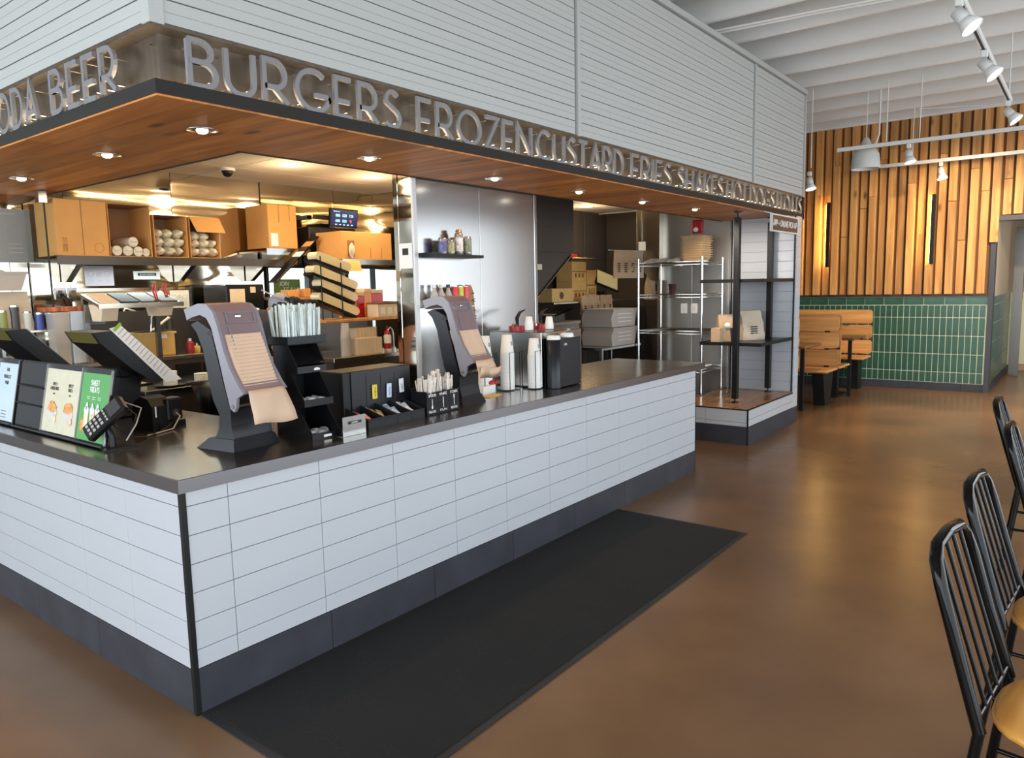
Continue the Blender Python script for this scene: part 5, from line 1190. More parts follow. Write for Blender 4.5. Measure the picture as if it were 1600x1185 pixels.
# stacked menus under that shelf
for i in range(5):
    o = solo('menu_board', MB().box((0, -0.004, 0), (0.30, 0.10, 0.012), 0.002), (m_blk, m_kbrown, m_blk, m_wpaper, m_blk)[i], 'tilted %s board in the leaning pile under the short wall shelf' % ('black', 'brown', 'second black', 'white', 'lowest black')[i], 'board', (2.44 - 0.05 * i, 2.58, 1.715 - 0.042 * i), 0)
    o.rotation_euler = (0, -0.72, 0)
oh = thing('warming_unit', 'black overhead warming unit beneath the blue order screen', 'oven', (2.69, 2.74, 1.80)); boxpart('body', (0, 0, 0), (0.50, 0.36, 0.21), m_blk, oh, 0.008); boxpart('bracket', (0.2, 0.1, 0.21), (0.3, 0.3, 0.25), m_blk, oh)
boxpart('support', (0.20, 0.30, -0.9), (0.25, 0.36, 0.0), m_blk, oh)
mo = thing('order_screen', 'small wall screen glowing dark blue with order numbers over the warming unit', 'screen', (2.88, 2.70, 2.015))
mo.rotation_euler = (0.12, 0, 0.05)
boxpart('bezel', (0, 0, 0), (0.31, 0.03, 0.155), m_blk, mo, 0.004)
boxpart('arm', (0.13, 0.03, 0.05), (0.18, 0.38, 0.09), m_blk, mo)
m_scr = M('dark blue screen', (0.01, 0.01, 0.04), 0.2, emit=(0.02, 0.03, 0.12), estr=0.9)
m_scrt = M('cyan screen digits', (0.3, 0.7, 0.8), 0.3, emit=(0.35, 0.85, 0.95), estr=0.9)
m_scrr = M('red screen digits', (0.7, 0.1, 0.1), 0.3, emit=(1.0, 0.15, 0.12), estr=0.9)
d_ = boxpart('display', (0.010, -0.002, 0.010), (0.300, 0, 0.145), m_scr, mo)
m = MB()
for r in range(2):
    for c_ in range(3):
        if not (r == 1 and c_ == 2): write(m, ('0:00', '0:28', '7:20')[c_].replace(':', ''), (0.055 + 0.075 * c_, -0.003, 0.088 - 0.045 * r), EX, EZ, EY, 0.020, depth=0.0006, width=0.045, stroke=0.16)
for c_ in range(5): m.box((0.05 + 0.045 * c_, -0.003, 0.018), (0.07 + 0.045 * c_, -0.002, 0.026))
m.box((0.03, -0.003, 0.128), (0.10, -0.002, 0.132))
m.build('digits', m_scrt, d_); m = MB(); write(m, '12', (0.215, -0.003, 0.043), EX, EZ, EY, 0.020, depth=0.0006, stroke=0.16); m.build('digits', m_scrr, d_)
sh3 = thing('steel_shelf', 'steel shelf under the torn cardboard box by the divider wall', 'shelf', (2.68, 2.33, 1.705)); boxpart('plate', (0, 0, 0), (1.05, 0.38, 0.016), m_steel, sh3); boxpart('front_lip', (0, -0.004, -0.02), (1.05, 0, 0.022), m_steel, sh3)
boxpart('bracket', (0.95, 0.0, -0.14), (0.98, 0.38, 0.0), m_steel, sh3)
t = carton('cardboard_box', (2.70, 2.35, 1.728), 0.54, 0.32, 0.222, 'torn cardboard box with clear bags showing, on the shelf by the divider', lines=False)
for x in (0.30, 0.42): boxpart('flap_joint', (x, -0.0015, 0.01), (x + 0.003, 0, 0.10), m_kline, t)
boxpart('hole_shade', (0.06, -0.002, 0.02), (0.13, 0, 0.15), m_kbrown_shade, t)  # flat dark patch painted for the shade inside the tear
MB().ell((0.095, -0.01, 0.07), (0.03, 0.02, 0.06), 10, 7, jit=0.15).build('bag', m_cbag, t)
MB().add([(0.02, -0.01, 0.0), (0.16, -0.01, 0.0), (0.10, -0.12, -0.10), (-0.04, -0.12, -0.10), (0.02, -0.006, 0.0), (0.16, -0.006, 0.0), (0.10, -0.116, -0.10), (-0.04, -0.116, -0.10)], [(0, 1, 2, 3), (4, 5, 6, 7), (0, 1, 5, 4), (1, 2, 6, 5), (2, 3, 7, 6), (3, 0, 4, 7)]).build('flap', m_kbrown, t)
# notices and outlets on the steel wall
def notice(x0, x1, z0, z1, label, black=False, y=3.108, mat=None):
    t = thing('notice', label, 'notice', (x0, y, z0)); w_, h = x1 - x0, z1 - z0
    boxpart('sheet', (0, 0, 0), (w_, 0.002, h), mat or m_wpaper, t)
    if black: boxpart('panel', (w_ * 0.15, -0.001, h * 0.45), (w_ * 0.85, 0, h * 0.80), m_ink, t); m = MB(); write(m, 'WASH HANDS', (w_ * 0.5, -0.002, h * 0.55), EX, EZ, EY, h * 0.16, width=w_ * 0.55, depth=0.0006, center=True); m.build('lettering', m_wpaper, t)
    else:
        m = MB()
        for q in range(3):
            cx = w_ * (0.22 + 0.28 * q); m.tube([(cx + h * 0.14 * math.cos(k * PI / 6), -0.001, h * 0.60 + h * 0.14 * math.sin(k * PI / 6)) for k in range(12)], 0.0012, 4, closed=True)
            for zz in (0.18, 0.26, 0.34): m.box((cx - w_ * 0.09, -0.001, h * zz), (cx + w_ * 0.09, 0, h * (zz + 0.02)))
        m.box((w_ * 0.2, -0.001, h * 0.90), (w_ * 0.8, 0, h * 0.92)); m.box((w_ * 0.46, -0.001, h * 0.55), (w_ * 0.54, 0, h * 0.70)); m.build('print', m_grey, t)
    return t
m_lav = M('lavender paper', (0.52, 0.48, 0.54), 0.8)
notice(1.062, 1.258, 1.545, 1.682, 'printed notice with three small figures on the steel wall', mat=m_lav)
notice(1.400, 1.595, 1.588, 1.648, 'narrow white notice with a black heading on the steel wall', True)
notice(0.30, 0.76, 1.70, 2.04, 'large grey glare cover added on the steel wall behind the glass screen', mat=M('grey glare cover', (0.30, 0.30, 0.28), 0.7))  # sheet added to cover a bright reflection in the steel
t = notice(1.66, 1.81, 1.372, 1.505, 'creased paper notice hanging behind the end of the steel rail', mat=m_cream)
for x, l in ((0.862, 'grey double outlet with a black plug on the steel wall'), (0.945, 'grey blank outlet box on the steel wall beside the plug')):
    t = thing('outlet_plate', l, 'outlet', (x, 3.104, 1.456)); boxpart('plate', (0, -0.004, 0), (0.072 if x < 0.9 else 0.060, 0.008, 0.078), m_steel, t, 0.002)
    boxpart('socket', (0.02, -0.007, 0.02), (0.045, -0.004, 0.06), m_kline, t)
    if x < 0.9: MB().box((0.02, -0.03, 0.02), (0.045, -0.005, 0.04)).tube([(0.035, -0.03, 0.03), (0.07, -0.04, 0.0), (0.10, -0.02, -0.09)], 0.004, 6).build('plug', m_blk, t)
# sloped steel condiment rail
cr = thing('condiment_rail', 'sloped steel rail of condiment pans with red tongs in front of the steel wall', 'rail', (0.84, 2.42, 1.40))
MB().prism([(0.0, 0.0), (0.0, 0.018), (0.30, 0.105), (0.30, 0.085)], 0, 0.54, 'x').build('deck', m_brass, cr)
boxpart('front_lip', (-0.004, -0.006, -0.004), (0.544, 0.004, 0.026), m_brass, cr); boxpart('rear_lip', (0, 0.295, 0.10), (0.54, 0.305, 0.125), m_brass, cr)
boxpart('post', (0.02, 0.26, -0.36), (0.05, 0.29, 0.09), m_steel, cr); boxpart('post', (0.48, 0.26, -0.36), (0.51, 0.29, 0.09), m_steel, cr)
for i, mt_ in enumerate((m_cream, m_blk, m_hood, m_hood)):
    MB().prism([(0.04, 0.024), (0.04, 0.036), (0.24, 0.094), (0.24, 0.082)], 0.03 + 0.128 * i, 0.142 + 0.128 * i, 'x').build('pan', mt_, cr)
MB().prism([(0.08, -0.085), (0.20, -0.085), (0.24, 0.02), (0.04, 0.02)], 0.04, 0.14, 'x').build('pan_bottom', m_cream, cr)
MB().prism([(0.08, -0.065), (0.20, -0.065), (0.24, 0.02), (0.04, 0.02)], 0.40, 0.50, 'x').build('pan_bottom', m_cream, cr)
for (dx, dz) in ((0.40, 0), (0.47, 0.01)):
    solo('tongs', MB().tube([(0, 0, 0), (0.01, 0.06, 0.06), (0.05, 0.10, 0.09)], 0.006, 6).tube([(0.012, 0, 0), (0.03, 0.06, 0.05), (0.06, 0.10, 0.085)], 0.005, 6), m_red, 'red handled tongs lying on the sloped condiment rail, ' + ('first' if dx < 0.45 else 'second') + ' from the steel wall shelf bracket', 'tongs', (0.84 + dx, 2.50, 1.45 + dz))
# prep tables
t1 = thing('prep_table', 'stainless prep table with deep steel front behind the short counter', 'table', (0.90, 2.05, 0))
boxpart('table_top', (0, 0, 0.875), (1.00, 0.62, 0.90), m_steel, t1, 0.003); boxpart('front_panel', (0.01, 0.012, 0.10), (0.99, 0.03, 0.875), m_hood, t1); boxpart('rear_panel', (0.01, 0.55, 0.1), (0.99, 0.57, 0.875), m_hood, t1)
for x in (0.0, 0.96): boxpart('side_panel', (x, 0.03, 0.0), (x + 0.03, 0.55, 0.875), m_hood, t1)
t2 = thing('cooking_line', 'steel cooking line against the rear steel wall, cluttered with pans and jars', 'worktable', (0.50, 2.70, 0))
boxpart('table_top', (0, 0, 1.015), (1.72, 0.40, 1.045), m_brass, t2, 0.003); boxpart('front_panel', (0, 0.01, 0.1), (1.60, 0.03, 1.015), m_hood, t2); boxpart('backsplash', (0.50, 0.385, 1.045), (1.60, 0.40, 1.36), m_hood, t2)
boxpart('side_panel', (0, 0.03, 0), (0.03, 0.385, 1.015), m_hood, t2); boxpart('side_panel', (1.57, 0.03, 0), (1.6, 0.385, 1.015), m_hood, t2)
for k in range(3): boxpart('drawer_front', (0.95 + 0.21 * k, 0.0, 0.80), (1.14 + 0.21 * k, 0.01, 0.98), m_blk, t2)
for (x, y, l) in ((1.06, 2.45, 'black tray with a stack of white deli lids, half hidden by the register sheet'), (1.12, 2.17, 'black tray with the tallest stack of white deli lids on the prep table'), (1.31, 2.14, 'black tray with a short stack of white deli lids by the napkin dispenser')):
    t = thing('serving_tray', l[:], 'tray', (x, y, 0.9005)); MB().lathe([(0.0, 0), (0.075, 0.0), (0.095, 0.010), (0.092, 0.010), (0.073, 0.004), (0, 0.004)], n=22, cap=False).build('dish', m_blk, t)
    n_ = 9 if y < 2.16 or y > 2.3 else 11
    n_ = {1.06: 5, 1.12: 12, 1.31: 8}[x]
    for k in range(n_):
        o = link('deli_cover', mesh_cache.setdefault('deli', MB().lathe([(0.0, 0), (0.040, 0), (0.042, 0.003), (0.042, 0.007), (0, 0.007)], n=18, cap=False).mesh('deli_cover', m_cup)), None, None, (x + 0.003, y, 0.905 + 0.0075 * k)); tag(o, 'white deli lid in the stack on the black tray at x %s' % {1.06: 'half hidden by the register sheet', 1.12: 'beside the taped register sheet', 1.31: 'beside the napkin dispenser'}[x], 'lid', 'deli lids on tray ' + {1.06: 'one', 1.12: 'two', 1.31: 'three'}[x])
        o['label'] = o['label'].replace(' at x', '')
t = thing('prep_box', 'brown lidded food box with a small white label on the cooking line', 'box', (1.23, 2.74, 1.0455)); boxpart('body', (0, 0, 0), (0.25, 0.20, 0.17), m_carton, t, 0.008); boxpart('label', (0.13, -0.002, 0.125), (0.19, 0, 0.155), m_wpaper, t); boxpart('rim', (-0.008, -0.008, 0.155), (0.258, 0.208, 0.17), m_carton, t)
solo('wooden_paddle', MB().box((0, 0, 0), (0.16, 0.03, 0.012), 0.004).xf(Euler((0, -0.6, 0)).to_matrix().to_4x4()), m_cream, 'pale wooden paddle leaning over the brown food box', 'utensil', (1.36, 2.80, 1.22))
ck = thing('drink_mixer', 'dark copper-coloured mixer with a looped tube behind the food box', 'mixer', (1.52, 2.88, 1.0455))
MB().cyl((0, 0, 0), (0, 0, 0.18), 0.04, n=14).cyl((0, 0, 0.18), (0, 0, 0.26), 0.025, n=12).build('body', m_hood, ck); MB().tube([(0, 0, 0.24), (-0.02, 0, 0.31), (-0.09, 0, 0.33), (-0.13, 0, 0.27), (-0.14, 0, 0.16)], 0.008, 8).build('tube', m_chrome, ck)
for (x, y, c_, h, l) in ((1.62, 2.80, (0.30, 0.02, 0.02), 0.09, 'small jar of red sauce at the end of the cooking line'), (1.69, 2.84, (0.55, 0.40, 0.10), 0.05, 'squat jar of mustard at the end of the cooking line'), (1.42, 2.95, (0.35, 0.18, 0.05), 0.14, 'amber bottle behind the brown food box')):
    t = thing('sauce_jar', l, 'jar', (x, y, 1.0455)); MB().lathe([(0.026, 0), (0.028, 0.01), (0.028, h * 0.8), (0.018, h), (0, h)], n=14).build('jar_body', M('sauce', c_, 0.25), t); MB().cyl((0, 0, h), (0, 0, h + 0.018), 0.02, n=12).build('jar_cap', m_chrome, t)
MB_ = MB().prism([(0, 0), (0.12, 0), (0.12, 0.14), (0.10, 0.16), (0.02, 0.16), (0, 0.14)], 0, 0.006, 'y')
solo('cutting_board', MB_, m_hood, 'dark cutting board leaning against the rear backsplash', 'board', (1.10, 3.00, 1.0455))
# left end clutter
t = thing('clear_bin', 'clear plastic bin on the cooking line by the dark edge of the glass screen', 'bin', (0.70, 2.74, 1.0455)); MB().prism([(0.01, 0), (0.085, 0), (0.095, 0.325), (0.0, 0.325)], 0, 0.12, 'y').build('body', m_clr, t); boxpart('rim', (-0.005, -0.005, 0.318), (0.10, 0.125, 0.332), m_clr, t)
solo('paper_ream', MB().box((0, 0, 0), (0.085, 0.10, 0.335), 0.004), M('bluish white carton', (0.66, 0.74, 0.82), 0.7), 'tall bluish white carton beside the clear bin', 'carton', (0.80, 2.74, 1.0455))
solo('striped_tray', MB().box((0, 0, 0), (0.22, 0.12, 0.03), 0.003), M('red and cream striped wrap', (0.50, 0.13, 0.05), 0.6, vary=0.9, vscale=28, stretch=(1, 0.1, 0.1)), 'tray of red and cream striped wraps above the clear bin', 'tray', (0.66, 2.76, 1.381))
solo('blue_tub', MB().prism([(0.01, 0), (0.13, 0), (0.105, 0.11), (0.0, 0.11)], 0, 0.12, 'y'), M('blue grey tub', (0.20, 0.25, 0.32), 0.5), 'blue grey plastic tub hanging under the condiment rail', 'tub', (0.90, 2.78, 1.29))
t = thing('bracket_arm', 'steel bracket holding the blue tub on the cooking line', 'bracket', (0.95, 2.88, 1.0455)); boxpart('post', (0, 0, 0), (0.02, 0.02, 0.244), m_steel, t)
t = thing('hanging_tub', 'brown plastic tub hanging behind the glass screen', 'tub', (0.42, 2.86, 1.52)); MB().prism([(0.02, 0), (0.16, 0), (0.20, 0.11), (0.0, 0.11)], 0, 0.14, 'y').build('body', m_grey, t); boxpart('rim', (-0.005, -0.005, 0.10), (0.205, 0.145, 0.115), m_grey, t); MB().cyl((0.1, 0.07, 0.115), (0.1, 0.25, 0.14), 0.006, n=8).build('hook', m_steel, t)
bag('takeaway_bag', 'plain brown bag standing below the hanging tub behind the glass screen', (0.55, 2.92, 1.27), 0.17, 0.08, 0.23, m_kraftl)
sh4 = thing('spice_shelf', 'narrow steel spice shelf with small tins behind the glass screen', 'shelf', (0.30, 2.86, 1.255)); boxpart('plate', (0, 0, 0), (0.46, 0.24, 0.012), m_brass, sh4); boxpart('bracket', (0.2, 0.18, -0.21), (0.22, 0.24, 0.0), m_steel, sh4)
for k, (c_, h, l) in enumerate((((0.4, 0.06, 0.04), 0.13, 'red spice tin on the narrow steel shelf'), ((0.25, 0.30, 0.08), 0.12, 'olive spice tin on the narrow steel shelf'), ((0.05, 0.05, 0.06), 0.15, 'black can with white marks on the narrow steel shelf'), ((0.60, 0.60, 0.56), 0.11, 'white jar on the narrow steel shelf'), ((0.06, 0.10, 0.35), 0.10, 'blue tin at the end of the narrow steel shelf'))):
    t = thing('spice_tin', l, 'tin', (0.40 + 0.068 * k, 2.885, 1.2675)); MB().cyl((0, 0, 0), (0, 0, h), 0.026, n=14).build('can_body', M('tin', c_, 0.35), t); MB().cyl((0, 0, h), (0, 0, h + 0.01), 0.024, n=14).build('can_cap', m_chrome, t)
# mid kitchen: espresso unit, window ledge, sign
t = thing('ice_dispenser', 'black countertop machine with a cream front panel behind the person', 'machine', (1.885, 2.715, 1.0455))
boxpart('body', (0, 0, 0), (0.33, 0.32, 0.495), m_blk, t, 0.01); boxpart('front_panel', (0.03, -0.004, 0.20), (0.155, 0, 0.46), m_cream, t); boxpart('label', (0.205, -0.003, 0.43), (0.25, 0, 0.475), m_cream, t)
t = thing('window_ledge', 'wooden topped ledge with small boxes below the drive-through window', 'ledge', (2.24, 2.45, 0)); boxpart('top', (0, 0, 1.415), (0.81, 0.42, 1.435), m_oak, t); boxpart('cabinet', (0.01, 0.02, 0), (0.80, 0.40, 1.415), m_hood, t)
for k in range(3):
    solo('small_carton', MB().box((0, 0, 0), (0.10, 0.10, 0.055 + 0.01 * k), 0.003), m_kbrown, 'small kraft carton on the window ledge, %s' % ('nearest the black machine', 'in the middle of the three', 'nearest the black window post')[k], 'carton', (2.28 + 0.15 * k, 2.50, 1.4355))
t = thing('window_sign', 'green JOIN OUR TEAM sign standing in the drive-through window', 'sign', (2.55, 3.07, 1.455))
boxpart('board', (0, 0, 0), (0.27, 0.006, 0.13), M('olive green board', (0.16, 0.26, 0.045), 0.6), t)
m = MB(); write(m, 'JOIN', (0.055, -0.002, 0.075), EX, EZ, EY, 0.032, depth=0.001, stroke=0.18); write(m, 'TEAM!', (0.09, -0.002, 0.022), EX, EZ, EY, 0.034, width=0.165, depth=0.001, stroke=0.18); m.build('lettering', m_wpaper, t)
# second work table with overshelf
wt = thing('drink_station', 'steel drink station with an overshelf standing beside the clad partition', 'worktable', (1.98, 1.62, 0))
boxpart('table_top', (0, 0, 0.99), (0.82, 0.60, 1.02), m_brass, wt, 0.003); boxpart('overshelf', (0.06, 0.14, 1.255), (0.76, 0.44, 1.275), m_oak, wt, 0.003)
for x in (0.02, 0.77):
    boxpart('upright', (x, 0.46, 1.02), (x + 0.03, 0.49, 1.27), m_steel, wt)
    for y in (0.02, 0.55): boxpart('leg', (x, y, 0), (x + 0.03, y + 0.03, 0.99), m_steel, wt)
boxpart('front_panel', (0.0, 0.005, 0.3), (0.82, 0.015, 0.99), m_hood, wt); boxpart('support_bar', (0.06, 0.42, 1.245), (0.76, 0.49, 1.255), m_steel, wt)
m_jam = [M('amber drink', (0.62, 0.34, 0.09), 0.25, alpha=0.95), M('red drink', (0.50, 0.01, 0.01), 0.25), M('orange drink', (0.75, 0.26, 0.02), 0.25), M('crimson drink', (0.48, 0.01, 0.015), 0.25)]
for k, (x, w_, h, l) in enumerate(((2.40, 0.070, 0.215, 'clear tub of amber drink at the near end of the overshelf'), (2.472, 0.072, 0.19, 'tub of bright red drink between the amber and orange tubs'), (2.546, 0.072, 0.215, 'tub of orange drink on the overshelf'), (2.62, 0.115, 0.205, 'widest crimson drink tub on the overshelf'))):
    t = thing('drink_tub', l, 'tub', (x, 1.93, 1.2755)); boxpart('contents', (0, 0, 0), (w_, 0.13, h - 0.03), m_jam[k], t, 0.004); boxpart('lid', (-0.001, -0.001, h - 0.03), (w_ + 0.001, 0.131, h), m_cream, t, 0.004)
t = thing('tea_box', 'cream box with dark trim and small labels in front of the drink tubs', 'box', (2.53, 1.77, 1.2755)); boxpart('box', (0, 0, 0), (0.24, 0.12, 0.095), m_cream, t, 0.003); boxpart('lid', (-0.004, -0.004, 0.095), (0.244, 0.124, 0.105), m_kline, t)
for q in range(3): boxpart('label', (0.03 + 0.07 * q, -0.002, 0.02), (0.07 + 0.07 * q, 0, 0.07), m_wpaper, t)
tr = thing('tray_rack', 'black wire stand holding sloping translucent trays above the drink station', 'rack', (2.06, 1.86, 1.2755))
for (x, y) in ((0.06, 0.03), (0.24, 0.03), (0.06, 0.15), (0.24, 0.15)): MB().cyl((x, y, 0), (x, y, 0.46 - 0.25 * x), 0.004, n=6).build('wire_post', m_black, tr)
for k in range(5): MB().tube([(0.06, 0.03, 0.40 - 0.1 * k + 0.004), (0.24, 0.03, 0.355 - 0.1 * k), (0.24, 0.15, 0.355 - 0.1 * k), (0.06, 0.15, 0.40 - 0.1 * k + 0.004)], 0.003, 5, closed=True).build('wire_shelf', m_black, tr) if 0.355 - 0.1 * k > 0 else None
m_trans = M('frosted cream tray', (0.80, 0.66, 0.38), 0.4, coat=0.3)
for k, (x0, z0, x1, z1, l) in enumerate(((2.09, 1.742, 2.40, 1.652, 'uppermost frosted tray sloping on the black wire stand'), (2.065, 1.650, 2.455, 1.520, 'second frosted tray from the top of the wire stand'), (2.12, 1.555, 2.45, 1.428, 'third frosted tray from the top of the wire stand'), (2.10, 1.460, 2.46, 1.325, 'lowest frosted tray on the black wire stand'))):
    L_ = math.hypot(x1 - x0, z1 - z0); m = MB(); n_ = 12; ring = []
    pts = []; r_ = 0.030
    for (u, cz) in ((0.0, 1), (L_, -1)):
        for i in range(9):
            a = (PI / 2 + PI * i / 8) if u == 0.0 else (-PI / 2 + PI * i / 8); pts.append((u + r_ * math.cos(a) + (r_ if u == 0 else -r_), r_ * math.sin(a)))
    m.prism(pts, -0.05, 0.05, 'y'); m.xf(Matrix.Translation((x0, 1.945, z0 - 0.012)) @ Euler((0, math.atan2(z0 - z1, x1 - x0), 0)).to_matrix().to_4x4())
    t = thing('sloped_tray', l, 'tray', (0, 0, 0)); m.build('shell', m_trans, t)
    b_ = MB().box((0, -0.056, -0.052), (L_ * 0.95, 0.056, -0.032)).xf(Matrix.Translation((x0, 1.945, z0 - 0.012)) @ Euler((0, math.atan2(z0 - z1, x1 - x0), 0)).to_matrix().to_4x4()); b_.build('cradle', m_blk, t)
for i in range(12):
    o = link('clear_cup', mesh_cache.setdefault('clrcup', MB().lathe([(0.036, 0), (0.037, 0.004), (0.027, 0.115), (0, 0.113)], n=16, cap=False).mesh('clear_cup', m_clr)), None, None, (2.17, 1.72, 1.0205 + 0.0105 * i)); tag(o, 'upturned clear plastic cup in the tall stack under the overshelf', 'cup', 'clear cups stacked at the drink station')
for i in range(9):
    solo('wrap_stack', MB().box((0, 0, 0), (0.026, 0.10, 0.115), 0.002), m_cream, 'pale paper wrap filed upright in the low row at the drink station', 'wrap', (2.235 + 0.027 * i, 1.68, 1.0205), 0, 'low row of paper wraps')
for i in range(7):
    solo('wrap_stack', MB().box((0, 0, 0), (0.027, 0.08, 0.185), 0.002), m_cream, 'pale paper wrap filed upright in the tall row behind the low row', 'wrap', (2.335 + 0.029 * i, 1.80, 1.0205), 0, 'tall row of paper wraps')
t = thing('sauce_bottle', 'squeeze bottle with a red cap and white label under the overshelf', 'bottle', (2.585, 1.74, 1.0205)); MB().lathe([(0.026, 0), (0.028, 0.01), (0.028, 0.115), (0.020, 0.125), (0, 0.125)], n=16).build('body', m_wpaper, t); MB().lathe([(0.024, 0.125), (0.022, 0.145), (0.006, 0.155), (0.003, 0.19), (0, 0.19)], n=14).build('cap', m_red, t); MB().lathe([(0.0285, 0.02), (0.0285, 0.06)], n=16, cap=False).build('label', m_red, t)
t = thing('faucet', 'curved chrome faucet beside the squeeze bottle', 'faucet', (2.70, 1.80, 1.0205)); MB().tube([(0, 0, 0), (0, 0, 0.12), (-0.01, 0, 0.155), (-0.04, -0.01, 0.17), (-0.07, -0.02, 0.155), (-0.08, -0.02, 0.12)], 0.007, 8).build('spout', m_chrome, t); MB().cyl((0, 0, 0), (0, 0, 0.02), 0.018, n=12).cyl((-0.03, -0.03, 0), (-0.03, -0.03, 0.03), 0.01, n=8).build('valve', m_chrome, t)
t = thing('clipboard', 'white clipped notice hanging on the side of the clad partition', 'notice', (1.943, 0.802, 1.60)); boxpart('sheet', (-0.004, 0, 0), (0, 0.11, 0.15), m_wpaper, t); boxpart('print', (-0.005, 0.03, 0.08), (-0.004, 0.08, 0.12), m_ink, t)
solo('tape_strip', MB().tube([(0, 0, 0.22), (0.004, 0, 0.12), (0.01, 0.002, 0.02), (0.02, 0.0, -0.03)], 0.006, 4), M('yellow measuring tape', (0.65, 0.55, 0.10), 0.6), 'yellow measuring tape hanging off the end of the overshelf', 'tape', (2.775, 1.74, 1.13))
# cans on the magnetic shelf
cs = thing('can_shelf', 'small black ledge fixed to the steel partition, displaying cans', 'shelf', (2.03, 0.68, 1.664)); boxpart('tray', (0, 0, 0), (0.42, 0.118, 0.004), m_black, cs); MB().box((0, -0.004, 0), (0.42, 0, 0.018)).box((-0.004, -0.004, 0), (0, 0.118, 0.03)).box((0.42, -0.004, 0), (0.424, 0.118, 0.018)).build('rim', m_black, cs)
for x, c_, h, nk, l in ((2.135, (0.10, 0.10, 0.28), 0.115, False, 'silver and purple can at the near end of the black ledge'), (2.205, (0.42, 0.38, 0.16), 0.105, False, 'silver and gold can second on the black ledge'), (2.285, (0.62, 0.60, 0.60), 0.15, True, 'tall white and copper can with dark lettering on the black ledge'), (2.365, (0.16, 0.20, 0.13), 0.13, False, 'dark green patterned can at the far end of the black ledge')):
    t = thing('drink_can', l, 'can', (x, 0.735, 1.669)); MB().lathe([(0.022, 0), (0.027, 0.006), (0.027, h * 0.5), (0.027, h - 0.010), (0.022, h), (0, h)], n=18).build('can_body', M('can', (0.60, 0.60, 0.60), 0.25, metal=0.8), t)
    MB().lathe([(0.0275, h * 0.25), (0.0275, h * 0.8)], n=18, cap=False).build('printed_band', M('can print', c_, 0.4, vary=0.5, vscale=60), t)
    if nk: MB().lathe([(0.020, h), (0.018, h + 0.02), (0, h + 0.02)], n=14).build('cap', M('copper cap', (0.55, 0.28, 0.15), 0.35, metal=0.8), t)
# bottles and cans behind the second dispenser
rl = thing('bottle_ledge', 'narrow steel ledge on the partition behind the second napkin dispenser', 'shelf', (1.99, 0.70, 1.36)); boxpart('plate', (0, 0, 0), (0.42, 0.092, 0.006), m_steel, rl)
for x, c_, l in ((2.06, (0.7, 0.7, 0.7), 'clear bottle with a white cap behind the second napkin dispenser'), (2.12, (0.72, 0.70, 0.60), 'clear bottle with a pale label behind the second napkin dispenser'), (2.185, (0.02, 0.02, 0.02), 'clear bottle with a black cap behind the second napkin dispenser')):
    t = thing('water_bottle', l, 'bottle', (x, 0.745, 1.3665)); MB().lathe([(0.024, 0), (0.026, 0.01), (0.026, 0.07), (0.012, 0.10), (0.011, 0.115), (0, 0.115)], n=14).build('bottle_body', m_clr, t); MB().cyl((0, 0, 0.115), (0, 0, 0.135), 0.013, n=12).build('bottle_cap', M('cap', c_, 0.4), t); MB().lathe([(0.0265, 0.03), (0.0265, 0.06)], n=14, cap=False).build('label', m_ink if c_[0] < 0.1 else m_cream, t)
for x, c_, l in ((2.235, (0.60, 0.05, 0.06), 'red slim can partly hidden by the second napkin dispenser'), (2.285, (0.50, 0.55, 0.08), 'yellow-green slim can between the two red cans'), (2.338, (0.66, 0.08, 0.09), 'pinkish red slim can nearest the brown curved board')):
    t = thing('slim_can', l, 'can', (x, 0.735, 1.3665)); MB().lathe([(0.018, 0), (0.022, 0.006), (0.022, 0.112), (0.018, 0.12), (0, 0.12)], n=14).build('can_body', M('can colour', c_, 0.35, vary=0.25, vscale=50), t); MB().cyl((0, 0, 0.12), (0, 0, 0.122), 0.017, n=12).build('can_rim', m_chrome, t)
t = thing('wooden_board', 'brown wooden sign board with black scalloped edge leaning on the steel partition', 'board', (2.36, 0.755, CT))
MB().prism([(0.06, 0.0), (0.14, 0.0), (0.075, 0.60), (0.055, 0.64), (0.015, 0.645), (-0.01, 0.61)], 0, 0.016, 'y').build('board', M('stained board', (0.34, 0.17, 0.08), 0.6, vary=0.15), t)
m = MB()
for k in range(11): write(m, 'V' if k % 2 else 'I', (0.115 - 0.0062 * k, -0.002, 0.04 + 0.055 * k), EZ, EX, EY, 0.030, depth=0.001, stroke=0.16)
m.build('lettering', m_ink, t)
t = thing('counter_riser', 'low steel riser under the wooden sign board against the partition', 'riser', (2.34, 0.742, CT - 0.3)); t['label'] = 'thin steel back rail along the kitchen edge of the countertop'; t.name = 'back_rail'
t.location = (1.2, 0.786, CT - 0.02); boxpart('bar', (0, 0, 0), (1.9, 0.004, 0.028), m_steel, t)

# ================================================================ PERSON behind the counter
def skin(name, verts, edges, radii, mat, parent, sub=2, root=0):
    me = bpy.data.meshes.new(name); me.from_pydata(verts, edges, []); me.materials.append(mat)
    o = link(name, me, parent); md = o.modifiers.new('skin', 'SKIN'); md.use_smooth_shade = True
    sv = me.skin_vertices[0].data
    for i, r in enumerate(radii): sv[i].radius = r if isinstance(r, tuple) else (r, r)
    sv[root].use_root = True
    s2 = o.modifiers.new('sub', 'SUBSURF'); s2.levels = sub; s2.render_levels = sub
    return o
m_skin = M('warm brown skin', (0.50, 0.25, 0.15), 0.55)
m_shirt = M('black t-shirt', (0.020, 0.018, 0.020), 0.85)
m_hair = M('curly black hair', (0.015, 0.013, 0.012), 0.7, bump=1.0, bscale=50)
pe = thing('person', 'person in a black t-shirt and cap bending over the drink station behind the straws', 'person', (1.25, 1.72, 0))
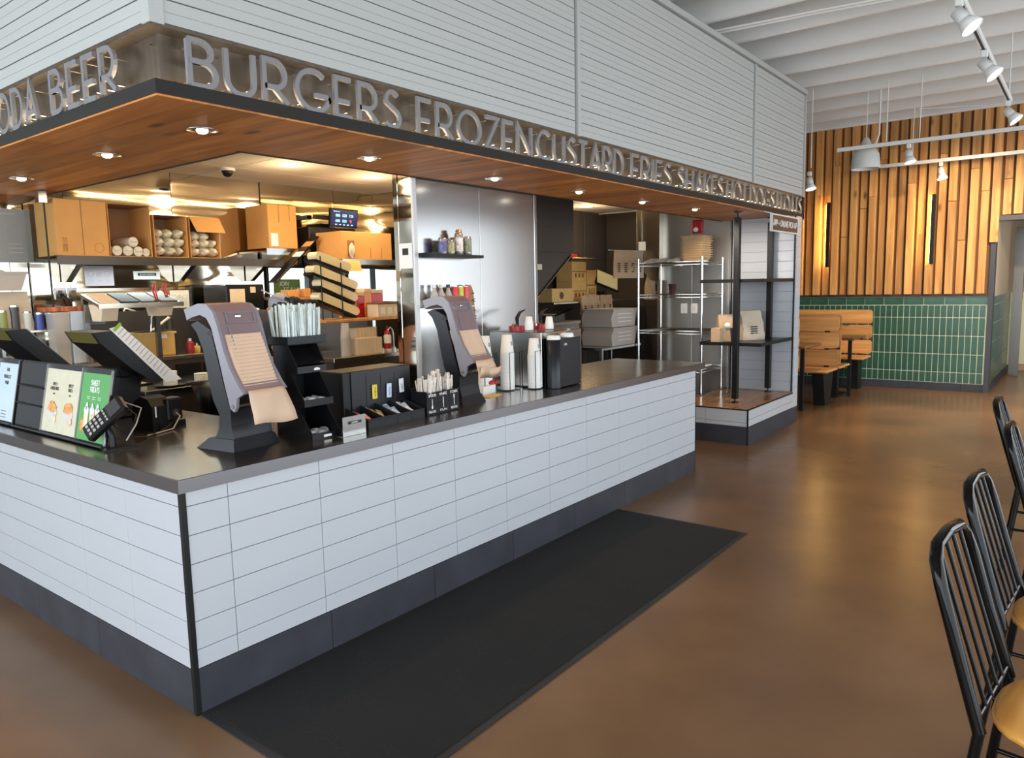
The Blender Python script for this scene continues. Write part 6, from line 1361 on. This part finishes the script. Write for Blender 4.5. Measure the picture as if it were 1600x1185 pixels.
V = [(0, 0, 0.92), (0.05, -0.04, 1.06), (0.10, -0.09, 1.20), (0.13, -0.13, 1.27), (0.18, -0.165, 1.295), (0.225, -0.19, 1.305),
     (0.12, -0.30, 1.27), (0.155, -0.33, 1.13), (0.185, -0.31, 1.01), (0.27, -0.24, 1.00), (0.36, -0.18, 1.03), (0.42, -0.15, 1.045),
     (0.17, 0.03, 1.28), (0.22, 0.08, 1.13), (0.26, 0.06, 1.02), (0.36, 0.0, 1.04), (0.43, -0.03, 1.05),
     (-0.02, -0.09, 0.86), (0.04, -0.10, 0.48), (-0.01, -0.09, 0.09), (0.10, -0.10, 0.04), (0.0, 0.09, 0.86), (0.02, 0.10, 0.48), (-0.05, 0.10, 0.09), (0.06, 0.10, 0.04)]
E_ = [(0, 1), (1, 2), (2, 3), (3, 4), (4, 5), (3, 6), (6, 7), (7, 8), (8, 9), (9, 10), (10, 11), (3, 12), (12, 13), (13, 14), (14, 15), (15, 16), (0, 17), (17, 18), (18, 19), (19, 20), (0, 21), (21, 22), (22, 23), (23, 24)]
R_ = [(.14, .11), (.13, .10), (.14, .11), (.13, .10), .055, .055, .062, .045, .040, .036, .028, .022, .062, .045, .040, .032, .022, .085, .060, .040, .040, .085, .060, .040, .040]
bd_ = skin('body', V, E_, R_, m_skin, pe)
sv_ = [0, 1, 2, 3, 6, 7, 12, 13]
skin('shirt', [V[i] for i in (0, 1, 2, 3)] + [V[6], (0.15, -0.325, 1.15), V[12], (0.215, 0.07, 1.16), (0.165, -0.150, 1.295), (0.195, -0.170, 1.298)], [(0, 1), (1, 2), (2, 3), (3, 4), (4, 5), (3, 6), (6, 7), (3, 8), (8, 9)], [(.165, .135), (.158, .128), (.170, .140), (.160, .130), .096, .078, .096, .078, .098, .064], m_shirt, pe)
skin('trousers', [V[0], V[17], V[18], V[19], V[21], V[22], V[23]], [(0, 1), (1, 2), (2, 3), (0, 4), (4, 5), (5, 6)], [(.150, .118), .095, .072, .055, .095, .072, .055], m_blk, pe)
MB().box((0.02, -0.16, 0), (0.16, -0.05, 0.09), 0.03).build('shoe', m_blk, pe); MB().box((-0.02, 0.05, 0), (0.12, 0.16, 0.09), 0.03).build('shoe', m_blk, pe)
hM = Matrix.Translation((0.265, -0.205, 1.338)) @ Euler((0.15, 0.95, -0.35)).to_matrix().to_4x4()   # head bowed towards the work
m = MB()
NH, NM = 20, 14; vs = []; 
for j in range(NM + 1):
    ph = -PI / 2 + PI * j / NM
    for i in range(NH):
        t_ = 2 * PI * i / NH; x = math.cos(ph) * math.cos(t_); y_ = math.cos(ph) * math.sin(t_); z = math.sin(ph)
        X = 0.092 * x + (0.012 if x > 0.5 else 0) * (1 - abs(z)); Y = 0.073 * y_ * (1 - 0.22 * max(0, -z)); Z = 0.112 * z
        if x > 0.85 and abs(y_) < 0.28 and -0.35 < z < 0.05: X += 0.020   # nose
        vs.append((X, Y, Z))
fs = [(j * NH + i, j * NH + (i + 1) % NH, (j + 1) * NH + (i + 1) % NH, (j + 1) * NH + i) for j in range(NM) for i in range(NH)]
hd_ = MB().add(vs, fs, True).xf(hM).build('head', m_skin, pe)
for sy in (-1, 1):
    MB().ell((0.0, 0.076 * sy, -0.01), (0.018, 0.010, 0.030)).xf(hM).build('ear', m_skin, hd_)
    MB().ell((0.088, 0.030 * sy, 0.012), (0.008, 0.014, 0.008)).xf(hM).build('eye', m_wpaper, hd_)
MB().ell((0.093, 0.0, -0.058), (0.006, 0.024, 0.006)).xf(hM).build('mouth', m_red, hd_)
m = MB(); rh = random.Random(4)
for i in range(110):
    th = rh.uniform(0, 2 * PI); ph = rh.uniform(-0.25, 1.45)
    x, y_, z = math.cos(ph) * math.cos(th), math.cos(ph) * math.sin(th), math.sin(ph)
    if x > 0.72 and z < 0.45: continue
    r_ = rh.uniform(0.016, 0.026); m.ell((0.100 * x + 0.002, 0.086 * y_, 0.122 * z), (r_, r_, r_), 7, 5, jit=0.2)
m.xf(hM).build('hair', m_hair, pe)
m_capg = M('grey cap cloth', (0.30, 0.29, 0.32), 0.8)
cp_ = MB().ell((-0.060, 0, 0.030), (0.070, 0.076, 0.070), 16, 10).xf(hM).build('cap', m_capg, pe)
MB().lathe([(0.0, 0), (0.075, 0.0), (0.075, 0.006), (0, 0.006)], n=20, cap=False).xf(hM @ Matrix.Translation((-0.12, -0.02, 0.03)) @ Euler((0, -0.5, 0)).to_matrix().to_4x4() @ Matrix.Diagonal((1.1, 0.9, 1, 1))).build('brim', m_capg, cp_)
for k in range(2):
    MB().box((0, 0, 0), (0.004, 0.09, 0.014)).xf(Matrix.Translation((0.045, -0.285 + 0.012 * k, 1.375 - 0.03 * k)) @ Euler((0.3, 0.9, 0.5)).to_matrix().to_4x4()).build('printed_stripe', m_wpaper, pe)
def hand(root, dirx, parent):
    d = Vector(dirx).normalized(); s = d.cross(EZ).normalized()
    r = Vector(root)
    MB().ell((0, 0, 0), (0.045, 0.038, 0.016)).xf(Matrix.Translation(r + d * 0.03) @ d.to_track_quat('X', 'Z').to_matrix().to_4x4()).build('palm', m_skin, parent)
    for q in range(4):
        a = r + d * 0.055 + s * (0.026 - 0.0175 * q); L1 = (0.030, 0.036, 0.034, 0.026)[q]
        MB().tube([a, a + d * L1 + EZ * -0.004, a + d * (L1 * 1.7) + EZ * -0.016, a + d * (L1 * 2.1) + EZ * -0.030], 0.008, 7, rs=[0.009, 0.0085, 0.0075, 0.006]).build('finger', m_skin, parent)
    a = r + d * 0.015 + s * 0.034; MB().tube([a, a + d * 0.025 + s * 0.018, a + d * 0.05 + s * 0.02 + EZ * -0.01], 0.009, 7, rs=[0.011, 0.009, 0.007]).build('thumb', m_skin, parent)
hand((0.425, -0.15, 1.047), (1, 0.3, 0), bd_); hand((0.435, -0.03, 1.052), (1, -0.1, 0), bd_)

# ================================================================ TRACK LIGHTING, PENDANT
def track(name, p0, p1, label, rods):
    p0 = Vector(p0); p1 = Vector(p1); d = (p1 - p0); t = thing(name, label, 'track light rail', p0)
    s_ = Vector((0.017, 0.017, 0)); q = d
    lo = Vector((min(0, d.x), min(0, d.y), 0)); hi = Vector((max(0, d.x), max(0, d.y), 0))
    if abs(d.x) > abs(d.y): boxpart('rail', (lo.x, -0.018, -0.02), (hi.x, 0.018, 0.02), m_white, t); boxpart('slot', (lo.x + 0.02, -0.008, -0.0205), (hi.x - 0.02, 0.008, -0.0195), m_gap, t)
    else: boxpart('rail', (-0.018, lo.y, -0.02), (0.018, hi.y, 0.02), m_white, t); boxpart('slot', (-0.008, lo.y + 0.02, -0.0205), (0.008, hi.y - 0.02, -0.0195), m_gap, t)
    for r in rods:
        c_ = d * r; MB().cyl((c_.x, c_.y, 0.02), (c_.x, c_.y, 3.55 - p0.z + 0.02), 0.006, n=8).build('drop_rod', m_white, t)
    return t
track('light_track', (3.1, -1.74, 3.02), (6.86, -1.74, 3.00), 'white light track with three lit heads running towards the far wall', (0.19, 0.97))
track('light_track', (7.7, -0.09, 2.905), (7.7, -3.6, 2.905), 'white light track with one lit head hanging just in front of the bell pendant', (0.14, 0.23, 0.9))
track('light_track', (9.1, -0.18, 2.868), (9.1, -3.6, 2.868), 'white light track with one lit head behind the bell pendant near the slatted wall', (0.12, 0.9))
track('light_track', (7.14, 0.30, 2.70), (7.56, 0.12, 2.70), 'short white track with one lit head at the end of the white bulkhead', (0.9,))
hp = None
def head(loc, aim, label, power=22, fresh=False):
    global hp
    t = thing('track_head', label, 'spotlight', loc) if (hp is None or fresh) else dup(hp, loc, label=label)
    if hp is None or fresh:
        boxpart('adapter', (-0.02, -0.02, -0.045), (0.02, 0.02, 0.0), m_white, t, 0.004)
        MB().cyl((0, 0, -0.045), (0, 0, -0.075), 0.008, n=8).build('swivel', m_chrome, t)
        A = Vector(aim).normalized(); M4 = Matrix.Translation((0, 0, -0.085)) @ A.to_track_quat('Z', 'Y').to_matrix().to_4x4()
        MB().lathe([(0, -0.02), (0.034, -0.02), (0.036, 0.05), (0.034, 0.055), (0.038, 0.058), (0.060, 0.115), (0.057, 0.115), (0.035, 0.06)], n=20, cap=False).xf(M4).build('lamp_body', m_white, t)
        MB().lathe([(0.0, 0.108), (0.054, 0.108)], n=20, cap=False).xf(M4).build('lamp_face', m_lamp, t)
        hp = t
    A = Vector(aim).normalized()
    spot(Vector(loc) + Vector((0, 0, -0.085)) + A * 0.13, power, (1.0, 0.80, 0.55), 1.3, 0.7, aim=aim)
    return t
AIM = (-0.10, -0.60, -0.76); AIM2 = (-0.16, -0.22, -0.96)
head((3.66, -1.745, 2.998), AIM, 'white track spotlight, lit, nearest the picture top on the long track', 45)
head((4.86, -1.745, 2.993), AIM, 'white track spotlight, lit, second of three on the long track', 45)
head((6.64, -1.745, 2.980), AIM, 'white track spotlight, lit, at the far end of the long track', 45)
head((7.70, -0.80, 2.883), AIM2, 'white track spotlight, lit, hanging from the nearer cross track', 160, True)
head((9.10, -0.90, 2.846), AIM2, 'white track spotlight, lit, hanging from the cross track by the slatted wall', 130)
head((7.50, 0.145, 2.678), AIM2, 'small white track spotlight, lit, beside the end of the white bulkhead', 50)
WALLWASH = (0.80, 0.45, -0.42)
for (x, y) in ((7.7, -1.9), (7.7, -2.8)):  # unseen heads added past the frame to brighten the slatted wall
    head((x, y, 2.883), WALLWASH, 'added track spotlight turned towards the slatted wall, ' + ('first' if y > -2 else 'second') + ' past the frame on the nearer track', 190, y > -2)
for (x, y) in ((9.1, -1.95), (9.1, -2.75)):  # unseen heads added past the frame to warm the far floor
    head((x, y, 2.846), AIM2, 'added track spotlight shining down, ' + ('first' if y > -2 else 'second') + ' past the frame on the farther track', 150, y > -2)
pl = thing('bell_pendant', 'large white bell shaped pendant lamp hanging before the slatted wall', 'pendant lamp', (8.02, -0.31, 2.715))
MB().lathe([(0.152, 0.0), (0.154, 0.01), (0.146, 0.10), (0.138, 0.16), (0.110, 0.205), (0.080, 0.232), (0.075, 0.236), (0.030, 0.330), (0.010, 0.352), (0.004, 0.352), (0.028, 0.322), (0.072, 0.228), (0.105, 0.20), (0.132, 0.155), (0.148, 0.0)], n=30, cap=False).build('shade', M('pendant white enamel', (0.62, 0.64, 0.60), 0.5), pl)
MB().tube([(0, 0, 0.35), (0, 0, 0.86)], 0.005, 6).build('cord', m_white, pl)
MB().tube([(0.02, -0.03, 0.24), (0.0, -0.10, 0.27), (0.0, -0.13, 0.36), (0.0, -0.13, 0.86)], 0.010, 6).build('conduit', m_white, pl)

# ================================================================ SCONCES
for (y, l) in ((0.57, 'tall black bar sconce glowing on the slatted wall, nearer the bulkhead'), (-0.725, 'tall black bar sconce glowing on the slatted wall, nearer the corridor opening')):
    t = thing('wall_sconce', l, 'wall lamp', (9.86, y, 1.665))
    boxpart('bar', (0.0, -0.022, 0), (0.05, 0.022, 0.89), m_black, t)
    boxpart('mount', (0.05, -0.015, 0.0), (0.085, 0.015, 0.03), m_black, t); boxpart('mount', (0.05, -0.015, 0.86), (0.085, 0.015, 0.89), m_black, t)
    boxpart('glow_strip', (0.010, 0.0225, 0.01), (0.045, 0.026, 0.88), M('amber sconce strip', (1, 1, 1), 0.5, emit=(1.0, 0.70, 0.28), estr=14), t)
    area('sconce_glow', (9.885, y + 0.032, 2.11), (PI / 2, 0, PI), 0.03, 0.86, 15, (1.0, 0.66, 0.24))

# ================================================================ BOOTH BENCHES AND TABLES
def bench(loc, length, label, double=True):
    t = thing('booth_bench', label, 'bench', loc)
    for (xo, sgn) in ((0.0, -1), (0.10, 1)) if double else ((0.0, -1),):
        for k in range(3):
            z = 0.458 + 0.205 * k + 0.02
            pts = []; h = 0.185; r = 0.04
            for (cy_, cz_, a0) in ((0 + r, z + r, 180), (0 + r, z + h - r, 90)):
                pass
            prof = [(length, z), (length, z + h)] + [(r - r * math.cos(math.radians(a)) if False else r - r * math.sin(math.radians(a)), z + h - r + r * math.cos(math.radians(a))) for a in range(0, 91, 15)] + [(r - r * math.cos(math.radians(a)), z + r - r * math.sin(math.radians(a))) for a in range(0, 91, 15)]
            lean = sgn * (-0.0) ; x = xo - 0.012
            MB().prism(prof, x, x + 0.024, 'x').build('back_plank', m_oak, t)
        x0, x1 = (xo - 0.46, xo) if sgn < 0 else (xo, xo + 0.46)
        MB().box((x0, 0.0, 0.43), (x1, length, 0.458), 0.01).build('seat', m_oak, t)
    for y in (0.12, length - 0.25):
        MB().prism([(-0.06, 0.0), (0.16, 0.0), (0.28, 0.43), (-0.18, 0.43)] if double else [(-0.15, 0), (0.03, 0), (0.03, 0.43), (-0.22, 0.43)], y, y + 0.13, 'y').build('pedestal', m_black, t)
        MB().box((0.03, y, 0.43), (0.07, y + 0.05, 1.0)).build('post', m_black, t) if double else MB().box((0.02, y, 0.43), (0.05, y + 0.05, 1.0)).build('post', m_black, t)
    return t
bench((8.0, -0.095, 0), 1.9, 'double oak booth bench with rounded back planks on black pedestals')
bench((9.72, -0.085, 0), 1.9, 'oak booth bench set against the green tiled wall', False)
b3 = bench((7.30, 0.15, 0), 1.3, 'oak booth bench end peeping past the white pillar of the pickup nook', False)
for (x, y0, l) in ((8.88, -0.13, 'brown topped booth table between the double bench and the tiled wall'), (7.44, 0.03, 'brown topped booth table beside the white pillar')):
    t = thing('booth_table', l, 'table', (x, y0, 0)); MB().box((-0.30, 0, 0.735), (0.30, 1.6, 0.765), 0.01).build('table_top', m_trimwood if False else M('walnut top', (0.16, 0.07, 0.035), 0.3), t)
    MB().box((-0.05, 0.25, 0.02), (0.05, 0.35, 0.735)).build('column', m_black, t); MB().box((-0.25, 0.2, 0), (0.25, 0.4, 0.02), 0.005).build('foot', m_black, t)
    boxpart('glide', (-0.02, 0.10, 0), (0.02, 0.14, 0.735), m_black, t)

# ================================================================ METAL CHAIRS
m_gloss = M('glossy black tube', (0.003, 0.003, 0.003), 0.10, spec=0.22)
def chair(loc, rz, label):
    t = thing('metal_chair', label, 'chair', loc, rz, 'black metal chairs along the dining side')
    # local: seat faces -y, back at y=0, x across
    w_ = 0.158
    def back(zc): return 0.0 + 0.115 * max(0, (zc - 0.44)) / 0.42
    loop = [(-w_ - 0.01, 0.0, 0.44), (-w_, 0.055, 0.62), (-w_ + 0.003, 0.095, 0.76), (-w_ + 0.018, 0.112, 0.815), (-w_ + 0.055, 0.120, 0.842), (0, 0.123, 0.850), (w_ - 0.055, 0.120, 0.842), (w_ - 0.018, 0.112, 0.815), (w_ - 0.003, 0.095, 0.76), (w_, 0.055, 0.62), (w_ + 0.01, 0.0, 0.44)]
    MB().tube(loop, 0.0155, 10).build('back_frame', m_gloss, t)
    for k in range(4):
        x = -0.093 + 0.062 * k
        MB().cyl((x, 0.004, 0.47), (x, 0.118, 0.836), 0.0055, n=8).build('back_rod', m_gloss, t)
    MB().tube([(-w_, 0.008, 0.468), (w_, 0.008, 0.468)], 0.008, 8).build('cross_rail', m_gloss, t)
    for sx in (-1, 1):
        MB().tube([(sx * (w_ + 0.01), 0.0, 0.445), (sx * (w_ + 0.02), 0.03, 0.20), (sx * (w_ + 0.028), 0.055, 0.0)], 0.0125, 10).build('leg', m_gloss, t)
        MB().tube([(sx * (w_ - 0.01), -0.33, 0.43), (sx * (w_ + 0.005), -0.36, 0.20), (sx * (w_ + 0.015), -0.385, 0.0)], 0.0125, 10).build('leg', m_gloss, t)
        MB().tube([(sx * (w_ + 0.018), 0.028, 0.22), (sx * (w_ + 0.004), -0.355, 0.22)], 0.007, 8).build('stretcher', m_gloss, t)
    MB().tube([(-w_ + 0.01, -0.36, 0.23), (w_ - 0.01, -0.36, 0.23)], 0.007, 8).build('stretcher', m_gloss, t)
    n_ = 28; vs = []
    prof = [(0.165, 0.0), (0.175, 0.006), (0.176, 0.018), (0.168, 0.026), (0.10, 0.024), (0.0, 0.020)]
    m = MB()
    vv = []
    for r_, z in prof:
        for i in range(n_):
            a = 2 * PI * i / n_; c_, s_ = math.cos(a), math.sin(a); e = 0.72
            vv.append((math.copysign(abs(c_) ** e, c_) * r_ * 1.05, -0.185 + math.copysign(abs(s_) ** e, s_) * r_ * 1.05, 0.436 + z))
    fs = [(j * n_ + i, j * n_ + (i + 1) % n_, (j + 1) * n_ + (i + 1) % n_, (j + 1) * n_ + i) for j in range(len(prof) - 1) for i in range(n_)]
    m.add(vv, fs, True).add(vv[:n_], [tuple(range(n_))[::-1]]).build('seat', m_seatwood, t)
    MB().tube([(math.cos(2 * PI * i / 16) * 0.160, -0.185 + math.sin(2 * PI * i / 16) * 0.160, 0.427) for i in range(16)], 0.009, 8, closed=True).build('seat_ring', m_gloss, t)
    return t
ch0 = chair((0.81, -2.285, 0), -0.10, 'glossy black metal chair with oak seat, nearest the camera')
ch0['label'] = 'glossy black metal chair with honey oak seat, first of the row and largest'
dup(ch0, (1.45, -2.275, 0), -0.07, 'glossy black metal chair with honey oak seat, second in the row')
dup(ch0, (2.495, -2.290, 0), 0.0, 'glossy black metal chair third in the row, half behind the fourth chair frame')
dup(ch0, (3.295, -2.180, 0), 0.0, 'glossy black metal chair fourth in the row, standing alone on the open floor')
